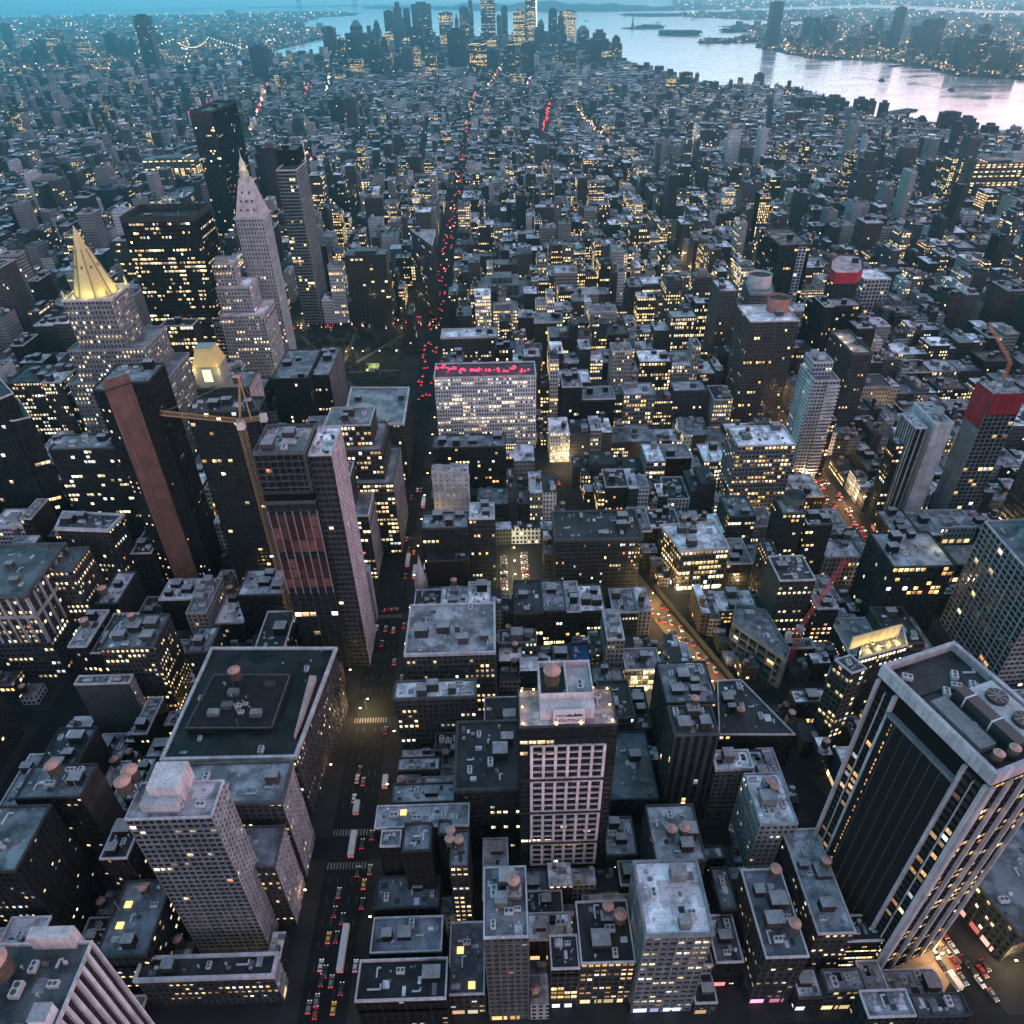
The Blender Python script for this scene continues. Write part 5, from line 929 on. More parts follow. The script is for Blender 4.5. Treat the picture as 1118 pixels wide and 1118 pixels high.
# ================================================================== SKYLINE TOWERS FAR AWAY
def far_tower(name, desc, l, r, top, base, col=(.05, .07, .08), lit=.06, shape='box', label=None, pv=4.0, wf=(.6, .55)):
    xm = (l + r) / 2; xb = xm + (579.5 - xm) * (base - top) / (1668 - top); g = un(xb, base); lo, hi = 2.0, 900.0
    for _ in range(40):
        m = (lo + hi) / 2
        if pr((g[0], g[1], m))[0][1] > top: lo = m
        else: hi = m
    h = m; dep = pr((g[0], g[1], h))[0][2]; w_ = (r - l) / F_PX * dep; root = empty(name, (g[0], g[1], 0), label, 'building', None)
    seed = float(rng.integers(1, 9999)); S = st(col, max(3.2, w_ / 9), pv, wf[0], wf[1], lit)
    def block(nm, w0, d0, za, zb, dx=0):
        p = np.array([(g[0] + dx + i * w0 / 2, g[1] + j * d0 / 2) for i, j in ((-1, -1), (1, -1), (1, 1), (-1, 1))]); mb = MB()
        for i in range(4): flat_wall(mb, p[i], p[(i + 1) % 4], za, zb, S, seed + i)
        mb.build(nm, M_FAC, root, root.location, uv=True); MB().poly([[*q, zb] for q in p], (.10, .11, .12)).build('roof', M_ROOF, root, root.location)
    if shape == 'box': block('wall', w_, w_, 0, h); MB().box(g[0] - w_ * .25, g[0] + w_ * .25, g[1] - w_ * .25, g[1] + w_ * .25, h, h + 6, col).build('bulkhead', M_WALL, root, root.location)
    elif shape == 'step': block('wall', w_, w_, 0, h * .72); block('setback', w_ * .68, w_ * .7, h * .72, h * .9); block('setback', w_ * .4, w_ * .4, h * .9, h)
    elif shape == 'wide': block('wall', w_, w_ * .5, 0, h); block('setback', w_ * .5, w_ * .4, h, h * 1.04)
    elif shape == 'spire': block('wall', w_, w_, 0, h * .8); MB().cone(g[:2], w_ * .4, .5, h * .8, h, 8, col).build('spire', M_WALL, root, root.location)
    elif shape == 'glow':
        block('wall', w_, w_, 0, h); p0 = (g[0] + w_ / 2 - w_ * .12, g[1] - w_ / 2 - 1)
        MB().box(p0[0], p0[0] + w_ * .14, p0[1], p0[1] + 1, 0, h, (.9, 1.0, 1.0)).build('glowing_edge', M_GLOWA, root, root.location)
    elif shape == 'dome': block('wall', w_, w_, 0, h * .86); MB().cone(g[:2], w_ * .5, w_ * .2, h * .86, h, 10, (.10, .16, .16)).build('dome_roof', M_WALL, root, root.location)
    if label is None: later(root, desc, (g[0], g[1], h * .6))
    return root
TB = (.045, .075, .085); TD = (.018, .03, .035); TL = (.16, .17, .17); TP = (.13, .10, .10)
for l, r, t, b, c, lit, shp in ((406, 415, 22, 56, TB, .05, 'step'), (419, 429, 12, 58, TB, .05, 'box'), (427, 439, 2, 60, TB, .05, 'step'), (440, 447, 10, 58, TD, .05, 'box'), (449, 470, 4, 56, TB, .06, 'wide'), (447, 462, 29, 72, TD, .08, 'box'),
    (462, 474, 27, 66, TB, .12, 'step'), (479, 494, 14, 56, TB, .35, 'box'), (496, 500, 13, 50, TB, .1, 'spire'), (488, 508, 32, 76, TD, .01, 'box'), (501, 511, 8, 55, TD, .15, 'box'), (510, 516, -6, 52, TD, .08, 'step'), (512, 531, 45, 82, TD, .35, 'box'), (524, 540, -14, 54, TB, .30, 'box'), (542, 547, 17, 52, TB, .1, 'box'),
    (547, 554, 7, 56, TD, .05, 'box'), (560, 576, 12, 62, TL, .55, 'wide'), (573, 586, -42, 62, TB, .25, 'glow'), (576, 585, 12, 64, TL, .5, 'box'), (587, 594, 21, 60, TB, .06, 'dome'), (583, 590, 31, 66, TD, .03, 'box'), (599, 608, 10, 60, TD, .1, 'box'), (608, 617, 12, 62, TD, .05, 'step'), (614, 629, 12, 48, (.30, .26, .16), .97, 'wide'), (630, 643, 28, 62, TP, .06, 'dome'), (645, 664, 32, 68, TP, .07, 'step'), (667, 679, 38, 70, TP, .12, 'step'),
    (550, 566, 45, 78, TD, .15, 'step'), (532, 542, 42, 70, TL, .45, 'box'), (569, 583, 47, 80, TB, .05, 'wide'), (430, 442, 32, 66, TB, .1, 'box'), (414, 424, 40, 82, TB, .08, 'step'), (464, 476, 60, 88, TL, .4, 'box'), (401, 413, 36, 84, TB, .08, 'spire'), (382, 394, 22, 66, TD, .06, 'dome'), (377, 400, 36, 72, TB, .1, 'wide'), (368, 377, 43, 76, TB, .15, 'box'), (352, 365, 30, 77, TB, .12, 'box'), (273, 290, 50, 88, TD, .03, 'box'), (264, 273, 66, 84, TB, .05, 'wide'), (343, 352, 60, 80, TB, .05, 'box'), (557, 572, 80, 94, TL, .5, 'wide'), (418, 427, 63, 90, (.2, .2, .2), .1, 'box'), (640, 656, 43, 74, TB, .05, 'box'), (600, 612, 40, 66, TB, .08, 'wide')):
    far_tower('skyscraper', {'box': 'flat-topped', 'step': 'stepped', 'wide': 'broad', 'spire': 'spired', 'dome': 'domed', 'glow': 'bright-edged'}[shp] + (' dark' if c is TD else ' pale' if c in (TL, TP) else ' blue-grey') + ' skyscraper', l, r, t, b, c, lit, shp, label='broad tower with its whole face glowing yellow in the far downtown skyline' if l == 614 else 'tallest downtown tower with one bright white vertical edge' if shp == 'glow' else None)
gd = random.Random(31)
for k in range(34):
    x_ = gd.choice((gd.uniform(372, 470), gd.uniform(400, 560), gd.uniform(560, 690))); b_ = gd.uniform(62, 88); t_ = b_ - gd.uniform(14, 34); w_ = gd.uniform(7, 15); shp = gd.choice(('box', 'step', 'wide', 'box')); c = gd.choice((TB, TD, TL, TP, TB))
    if x_ > 600: b_ = min(b_, 76); t_ = b_ - gd.uniform(10, 22)
    far_tower('skyscraper', {'box': 'flat-topped', 'step': 'stepped', 'wide': 'broad'}[shp] + (' dark' if c is TD else ' pale' if c in (TL, TP) else ' blue-grey') + ' lower skyscraper', x_ - w_ / 2, x_ + w_ / 2, t_, b_, c, gd.choice((.03, .08, .2, .5)), shp)
far_tower('skyscraper', '', 147, 162, 17, 80, TD, .05, 'box', label='lone tall tower with a lit golden top beyond the east side blocks')
o_ = [o for o in COL.objects if o.get('label', '').startswith('lone tall tower')][0]; 
for l, r, t, b, c, lit, shp in ((114, 125, 37, 64, TD, .05, 'box'), (50, 64, 33, 58, TD, .3, 'box'), (84, 97, 46, 60, TL, .5, 'wide'), (24, 36, 55, 72, TD, .1, 'box'), (36, 46, 44, 68, TD, .06, 'box'), (128, 138, 43, 66, TB, .06, 'step'), (168, 176, 38, 56, TB, .1, 'box'), (0, 8, 26, 52, TD, .06, 'box'), (60, 70, 50, 72, TB, .05, 'box'), (140, 146, 44, 64, TB, .05, 'box'), (246, 256, 11, 16, TD, .02, 'wide')):
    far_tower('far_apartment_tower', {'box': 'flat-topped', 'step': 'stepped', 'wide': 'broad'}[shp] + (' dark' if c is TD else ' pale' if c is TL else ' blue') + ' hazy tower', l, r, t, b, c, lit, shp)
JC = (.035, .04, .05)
for l, r, t, b, lit, shp in ((843, 855, 2, 53, .04, 'box'), (879, 888, 19, 46, .04, 'box'), (889, 896, 20, 47, .05, 'box'), (890, 903, 28, 56, .08, 'box'), (901, 914, 18, 48, .10, 'box'), (980, 989, 8, 54, .02, 'box'), (958, 966, 18, 46, .04, 'step'), (941, 950, 27, 50, .15, 'wide'), (1010, 1020, 22, 60, .05, 'box'), (1023, 1032, 21, 58, .06, 'box'), (998, 1008, 30, 58, .12, 'box'), (950, 960, 34, 56, .1, 'wide'), (1058, 1086, 38, 78, .12, 'step'), (1072, 1082, 28, 70, .03, 'box'), (1078, 1096, 52, 84, .1, 'wide'), (1103, 1116, 58, 84, .08, 'wide'), (1030, 1044, 42, 66, .12, 'wide'), (926, 936, 40, 58, .1, 'wide'), (865, 876, 40, 54, .12, 'wide'), (1046, 1056, 40, 74, .06, 'box'), (1090, 1103, 44, 80, .05, 'step'), (966, 975, 34, 54, .12, 'box')):
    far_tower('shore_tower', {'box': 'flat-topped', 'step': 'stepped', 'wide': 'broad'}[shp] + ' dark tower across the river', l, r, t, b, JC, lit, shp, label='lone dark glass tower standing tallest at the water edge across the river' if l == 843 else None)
for l, r, t, b, lit, shp in ((825, 834, 81, 93, .03, 'box'), (935, 946, 108, 128, .05, 'box'), (948, 956, 110, 129, .05, 'box'), (962, 970, 112, 132, .06, 'box'), (1028, 1048, 122, 146, .05, 'wide'), (1048, 1067, 126, 150, .05, 'step'), (1075, 1088, 137, 153, .08, 'box'), (902, 920, 106, 128, .12, 'box'), (1003, 1012, 126, 142, .06, 'step'), (742, 756, 79, 100, .3, 'wide'), (800, 812, 100, 116, .06, 'spire'), (870, 895, 106, 124, .02, 'wide'), (728, 738, 84, 102, .3, 'wide')):
    far_tower('waterside_block', {'box': 'flat-topped', 'step': 'stepped', 'wide': 'broad', 'spire': 'tapered'}[shp] + ' brown waterside block', l, r, t, b, (.06, .05, .055), lit, shp)
# mid-distance towers standing out of the low fabric
for l, r, t, b, c, lit, shp in ((360, 376, 108, 140, TD, .1, 'box'), (376, 388, 106, 148, TP, .04, 'box'), (425, 444, 146, 176, (.16, .1, .11), .05, 'step'), (40, 66, 195, 250, (.2, .2, .2), .12, 'box'), (90, 106, 158, 184, TL, .04, 'box'), (50, 60, 176, 205, TP, .06, 'box'), (320, 330, 128, 152, TP, .04, 'box'), (275, 290, 158, 240, (.10, .09, .09), .08, 'step'), (286, 303, 160, 250, TP, .06, 'box'), (395, 425, 196, 214, (.25, .26, .22), .7, 'wide'), (510, 551, 188, 210, (.25, .24, .2), .75, 'wide'), (378, 422, 275, 352, (.055, .06, .06), .14, 'wide'), (677, 693, 205, 232, (.40, .38, .38), .06, 'box'), (940, 962, 165, 236, (.13, .12, .12), .05, 'step'), (985, 1000, 160, 205, (.2, .15, .14), .04, 'box'), (655, 672, 200, 225, TL, .1, 'box'), (856, 868, 196, 226, (.12, .09, .09), .06, 'box'), (870, 888, 184, 220, (.12, .09, .09), .06, 'step'), (955, 990, 250, 282, (.34, .31, .31), .10, 'wide'), (810, 822, 160, 192, (.15, .13, .13), .05, 'box'), (1058, 1112, 175, 222, (.10, .085, .085), .5, 'wide'), (757, 776, 300, 360, (.2, .18, .17), .12, 'box'), (730, 757, 300, 348, (.35, .31, .29), .35, 'wide'), (446, 460, 170, 200, TP, .1, 'box'), (160, 217, 172, 206, (.25, .26, .25), .6, 'wide'), (196, 236, 208, 228, TL, .1, 'wide'), (106, 126, 205, 236, TB, .08, 'box'), (520, 575, 300, 352, (.26, .25, .25), .08, 'step'), (462, 474, 250, 330, (.30, .27, .26), .06, 'box') if False else (598, 626, 268, 308, (.33, .30, .28), .5, 'wide')):
    far_tower('apartment_block', {'box': 'tall flat-topped', 'step': 'tall stepped', 'wide': 'broad'}[shp] + (' dark' if max(c) < .08 else ' pale' if max(c) > .22 else ' brown') + ' block', l, r, t, b, c, lit, shp, pv=3.6)

# ================================================================== THE FABRIC OF THE CITY
NAT = np.array([pr((*f[0].mean(0), 0))[0] for f in FOOT])
FB = np.array([[*f[0].min(0), *f[0].max(0)] for f in FOOT])
for o in COL.objects:
    if o.type == 'EMPTY' and o.name.startswith(('apartment_block', 'skyscraper', 'waterside')): FB = np.r_[FB, [[o.location.x - 18, o.location.y - 14, o.location.x + 18, o.location.y + 18]]]
CARPARK = (un(546, 640)[0] - 2, un(586, 600)[0] + 3, 342, 402)
def free(x0, x1, y0, y1, m=1.0):
    for k in np.nonzero((FB[:, 0] < x1 - m) & (FB[:, 2] > x0 + m) & (FB[:, 1] < y1 - m) & (FB[:, 3] > y0 + m))[0]:
        if k >= len(FOOT): return False
        p = FOOT[k][0]
        if any(x0 + m < a < x1 - m and y0 + m < b < y1 - m for a, b in p) or any(inpoly(p, x0 + m + (x1 - x0 - 2 * m) * i / 3, y0 + m + (y1 - y0 - 2 * m) * j / 3) for i in range(4) for j in range(4)): return False
    for a, b, c, d in (PARK, CARPARK, (176, 260, 60, 150), (-58, -46, 338, 358)):
        if a < x1 and b > x0 and c < y1 and d > y0: return False
    return True
g = random.Random(11)
COLS = [('brown brick', BRICK), ('dark brick', DBRICK), ('pale stone', LIME), ('grey', GREY), ('tan brick', TAN), ('cream', CREAM), ('red brick', (.16, .07, .055)), ('dark grey', DGREY), ('white-painted', (.45, .43, .44)), ('soot-dark', (.05, .05, .05))]
def hzone(x, y, corner):
    r = g.random()
    if y < 560 and -60 < x < 250: return g.uniform(14, 30)
    if x >= 250 and y < 620: return g.uniform(8, 15) if y < 520 else g.uniform(12, 24)
    if x >= 250:
        if y < 700: h = g.uniform(16, 34) if not corner else g.uniform(24, 48)
        else: h = (g.uniform(14, 34) if not corner else g.uniform(26, 58)) * (1 - .25 * min(1, max(0, (y - 1000) / 600)))
        if r < .06: h = g.uniform(52, 92)
        return h
    if x >= -60:
        h = g.uniform(22, 58) * (1 - .25 * min(1, max(0, (y - 900) / 700)));
        if r < .10: h = g.uniform(48, 72)
        return h
    if y < 560: return g.uniform(20, 46)
    h = g.uniform(20, 58)
    if r < .13: h = g.uniform(55, 100)
    return h * (1 - .3 * min(1, max(0, (y - 900) / 700)))
LOTS = []
for k in range(34, 12, -1):
    ya, yb = street(k) + 9.5, street(k - 1) - 9.5
    if k in (23, 14): ya += 5
    ym = (ya + yb) / 2
    for x0, x1 in zip(AV[:-1], AV[1:]):
        a, b = x0 + 15, x1 - 15
        if x0 == -75: a = -55
        if x1 == -75: b = -92
        for row, (r0, r1) in enumerate(((ya, ym), (ym, yb))):
            x = a
            while x < b - 5:
                corner = x < a + 24 or x > b - 30; w_ = g.uniform(9, 19) if corner else g.choice((g.uniform(6.5, 9), g.uniform(8, 17), g.uniform(15, 30))); w_ = min(w_, b - x)
                if b - x - w_ < 6: w_ = b - x
                dp = (r1 - r0) * (g.uniform(.86, 1.0) if corner else g.uniform(.55, .97)); p0, p1 = (r0, r0 + dp) if row == 0 else (r1 - dp, r1)
                xc = x + w_ / 2; bd = bway((p0 + p1) / 2)
                lo_, hi_ = min(bway(p0), bway(p1)) - 9.5, max(bway(p0), bway(p1)) + 9.5; xa_, xb_ = x, x + w_
                if p0 < 1500 and xa_ < hi_ and xb_ > lo_: xa_, xb_ = (xa_, lo_) if lo_ - xa_ > xb_ - hi_ else (hi_, xb_)
                if xb_ - xa_ > 4.5 and p1 > 96 and free(xa_, xb_, p0, p1): LOTS.append((xa_, xb_, p0, p1, hzone(xc, (p0 + p1) / 2, corner), corner))
                x += w_ + (0 if g.random() < .93 else g.uniform(3, 9))
# yards and gaps between the placed blocks: low back buildings
LB = np.array([l[:4] for l in LOTS])
for k in range(34, 26, -1):
    ya, yb = street(k) + 9.5, street(k - 1) - 9.5
    for x0, x1 in zip(AV[:-1], AV[1:]):
        if x0 < -520 or x0 > 300: continue
        a, b = x0 + 16, x1 - 16
        if x0 == -75: a = -55
        if x1 == -75: b = -92
        for r0 in np.arange(ya, yb - 6, 10.5):
            x = a
            while x < b - 5:
                w_ = 4.0; r1 = min(r0 + 10.5, yb)
                def okc(xa, xb): return free(xa, xb, r0, r1, .2) and not ((LB[:, 0] < xb - .2) & (LB[:, 1] > xa + .2) & (LB[:, 2] < r1 - .2) & (LB[:, 3] > r0 + .2)).any() and min(abs(xa - bway(r0)), abs(xb - bway(r1))) > 9.5 and (xa - bway(r0)) * (xb - bway(r1)) > 0
                lim = g.uniform(9, 24)
                while x + w_ < b and w_ < lim and okc(x, x + w_): w_ += 1.5
                w_ -= 1.5
                if w_ > 4 and r1 > 96: LOTS.append((x + .05, x + w_ - .05, r0 + .05, r1 - g.choice((.05, .05, 3)), g.uniform(5, 17), False))
                x += max(w_, 1.5)
rows = []
for (x0, x1, y0, y1, h, corner) in LOTS:
    pts = pr([(x0, y0, h), (x1, y0, h), (x1, y1, h), (x0, y1, h), (x0, y0, 0), (x1, y0, 0)])
    if pts[:, 2].min() < 10: continue
    u0, u1 = np.clip([pts[:, 0].min(), pts[:, 0].max()], 0, 1118); v0, v1 = np.clip([pts[:, 1].min(), pts[:, 1].max()], 0, 1118); area = (u1 - u0) * (v1 - v0)
    if pts[:, 0].max() < -60 or pts[:, 0].min() > 1180 or pts[:, 1].min() > 1150: continue
    rows.append((area, x0, x1, y0, y1, h, corner))
rows.sort(key=lambda r: -r[0])
ROOFS = [('snowy', SNOW), ('pale', (.46, .45, .51)), ('grey', MROOF), ('dark', DROOF), ('tarred', (.03, .032, .036)), ('slate', (.14, .16, .18))]
class Mass:
    """many far boxes in one mesh"""
    def __init__(s): s.w = MB(); s.r = MB()
    def add(s, cx, cy_, w_, d_, ang, h, col, roof, lit, bulk=True, z0=0.0):
        c, sn = math.cos(ang), math.sin(ang); p = np.array([[i * w_ / 2 * c - j * d_ / 2 * sn + cx, i * w_ / 2 * sn + j * d_ / 2 * c + cy_] for i, j in ((-1, -1), (1, -1), (1, 1), (-1, 1))]); seed = g.random() * 9999
        S = st(col, g.uniform(1.9, 2.9), g.uniform(3.1, 3.8), g.choice((.45, .55, .65)), g.uniform(.42, .6), lit)
        for i in range(4): flat_wall(s.w, p[i], p[(i + 1) % 4], z0, h, S, seed + i)
        s.r.quads([[[*q, h] for q in p]], roof)
        if bulk:
            t = g.uniform(.15, .35); q = p.mean(0) + (p - p.mean(0)) * t + (p[g.randrange(4)] - p.mean(0)) * .45; z1 = h + g.uniform(2, 4.5)
            for i in range(4): s.r.quads([[[*q[i], h], [*q[(i + 1) % 4], h], [*q[(i + 1) % 4], z1], [*q[i], z1]]], np.array(col) * .9 + .02)
            s.r.quads([[[*x, z1] for x in q]], (.3, .3, .33))
            if g.random() < .35: s.r.cone(q.mean(0), 2.0, 2.0, z1, z1 + 4, 6, (.06, .05, .045)); s.r.cone(q.mean(0), 2.1, 0, z1 + 4, z1 + 5.4, 6, (.4, .26, .23))  # cone tinted with the same painted western glow as the near tank caps
            for _ in range(2):
                c2 = p.mean(0) + (p[g.randrange(4)] - p.mean(0)) * g.uniform(.2, .7); a2 = g.uniform(.8, 2.2); s.r.box(c2[0] - a2, c2[0] + a2, c2[1] - a2 * .6, c2[1] + a2 * .6, h, h + g.uniform(1, 2.5), np.array((.3, .3, .33)) * g.uniform(.3, 2.0))
    def done(s):
        a = s.w.build('distant_buildings', [M_FAC], uv=True); tag(a, kind='stuff'); b = s.r.build('roofs', M_ROOF, a); return a
MASS = Mass()
for i, (area, x0, x1, y0, y1, h, corner) in enumerate(rows):
    cn, col = g.choice(COLS); rn, roof = g.choices(ROOFS, (3, 3, 3, 3, 2, 2))[0]; y = (y0 + y1) / 2; mid = (x0 + x1) / 2
    lit = g.choices((.03, .12, .35, .7), (4, 4, 2.2, 1.0))[0]
    if mid > 380 or mid < -380: lit *= .6
    if y < 420: lit = min(lit, .3) * .7
    elif -60 < mid < 250 and y < 950: lit = g.choice((.05, .15, .4, .75))
    if i < 300:
        kind = 'rowhouse' if h < 18 else 'loft_building' if h < 45 else 'apartment_tower'
        S = st(col, g.uniform(1.9, 2.9), g.uniform(3.3, 4.0), g.choice((.45, .55, .7)), g.uniform(.45, .66), lit, warm=.5)
        ed = {}
        if g.random() < .45: ed[1] = None
        if g.random() < .45: ed[3] = None
        shp_ = [(0, (1, .65, .3))] if (y < 600 and g.random() < .4) else []
        bw = bway(y)
        if y < 900 and (abs(x1 - bw) < 16 or abs(x1 - 235) < 6 or abs(x1 + 92) < 4): shp_.append((1, (1, .68, .34)))
        if y < 900 and (abs(x0 - bw) < 16 or abs(x0 - 265) < 6 or abs(x0 + 55) < 4): shp_.append((3, (1, .68, .34)))
        r_ = bld(kind, None, 'building', [(x0, y0), (x1, y0), (x1, y1), (x0, y1)], h, S, roof=roof, near=y < 700, bulks=g.choice((1, 1, 2, 3)) if h > 14 else 1, units=g.choice((0, 1, 2, 3)), tanks=1 if (g.random() < (.3 if y < 700 else .2) and h > 20) else 0, pipes=g.choice((0, 2, 4)) if y < 500 else 0, edges=ed, shop=shp_)
        later(r_, f'{"low" if h < 12 else "mid-rise" if h < 40 else "tall"} {cn} house, {rn} roof' if kind == 'rowhouse' else f'{"low" if h < 24 else "mid-rise" if h < 40 else "tall"} {cn} {"loft" if kind == "loft_building" else "tower"}, {rn} roof', (mid, y0, h))
    else: MASS.add(mid, y, x1 - x0, y1 - y0, 0, h, col, np.array(roof) * g.uniform(.8, 1.2), lit)
ROADS = [((664, 157), (631, 122), 60, 'wwar'), ((592, 152), (600, 110), 36, 'rrr'), ((571, 108), (580, 84), 16, 'wr'), ((273, 146), (293, 92), 56, 'wwrr'), ((360, 208), (334, 168), 40, 'rrwa'), ((334, 108), (336, 92), 14, 'rrw'), ((357, 100), (360, 84), 12, 'ww'), ((530, 100), (548, 72), 18, 'rwa')]
# the old town beyond, its streets turned this way and that
MP = ccw(MANH)
ZON = [(-2600, 1545, rad(12)), (-900, 1600, rad(6)), (-250, 1800, rad(3)), (250, 1900, rad(8)), (700, 1700, rad(-32)), (900, 2400, rad(-18)), (0, 3000, rad(14)), (-900, 3200, rad(20)), (500, 3600, rad(4)), (-1600, 2600, rad(16)), (-700, 4700, rad(26)), (300, 5000, rad(2))]
RSEG = [(un(*p)[:2], un(*q)[:2]) for p, q, _, _ in ROADS]
def near_road(X, Y, hw):
    for a, b in RSEG:
        t = min(1.15, max(-.15, ((X - a[0]) * (b[0] - a[0]) + (Y - a[1]) * (b[1] - a[1])) / ((b - a) @ (b - a))))
        if math.hypot(X - a[0] - (b[0] - a[0]) * t, Y - a[1] - (b[1] - a[1]) * t) < hw + 8: return True
    return False
def village():
    n = 0
    for zi, (zx, zy, ang) in enumerate(ZON):
        c, sn = math.cos(ang), math.sin(ang)
        for bi in range(-22, 23):
            for bj in range(-40, 41):
                ox, oy = bi * 170.0, bj * 74.0; cx, cyy = zx + ox * c - oy * sn, zy + ox * sn + oy * c
                if cyy < 1480 or cyy > 7200 or abs(cx) > 3600: continue
                dz = [math.hypot(cx - a, (cyy - b) * .9) for a, b, _ in ZON]
                if int(np.argmin(dz)) != zi: continue
                q = pr((cx, cyy, 10))[0]
                if q[0] < -40 or q[0] > 1160: continue
                if 100 < cx + 75 < 130 and 2250 < cyy < 2400: continue
                far = cyy > 3400; step = 1.7 if far else 1.0
                for row in (-1, 1):
                    u = -76.0
                    while u < 74:
                        w_ = min(g.uniform(8, 22) * step, 77 - u); d_ = g.uniform(18, 28); lx, ly = u + w_ / 2, row * (29 - d_ / 2); X, Y = cx + lx * c - ly * sn, cyy + lx * sn + ly * c; u += w_ + (.2 if g.random() < .9 else 6)
                        if Y < 1560 or abs(X + 75 + (Y - 1560) * -.005) < 11 or not inpoly(MP, X, Y) or not inpoly(MP, X * 1.0 + 25, Y + 25): continue
                        if abs(X - bway(Y)) < 9 and Y < 4200: continue
                        if any(near_road(X, Y, w_ / 2) for _ in (0,)): continue
                        if ((FB[:, 0] < X + w_ / 2) & (FB[:, 2] > X - w_ / 2) & (FB[:, 1] < Y + 8) & (FB[:, 3] > Y - 8)).any(): continue
                        h = g.uniform(11, 24); r = g.random()
                        if r < .06: h = g.uniform(28, 46)
                        if X < -800 and r < .13: h = g.uniform(35, 62)
                        if Y > 4300 and X > -900: h *= g.uniform(1.0, 2.4)
                        col = np.array(g.choice(COLS)[1]); roof = np.array(g.choices(ROOFS, (3, 3, 3, 3, 2, 3))[0][1])
                        MASS.add(X, Y, w_, d_, ang, h, col, roof * g.uniform(.8, 1.3), g.choices((.02, .07, .2, .6), (6, 4, 1.3, .4))[0], bulk=not far and g.random() < .6); n += 1
    return n
NV = village()
MASS.done()
# across both rivers: low towns as one mass each
def town(polys, n, ymin, ymax, seed):
    m = Mass(); r = random.Random(seed); k = 0
    for _ in range(n * 6):
        if k >= n: break
        px, py = r.uniform(-30, 1150), ymin + (ymax - ymin) * r.random() ** .8; X, Y, _z = un(px, py)
        if not inpoly(polys, X, Y): continue
        d = math.hypot(X, Y); s_ = d / 5000
        h = r.uniform(8, 16) * min(1.6, s_ ** .5) if r.random() < .93 else r.uniform(25, 60); m.add(X, Y, r.uniform(14, 34) * s_, r.uniform(14, 30) * s_, r.uniform(0, 3), h, np.array(r.choice(COLS)[1]) * .7, np.array(r.choice(ROOFS)[1]) * .7, r.choice((.03, .1, .3)), bulk=False); k += 1
    return m.done()
town(ccw(BKLYN), 4200, 17, 80, 5); town(ccw(NJ), 2600, 9, 100, 6); town(ccw(FARNJ), 700, -4, 14, 8)
# countless small lights of streets and windows far off
def specks(polys, n, ymin, ymax, seed, size=.00062, zr=(5, 16), col=None, xr=(-20, 1140), st_=1.0, warm=False):
    mb = MB(); r = random.Random(seed); Q = []; Cc = []
    for _ in range(n * 8):
        if len(Q) >= n * 3: break
        px, py = r.uniform(*xr), r.uniform(ymin, ymax); X, Y, _z = un(px, py)
        if not inpoly(polys, X, Y): continue
        d = math.hypot(X, Y); s_ = d * size * r.uniform(.5, 1.3); z = r.uniform(*zr); c = r.choices(((1, .55, .2), (1, .75, .45), (1, .95, .85), (1, .12, .10), (.6, 1, .9)), (9, 5, .6, .8, 0) if warm else (6, 6, 3, 1, .6))[0]; f = r.uniform(.6, 2.6) * st_
        for nx, ny in ((s_, 0), (0, s_)): Q.append([[X - nx, Y - ny, z - s_], [X + nx, Y + ny, z - s_], [X + nx, Y + ny, z + s_], [X - nx, Y - ny, z + s_]]); Cc.append(np.array(c) * f)
        Q.append([[X - s_, Y - s_, z], [X + s_, Y - s_, z], [X + s_, Y + s_, z], [X - s_, Y + s_, z]]); Cc.append(np.array(c) * f)
    mb.quads(Q, np.array(Cc)); return tag(mb.build('city_lights', M_GLOWA), kind='stuff')
specks(ccw(BKLYN), 1500, 14, 80, 1, st_=1.0); specks(ccw(NJ), 1300, 8, 100, 2, st_=.8, warm=True); specks(ccw(FARNJ), 600, -3, 14, 3, st_=1.4, warm=True)
def chain(fx, y0, y1, n, seed, wid, cols):
    r = random.Random(seed); Q, Cc = [], []
    for _ in range(n):
        y = y0 * (y1 / y0) ** r.random(); x = fx(y) + r.uniform(-wid, wid); s_ = math.hypot(x, y) * .00062 * r.uniform(.6, 1.2); z = r.uniform(1.5, 9); c = np.array(r.choice(cols)) * r.uniform(1, 3.5)
        for q in ([[x - s_, y, z - s_], [x + s_, y, z - s_], [x + s_, y, z + s_], [x - s_, y, z + s_]], [[x - s_, y - s_, z], [x + s_, y - s_, z], [x + s_, y + s_, z], [x - s_, y + s_, z]]): Q.append(q); Cc.append(c)
    tag(MB().quads(Q, np.array(Cc)).build('city_lights', M_GLOWA), kind='stuff')
RED_, AMB, WHT = (1, .06, .06), (1, .6, .22), (1, .86, .6)
chain(lambda y: -75 + (y - 1550) * .005 * (y > 1550), 800, 3400, 60, 21, 7, (RED_, RED_, AMB)); chain(lambda y: 250, 560, 1500, 60, 22, 9, (AMB, AMB, WHT, RED_)); chain(bway, 900, 1500, 40, 23, 7, (RED_, WHT, AMB)); chain(lambda y: 530, 600, 2000, 60, 25, 8, (AMB, WHT))
for k_, (p_, q_, n_, cs_) in enumerate(ROADS):
    a_, b_ = un(*p_), un(*q_); chain(lambda y: a_[0] + (b_[0] - a_[0]) * (y - a_[1]) / (b_[1] - a_[1]), min(a_[1], b_[1]), max(a_[1], b_[1]), n_, 40 + k_, 6, [{'r': RED_, 'a': AMB, 'w': WHT}[c] for c in cs_])
mb_ = MB(); r_ = random.Random(77)
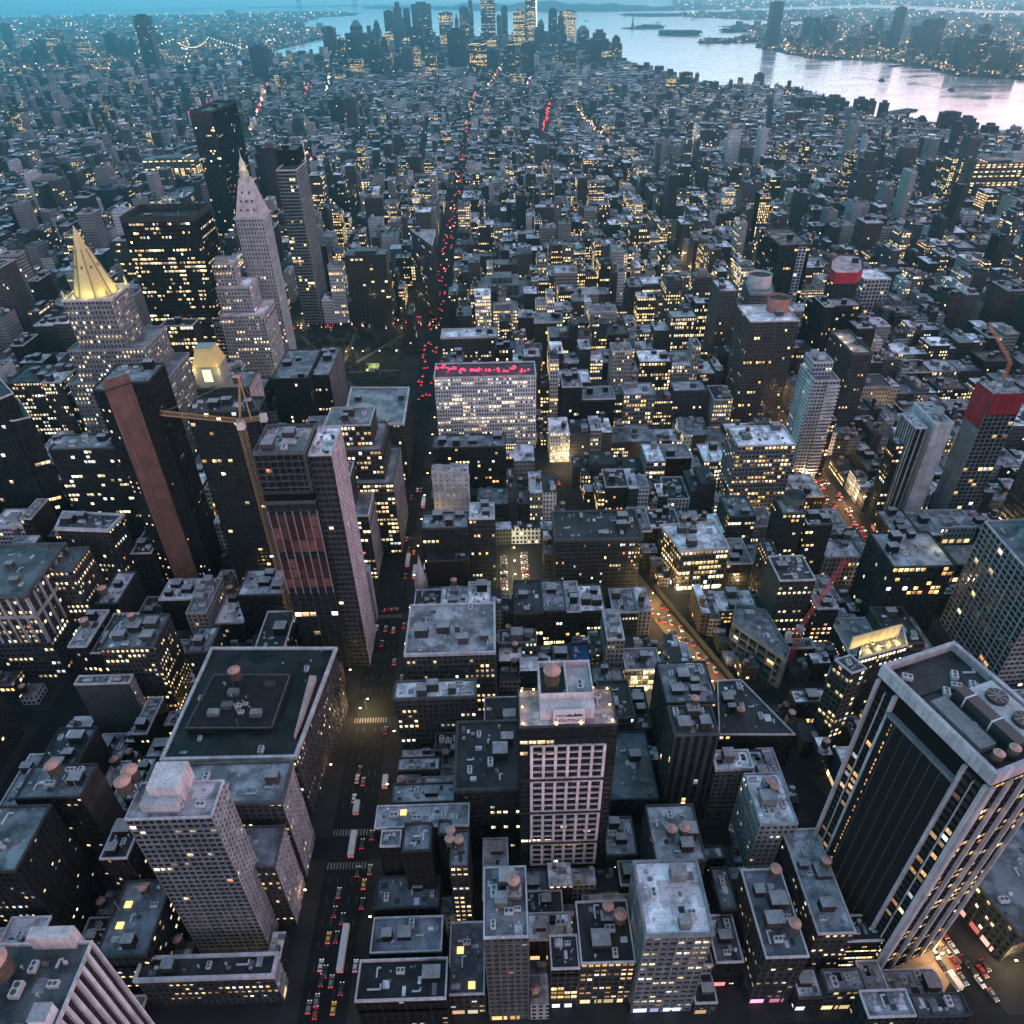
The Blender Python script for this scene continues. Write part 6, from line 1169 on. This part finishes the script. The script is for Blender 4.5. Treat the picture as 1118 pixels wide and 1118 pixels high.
for k in range(46):
    x = r_.uniform(PARK[0] - 10, PARK[1] + 30); y = 822 + r_.uniform(-9, 12); s_ = r_.uniform(.3, .8); mb_.quads([[[x - s_, y - .1, 2], [x + s_, y - .1, 2], [x + s_, y - .1, 2 + 2 * s_], [x - s_, y - .1, 2 + 2 * s_]], [[x - s_, y, 5], [x + s_, y, 5], [x + s_, y + s_, 5], [x - s_, y + s_, 5]]], np.array(r_.choice((AMB, WHT, WHT, RED_))) * r_.uniform(1, 3))
tag(mb_.build('city_lights', M_GLOWA), kind='stuff')
specks(MP, 1300, 62, 240, 4, size=.00042, zr=(14, 26), st_=1.0)
# ================================================================== CARS
def car_proto(name, c, taxi=False):
    r = empty(name, (0, 0, 0)); w = .92
    b = MB(); prof = [(-2.3, .35), (2.25, .35), (2.3, .75), (1.2, .92), (-1.9, .95), (-2.3, .85)]
    for i in range(len(prof)): (ya, za), (yb, zb) = prof[i], prof[(i + 1) % len(prof)]; b.quads([[[-w, yb, zb], [w, yb, zb], [w, ya, za], [-w, ya, za]]], c)
    b.poly([(w, y, z) for y, z in prof], c).poly([(-w, y, z) for y, z in prof[::-1]], c)
    b.quads([[[-.68, -1.3, 1.45], [.68, -1.3, 1.45], [.68, .25, 1.45], [-.68, .25, 1.45]]], c)
    if taxi: b.box(-.45, .45, -.65, -.4, 1.45, 1.62, (.8, .7, .4))
    b.build('body', M_PAINT, r)
    lo = [(-.86, -1.85, .94), (.86, -1.85, .94), (.86, 1.0, .93), (-.86, 1.0, .93)]; hi = [(-.68, -1.3, 1.45), (.68, -1.3, 1.45), (.68, .25, 1.45), (-.68, .25, 1.45)]
    m = MB()
    for i in range(4): m.quads([[lo[i], lo[(i + 1) % 4], hi[(i + 1) % 4], hi[i]]], (0, 0, 0))
    m.build('window', M_PANE, r)
    for s in (-.62, .62):
        MB().box(s - .22, s + .22, 2.26, 2.36, .55, .78, bottom=True).build('headlight', M_HEAD, r); MB().box(s - .26, s + .26, -2.40, -2.31, .62, .95, bottom=True).build('tail_light', M_TAIL, r)
        for y in (-1.4, 1.4):
            wm = MB(); a = [(s * 1.42, y + .34 * math.cos(t), .34 + .34 * math.sin(t)) for t in np.arange(10) * math.pi / 5]; k = [(s * 1.15, *q[1:]) for q in a]
            for i in range(10): wm.quads([[a[i], a[(i + 1) % 10], k[(i + 1) % 10], k[i]]], (.02, .02, .02))
            wm.poly(a, (.06, .06, .06)); wm.build('wheel', M_PAINT, r)
    KIDS[r.name] = list(r.children); PROTOS.extend([r, *r.children]); return r
def bus_proto(name, c, L_):
    r = empty(name, (0, 0, 0)); h = L_ / 2
    MB().box(-1.28, 1.28, -h, h, .4, 3.1, c).build('body', M_PAINT, r)
    MB().box(-1.30, 1.30, -h + .3, h - .3, 1.5, 2.5, (.5, .4, .25)).build('window', M_PANE, r)
    MB().box(-.7, .7, -h * .6, -h * .25, 3.1, 3.35, (.5, .5, .5)).build('roof_unit', M_PAINT, r)
    for s in (-.9, .9):
        MB().box(s - .28, s + .28, -h - .08, -h - .01, .7, 1.2, bottom=True).build('tail_light', M_TAIL, r); MB().box(s - .25, s + .25, h + .01, h + .08, .7, 1.0, bottom=True).build('headlight', M_HEAD, r)
        for y in (-h * .6, h * .6): MB().cone((0, 0), .48, .48, 0, .3, 10, (.02, .02, .02)).build('wheel', M_PAINT, r).matrix_local = Matrix.Translation((s * 1.40, y, .48)) @ Matrix.Rotation(rad(90) * (1 if s < 0 else -1), 4, 'Y')
    KIDS[r.name] = list(r.children); PROTOS.extend([r, *r.children]); return r
CARS = {'black': car_proto('car', (.012, .012, .014)), 'white': car_proto('car', (.55, .55, .55)), 'grey': car_proto('car', (.16, .165, .17)), 'red': car_proto('car', (.28, .015, .015))}
TAXI = car_proto('taxi', (.62, .33, .02), True); BUS = bus_proto('bus', (.55, .53, .53), 12.0); LBUS = bus_proto('bus', (.50, .50, .52), 18.0); VAN = bus_proto('delivery_van', (.52, .5, .5), 6.5)
def mini(c, brake):
    b = MB().box(-.9, .9, -2.2, 2.2, .3, .95, c).box(-.72, .72, -1.3, .6, .95, 1.45, (.02, .02, .022))
    for s in (-.6, .6): b.box(s - .3, s + .3, -2.36, -2.2, .55, 1.05, mi=1); b.box(s - .25, s + .25, 2.2, 2.34, .5, .85, mi=2)
    o = b.build('far_car', [M_PAINT, M_TAILF, M_HEADF]); PROTOS.append(o); return o
MINI = [mini((.012, .012, .014), 1), mini((.45, .45, .45), 1), mini((.1, .1, .11), 1)]
def car(kind, px, py, ang=0.0, road='the long avenue', z=0.03, snap=None):
    q = un(px, py, .6); o_ = {'taxi': TAXI, 'bus': BUS, 'lbus': LBUS, 'van': VAN}.get(kind) or CARS[kind]
    c = copy_tree(o_); c.location = (q[0], q[1], z); c.rotation_euler = (0, 0, ang)
    nm = {'taxi': 'yellow taxi', 'bus': 'pale bus', 'lbus': 'long articulated bus', 'van': 'white delivery van'}.get(kind, kind + ' car'); c['category'] = nm.split()[-1]; c['group'] = 'vehicles on ' + road
    later(c, f'{nm} on {road}', (q[0], q[1], 0)); return c
Z = lambda ox, oy, pts: [(k, ox + x / 3.727, oy + y / 3.727) for k, x, y in pts]
for k, x, y in Z(280, 818, [('black', 420, 85), ('white', 410, 122), ('grey', 434, 132), ('van', 525, 137), ('white', 397, 200), ('van', 408, 242), ('bus', 392, 390), ('black', 430, 385), ('black', 470, 350), ('black', 412, 498), ('taxi', 437, 550), ('grey', 462, 490), ('black', 430, 628), ('black', 318, 662), ('grey', 335, 585), ('taxi', 293, 768), ('black', 326, 765), ('lbus', 355, 812), ('white', 403, 882), ('black', 265, 940), ('grey', 305, 945), ('black', 345, 975), ('grey', 245, 1022), ('red', 240, 1072), ('taxi', 313, 1055), ('grey', 213, 1050), ('black', 280, 905), ('black', 350, 690), ('white', 262, 880)]): car(k, x, y)
for k, x, y in Z(280, 500, [('bus', 617, 420), ('bus', 645, 468), ('black', 606, 480), ('bus', 680, 185), ('red', 600, 683), ('taxi', 557, 700), ('grey', 525, 695), ('black', 510, 755), ('white', 490, 690), ('grey', 590, 895), ('black', 525, 1108), ('grey', 560, 830), ('black', 620, 372), ('taxi', 640, 385), ('white', 655, 130), ('black', 630, 160), ('black', 668, 130), ('grey', 610, 330)]): car(k, x, y)
for k, x, y in Z(280, 500, [('red', 535, 618), ('black', 505, 625), ('grey', 560, 615)]): car(k, x, y, rad(90), 'a cross street')
A_PL = math.atan2(-(un(1110, 1080)[0] - un(1030, 975)[0]), un(1110, 1080)[1] - un(1030, 975)[1])
for k, x, y in Z(818, 818, [('grey', 755, 812), ('taxi', 767, 775), ('red', 790, 748), ('white', 830, 806), ('white', 812, 832), ('red', 836, 868), ('black', 785, 882), ('black', 880, 862), ('black', 906, 893), ('white', 940, 946), ('grey', 870, 935), ('red', 950, 905), ('grey', 992, 1000), ('van', 832, 946), ('white', 757, 832), ('black', 960, 880)]): car(k, x, y, A_PL, 'the plaza street')
gc = random.Random(5)
for i in range(16):                                              # two rows of parked cars on the lit lot
    for x_, kk in ((un(550, 620)[0], 0), (un(573, 620)[0], 1)):
        y_ = 345.5 + i * 3.35
        if gc.random() < .14: continue
        kd = gc.choice(('white', 'white', 'grey', 'black', 'red', 'grey')); c = copy_tree(CARS[kd]); c.location = (x_ + gc.uniform(-.3, .3), y_, .03); c.rotation_euler = (0, 0, rad(90) * gc.choice((-1, 1))); c['category'] = 'car'; c['group'] = 'cars parked on the lit lot'; later(c, f'{kd} car in {"left" if kk == 0 else "right"} parked row', (x_, y_, 0))
for k, x, y in (('white', 762, 676), ('black', 765, 680), ('grey', 770, 685), ('red', 775, 691), ('black', 779, 696), ('white', 783, 701), ('red', 746, 678)): car(k, x, y, math.atan(.367), 'the diagonal street')
def minis(n, fx, y0, y1, label, jit, flip=.0, seed=0):
    r = random.Random(seed); done = []
    for _ in range(n * 5):
        if len(done) >= n: break
        y = y0 * (y1 / y0) ** r.random(); x = fx(y) + r.choice(jit)
        if any(abs(y - b) < 6.5 and abs(x - a) < 2 for a, b in done): continue
        done.append((x, y)); c = r.choice(MINI).copy(); COL.objects.link(c); c.location = (x, y, .03); c.rotation_euler = (0, 0, math.pi if r.random() < flip else 0); c['category'] = 'car'; c['group'] = label; later(c, label, (x, y, 0))
minis(95, lambda y: -75 + (y - 1550) * .005 * (y > 1550), 560, 2300, 'distant car showing red lights', (-7.5, -4.2, -1, 2.2, 5.6), 0, 1)
minis(60, lambda y: 250, 345, 1350, 'distant car on the broad lit avenue', (-9, -6, -3, 0, 3, 6, 9), .55, 2)
minis(60, lambda y: 250, 335, 520, 'car in the crowded broad avenue', (-9, -6, -3, 0, 3, 6, 9), .5, 12)
minis(16, lambda y: bway(y), 850, 1500, 'distant car on the far diagonal', (-3, 0, 3), .2, 3)
minis(16, lambda y: -385 + (y - 1500) * .06, 1750, 2900, 'distant car with pale lights on the slanting avenue', (-3, 1, 5), .6, 4)
minis(26, lambda y: bway(y), 255, 345, 'car on the bright diagonal street', (-4.5, -1.5, 1.5, 4.5), .3, 16)
minis(16, lambda y: bway(y) , 345, 780, 'distant car on the diagonal street', (-3, 0, 3), .2, 6)

# ================================================================== STREET LAMPS
def lamp_proto():
    r = empty('street_lamp', (0, 0, 0)); MB().cone((0, 0), .12, .07, 0, 8.6, 6, (.05, .05, .05)).build('pole', M_PAINT, r); MB().bar((0, 0, 8.4), (1.7, 0, 8.9), .06, (.05, .05, .05)).build('arm', M_PAINT, r)
    MB().box(1.4, 2.3, -.22, .22, 8.72, 8.95, bottom=True).build('lamp_head', M_LAMP, r); KIDS[r.name] = list(r.children); PROTOS.extend([r, *r.children]); return r
LP = lamp_proto()
def lamp(x, y, rot, power, where, col=(1, .58, .26)):
    c = copy_tree(LP); c.location = (x, y, .14); c.rotation_euler = (0, 0, rot); c['category'] = 'street lamp'; c['group'] = 'street lamps'; later(c, f'tall street lamp on {where}', (x, y, 0))
    if power: plight(c, Vector((x + 1.8 * math.cos(rot), y + 1.8 * math.sin(rot), 8.5)), power, col, .3).location = (1.8, 0, 8.4)
for i in range(16):
    y = 118 + i * 31.0; lamp(-58, y, math.pi, 420, 'the avenue pavement'); 
    if i % 2: lamp(-91, y + 12, 0, 420, 'the avenue pavement')
for i in range(8): y = 395 - i * 18; lamp(bway(y) - 9.5 if y > 230 else bway(y) - 9, y, 0, 7000 if 250 < y < 375 else 1500, 'the diagonal street', (1, .60, .20))
for i in range(12): y = 350 + i * 62; lamp(236, y, 0, 11000, 'the broad lit avenue'); lamp(264, y + 30, math.pi, 11000, 'the broad lit avenue')
cx0, cx1 = un(556, 615)[0], un(568, 615)[0]
for y in (350, 364, 378, 392): lamp((cx0 + cx1) / 2 - 2, y, 0, 6500, 'the lit car park', (1, .78, .42))
for px, py in ((1000, 1032), (962, 1050), (985, 1012), (1016, 1052), (1045, 985), (1075, 1025), (1095, 1060)): q = un(px, py); lamp(q[0], q[1], 0, 6500, 'the bright plaza', (1, .66, .32))
for px, py in ((545, 905), (540, 925), (690, 757), (700, 765), (400, 775), (392, 785), (800, 645), (830, 640), (735, 650), (605, 500), (615, 510), (268, 690), (330, 350), (360, 352), (420, 350), (500, 655)): q = un(px, py); lamp(q[0], q[1], 0, 7500, 'a lit side street', (1, .68, .32))

gl = random.Random(21)
for k in (30, 29, 28, 27, 26, 25, 24, 23, 22):
    for x in (gl.uniform(-52, 20), gl.uniform(20, 110), gl.uniform(110, 230), gl.uniform(-230, -100), gl.uniform(275, 420)): lamp(x, street(k) - 5, math.pi / 2, 4500, 'a lit side street', (1, .62, .26))
# ================================================================== PARK TREES
def tree_proto(sd):
    r = empty('bare_tree', (0, 0, 0)); gg = random.Random(sd); t = MB().cone((0, 0), .32, .16, 0, 5.5, 6, (.05, .04, .035))
    cl = MB()
    for k in range(7):
        a = k * .9 + gg.random(); e = (2.6 * math.cos(a), 2.6 * math.sin(a), gg.uniform(6.5, 9.5)); t.bar((0, 0, gg.uniform(3, 5.2)), e, .09, (.05, .04, .035))
    t.build('trunk', M_WALL, r); Q = []; Cc = []
    for k in range(170):
        v = np.array([gg.gauss(0, 1), gg.gauss(0, 1), gg.gauss(0, .8)]); v /= np.linalg.norm(v); p = v * gg.uniform(.45, 1.0) * np.array([3.9, 3.9, 3.1]) + (0, 0, 8)
        u = np.array([gg.gauss(0, 1), gg.gauss(0, 1), gg.gauss(0, 1)]); u /= np.linalg.norm(u); w_ = np.cross(u, v) + 1e-3; w_ /= np.linalg.norm(w_); s_ = gg.uniform(.25, .6); Q.append([p - u * s_, p + w_ * s_, p + u * s_, p - w_ * s_]); Cc.append(np.array((.050, .055, .045)) * gg.uniform(.6, 1.9))
    cl.quads(Q, np.array(Cc)).build('crown', M_LEAF, r); KIDS[r.name] = list(r.children); PROTOS.extend([r, *r.children]); return r
TREES = [tree_proto(i) for i in range(3)]
gt = random.Random(9); tp = []
while len(tp) < 130:
    x, y = gt.uniform(PARK[0] + 4, PARK[1] - 4), gt.uniform(PARK[2] + 6, PARK[3] - 6)
    if math.hypot(x - un(406, 400)[0], y - un(406, 400)[1]) < 14 or any(math.hypot(x - a, y - b) < 5.2 for a, b in tp): continue
    tp.append((x, y)); c = copy_tree(gt.choice(TREES)); c.location = (x, y, .1); s_ = gt.uniform(.8, 1.35); c.scale = (s_, s_, s_ * gt.uniform(.9, 1.1)); c.rotation_euler = (0, 0, gt.uniform(0, 6)); c['category'] = 'tree'; c['group'] = 'trees in the dark park'; later(c, 'leafless dark park tree', (x, y, 0))
for px, py in ((984, 1048), (1002, 1068)):
    q = un(px, py); c = copy_tree(TREES[0]); c.location = (q[0], q[1], .1); c.scale = (.55, .55, .5); c['category'] = 'tree'; later(c, 'small round plaza tree', q)
for k in range(14): lamp(PARK[0] + 12 + (k % 7) * 18, PARK[2] + 30 + (k // 7) * 110, 0, 1500, 'a park path', (1, .8, .5))
lawn = MB().box(PARK[0] + 3, PARK[1] - 3, PARK[2] + 3, PARK[3] - 3, .1, .15, (.013, .015, .012)); tag(lawn.build('lawn', M_DIRT), kind='structure')
for a_, b_ in (((-225, 605), (-110, 800)), ((-110, 605), (-225, 800)), ((-166, 600), (-166, 808)), ((-228, 700), (-104, 705))): tag(MB().obox(a_, b_, 2.2, .151 + .004 * (a_[0] % 4), .156 + .004 * (a_[0] % 4), (.09, .085, .08)).build('path', M_DIRT), kind='structure')
pz = [un(x, y) for x, y in ((958, 1060), (1006, 1000), (1050, 1050), (1030, 1085), (965, 1085))]; tag(MB().prism(ccw([p[:2] for p in pz]), .14, .16, (.20, .15, .11)).build('plaza_pavement', M_DIRT), kind='structure')
tag(MB().box(CARPARK[0], CARPARK[1], 343, 402, .004, .012, (.16, .14, .11)).build('car_park_ground', M_DIRT), kind='structure')
tag(MB().prism([(239, 325), (261, 325), (261, 900), (239, 900)], .004, .012, (.075, .06, .045)).build('road', M_DIRT), kind='structure')  # sheet paler and warmer than other ground, painted up to strengthen lamp glow
tag(MB().prism(ccw([(bway(y) + s_ * 7, y) for y, s_ in ((255, -1), (255, 1), (372, 1), (372, -1))]), .004, .012, (.10, .085, .06)).build('road', M_DIRT), kind='structure')  # paler warm stretch under the lamps, part of their glow put into colour

# ================================================================== CHURCH, CRANES, BRIDGE, RIVER
q = un(463, 661); root = empty('church', (q[0], q[1], 0), 'stone church with a tall pointed spire beside the avenue', 'church'); x, y = q[0], q[1]
MB().box(x - 3.4, x + 3.4, y - 3.4, y + 3.4, 0, 21, (.42, .40, .42)).build('tower', M_WALL, root, root.location)
for sx in (-3, 3):
    for sy in (-3, 3): MB().box(x + sx - .7, x + sx + .7, y + sy - .7, y + sy + .7, 0, 23, (.28, .27, .28)).cone((x + sx, y + sy), .7, 0, 23, 26, 6, (.3, .29, .3)).build('corner_turret', M_WALL, root, root.location)
MB().cone((x, y), 3.3, .05, 21, 42, 8, (.46, .44, .48)).build('spire', M_WALL, root, root.location)
MB().box(x + 3.5, x + 26, y - 5, y + 12, 0, 10, (.2, .19, .19)).quads([[[x + 3.5, y - 5, 10], [x + 26, y - 5, 10], [x + 26, y + 3.5, 17], [x + 3.5, y + 3.5, 17]], [[x + 26, y + 12, 10], [x + 3.5, y + 12, 10], [x + 3.5, y + 3.5, 17], [x + 26, y + 3.5, 17]]], (.09, .09, .10)).build('nave', M_WALL, root, root.location)
for z in (8, 14): MB().box(x - .7, x + .7, y - 3.5, y - 3.42, z, z + 3.5, (.02, .02, .02), bottom=True).build('lancet_window', M_PANE, root, root.location)

def truss(a, b, w_, bays, col, name, root):
    a = np.array(a, float); b = np.array(b, float); d = b - a; L_ = np.linalg.norm(d); d /= L_
    u = np.cross(d, (0, 0, 1)); u = np.array([1.0, 0, 0]) if np.linalg.norm(u) < 1e-3 else u / np.linalg.norm(u); v = np.cross(d, u); k = [(u + v) * w_ / 2, (u - v) * w_ / 2, (-u - v) * w_ / 2, (-u + v) * w_ / 2]; mb = MB()
    for q in k: mb.bar(a + q, b + q, .10, col)
    for i in range(bays):
        p, q = a + d * L_ * i / bays, a + d * L_ * (i + 1) / bays
        for j in range(4): mb.bar(p + k[j], q + k[(j + 1) % 4], .05, col); mb.bar(p + k[j], p + k[(j + 1) % 4], .045, col)
    return mb.build(name, M_PAINT, root, root.location)
YC = (.27, .175, .085); cb = un(321, 700); m_ = np.array([_a[0] - 0, 0, 0])
hT = 165; top = un(271, 472, hT); bx, by = (cb[0] + top[0]) / 2, (cb[1] + top[1]) / 2
root = empty('tower_crane', (bx, by, 0), 'yellow lattice tower crane standing beside the unfinished glass tower', 'crane')
truss((bx, by, 0), (bx, by, hT - 8), 2.6, 52, YC, 'mast', root)
MB().box(bx - 1.6, bx + 1.6, by - 1.6, by + 1.6, hT - 8, hT - 4, (.5, .48, .45)).build('cab', M_PAINT, root, root.location)
je = un(176, 451, hT + 16); truss((bx, by, hT - 4), tuple(je), 1.8, 26, YC, 'jib', root)
ap = np.array([bx + 3, by + 4, hT + 15]); MB().bar((bx, by, hT - 4), ap, .35, YC).bar((bx + 5, by + 1, hT - 4), ap, .25, YC).build('peak_frame', M_PAINT, root, root.location)
MB().bar(ap, je, .09, (.1, .08, .06)).bar(ap, (bx + 10, by + 3, hT - 3), .09, (.1, .08, .06)).build('stay_cable', M_PAINT, root, root.location)
truss((bx, by, hT - 4), (bx + 11, by + 3, hT - 4), 1.6, 5, YC, 'counter_jib', root); MB().box(bx + 8.5, bx + 11.5, by + 1.6, by + 4.4, hT - 6, hT - 2.4, (.4, .4, .4), bottom=True).build('counterweight', M_WALL, root, root.location)
MB().cone((ap[0], ap[1]), .4, .4, ap[2], ap[2] + .9, 8).build('warning_lamp', M_TAIL, root, root.location)
RC = (.36, .03, .06); cb = un(859, 735); root = empty('tower_crane', (cb[0], cb[1], 0), 'red lattice crane with raised jib beside the unfinished concrete deck', 'crane'); bx, by = cb[0], cb[1]; hT = 34
truss((bx, by, 0), (bx, by, hT), 2.2, 12, RC, 'mast', root); MB().box(bx - 1.7, bx + 1.7, by - 1.7, by + 1.7, hT, hT + 3, (.3, .28, .3)).build('cab', M_PAINT, root, root.location)
for hz_ in (95.0,): je = un(925, 610, hz_)
truss((bx, by, hT + 2), tuple(je), 1.6, 22, RC, 'jib', root); truss((bx, by, hT + 2), (bx - 8, by - 5, hT + 3), 1.5, 4, RC, 'counter_jib', root); MB().box(bx - 9.5, bx - 6.8, by - 6.4, by - 4, hT, hT + 4, (.35, .33, .33), bottom=True).build('counterweight', M_WALL, root, root.location)
q0 = un(1094, 418, 101); root = empty('tower_crane', (q0[0], q0[1], 101), 'small orange crane on top of the red-netted tower', 'crane'); OC = (.42, .13, .05)
truss((q0[0], q0[1], 101), (q0[0], q0[1], 116), 1.8, 6, OC, 'mast', root); truss((q0[0], q0[1], 116), (q0[0] - 8, q0[1] + 22, 133), 1.3, 10, OC, 'jib', root)
# fence of the building site along the diagonal street
root = tag(MB().obox((bway(258) + 9, 258), (bway(356) + 9, 356), .25, 0, 4.5, (.05, .052, .055)).build('site_fence', M_WALL), 'long dark site fence along the lit diagonal street', 'fence')
# bridge over the east river
def bridge():
    a, b = un(150, 68), un(262, 60); t1, t2 = un(194, 64), un(232, 61); root = empty('suspension_bridge', (t1[0], t1[1], 0), 'far suspension bridge with strings of cable lights over the east river', 'bridge'); zt, zd = 98, 42
    MB().obox(a[:2], b[:2], 14, zd - 4, zd, (.10, .11, .12)).build('deck', M_WALL, root, root.location)
    for t in (t1, t2): MB().box(t[0] - 16, t[0] - 9, t[1] - 8, t[1] + 8, 0, zt, (.10, .13, .14)).box(t[0] + 9, t[0] + 16, t[1] - 8, t[1] + 8, 0, zt, (.10, .13, .14)).box(t[0] - 9, t[0] + 9, t[1] - 5, t[1] + 5, zt - 12, zt, (.10, .13, .14)).build('bridge_tower', M_WALL, root, root.location)
    pts = []
    for p, q, n, sag in ((a, t1, 10, 0), (t1, t2, 18, 48), (t2, b, 10, 0)):
        for i in range(n + (p is t2)):
            s_ = i / n; z0 = zd if p is a else zt; z1 = zd if q is b else zt; pts.append(np.array([*(p[:2] + (q[:2] - p[:2]) * s_), z0 + (z1 - z0) * s_ - sag * 4 * s_ * (1 - s_)]))
    c = MB(); l = MB()
    for p, q in zip(pts[:-1], pts[1:]): c.bar(p, q, 1.0, (.12, .14, .15))
    for p in pts: l.box(p[0] - 2.2, p[0] + 2.2, p[1] - 2.2, p[1] + 2.2, p[2] + 1, p[2] + 5, (2.6, 2.2, 1.3))
    cb_ = c.build('cable', M_WALL, root, root.location); l.build('cable_lights', M_GLOWA, cb_, root.location)
bridge()
def strait():
    t1, t2 = un(327.5, 10.5), un(388, 9.2); root = empty('suspension_bridge', (t1[0], t1[1], 0), 'two faint towers of a great bridge across the bay on the horizon', 'bridge')
    for t in (t1, t2): MB().box(t[0] - 45, t[0] - 20, t[1] - 20, t[1] + 20, 0, 215, (.08, .11, .12)).box(t[0] + 20, t[0] + 45, t[1] - 20, t[1] + 20, 0, 215, (.08, .11, .12)).box(t[0] - 20, t[0] + 20, t[1] - 15, t[1] + 15, 180, 212, (.08, .11, .12)).build('bridge_tower', M_WALL, root, root.location)
    d = (t2 - t1)[:2]; MB().obox(t1[:2] - d * .9, t2[:2] + d * .8, 20, 55, 66, (.08, .11, .12)).build('deck', M_WALL, root, root.location)
strait()
q = un(690.5, 30.2); root = empty('statue', (q[0], q[1], 2), 'small dark statue on a pedestal rising from the nearer river island', 'statue')
MB().box(q[0] - 14, q[0] + 14, q[1] - 14, q[1] + 14, 2, 26, (.10, .11, .10)).box(q[0] - 8, q[0] + 8, q[1] - 8, q[1] + 8, 26, 48, (.10, .11, .10)).build('pedestal', M_WALL, root, root.location)
MB().cone(q[:2], 7.5, 5, 48, 72, 10, (.05, .10, .09)).cone(q[:2], 5, 2.5, 72, 80, 10, (.05, .10, .09)).cone(q[:2], 2.6, 1.6, 80, 86, 8, (.05, .10, .09)).bar((q[0] - 4, q[1], 74), (q[0] - 8, q[1], 94), 1.4, (.05, .10, .09)).build('figure', M_WALL, root, root.location)
def isle_trees(px0, px1, py, n, hmax, seed):
    r = random.Random(seed); mb = MB()
    for _ in range(n):
        b = un(r.uniform(px0, px1), py + r.uniform(-.5, .7)); s_ = r.uniform(8, 20)
        for k in range(14):
            p = b + np.array([r.gauss(0, s_), r.gauss(0, s_), r.uniform(2, hmax)]); u = np.array([r.gauss(0, 1), r.gauss(0, 1), r.gauss(0, 1)]) * 5; v = np.array([r.gauss(0, 1), r.gauss(0, 1), r.gauss(0, 1)]) * 5; mb.quads([[p - u, p + v, p + u, p - v]], np.array((.03, .04, .035)) * r.uniform(.6, 1.5))
    tag(mb.build('foliage', M_LEAF), kind='stuff')
isle_trees(697, 721, 30.2, 60, 22, 1); isle_trees(720, 762, 37.3, 130, 24, 2); isle_trees(680, 738, 16.6, 60, 20, 3); isle_trees(765, 834, 45, 50, 16, 4); isle_trees(790, 832, 34, 120, 18, 5)
def boat(px, py, ang, label, L_=34, wake=220):
    q = un(px, py, -2); r = empty('ferry_boat', (q[0], q[1], -2), label, 'boat'); r.rotation_euler = (0, 0, ang); h = L_ / 2
    hull = MB().prism(ccw([(-h, -5), (h * .6, -5), (h, 0), (h * .6, 5), (-h, 5)]), 0, 4, (.03, .03, .035)); o = hull.build('hull', M_PAINT, r); MB().box(-h * .7, h * .4, -4, 4, 4, 8, (.08, .08, .09)).build('deck_house', M_PAINT, r); MB().box(-h * .1, h * .2, -2, 2, 8, 11, (.06, .06, .07)).build('wheel_house', M_PAINT, r)
    wk = MB()
    for s_ in (-1, 1): wk.quads([[[-h, s_ * 1.0, .25], [-h - wake, s_ * 12, .2], [-h - wake, s_ * 16, .2], [-h, s_ * 4, .25]]], (.05, .06, .07))
    tag(wk.build('wake', M_WAKE, r), kind='stuff')
M_WAKE = plain('wake_water', (.03, .035, .04), .35)
def dirn(p, q): a, b = un(*p), un(*q); return math.atan2(b[1] - a[1], b[0] - a[0])
boat(963, 88.5, dirn((945, 86), (964, 88.5)), 'dark ferry with a short wake nearer the far shore of the river', 34, 160)
boat(1039, 99, dirn((1010, 93), (1039, 99)), 'dark ferry trailing a long wake in midstream', 40, 330)
for (px, py), lb in (((719, 25), 'tiny moored ship in the bay beside the statue island'), ((640, 23), 'tiny ship far out in the bay beside the downtown towers'), ((756, 22), 'tiny ship near the long low island')): boat(px, py, .3, lb, 60, 60)
def pier(px0, py0, px1, py1, w_, label):
    a, b = un(px0, py0), un(px1, py1); tag(MB().obox(a[:2], b[:2], w_, -2, 2.5, (.05, .05, .05)).build('pier', M_WALL), label, 'pier')
pier(970, 124, 996, 119.5, 18, 'green-topped pier jutting into the river from the near shore')
pier(972, 72.5, 1005, 69, 8, 'long thin dark pier nearest the dark shore towers'); pier(995, 74, 1048, 75, 6, 'thin pier just above the second river ferry'); pier(1042, 82, 1056, 81, 22, 'short lit pier under the stepped shore tower'); pier(1068, 83.5, 1085, 82, 7, 'thin pier right of the short lit pier'); pier(1088, 86, 1118, 85, 7, 'last thin pier at the edge of the photo')

# ================================================================== THE AIR
hz, hn = newmat('air'); vo = node(hn, 'ShaderNodeVolumePrincipled'); oo = node(hn, 'ShaderNodeOutputMaterial'); hn.links.new(vo.outputs[0], oo.inputs['Volume'])
vo.inputs['Color'].default_value = (0.32, 0.82, 1.0, 1); vo.inputs['Density'].default_value = 0.85e-4; vo.inputs['Anisotropy'].default_value = 0.75
hb = MB().box(-62000, 62000, -900, 33000, -6, 760, bottom=True).build('haze', hz); tag(hb, kind='stuff')
flush_labels()
for o in PROTOS: bpy.data.objects.remove(o)
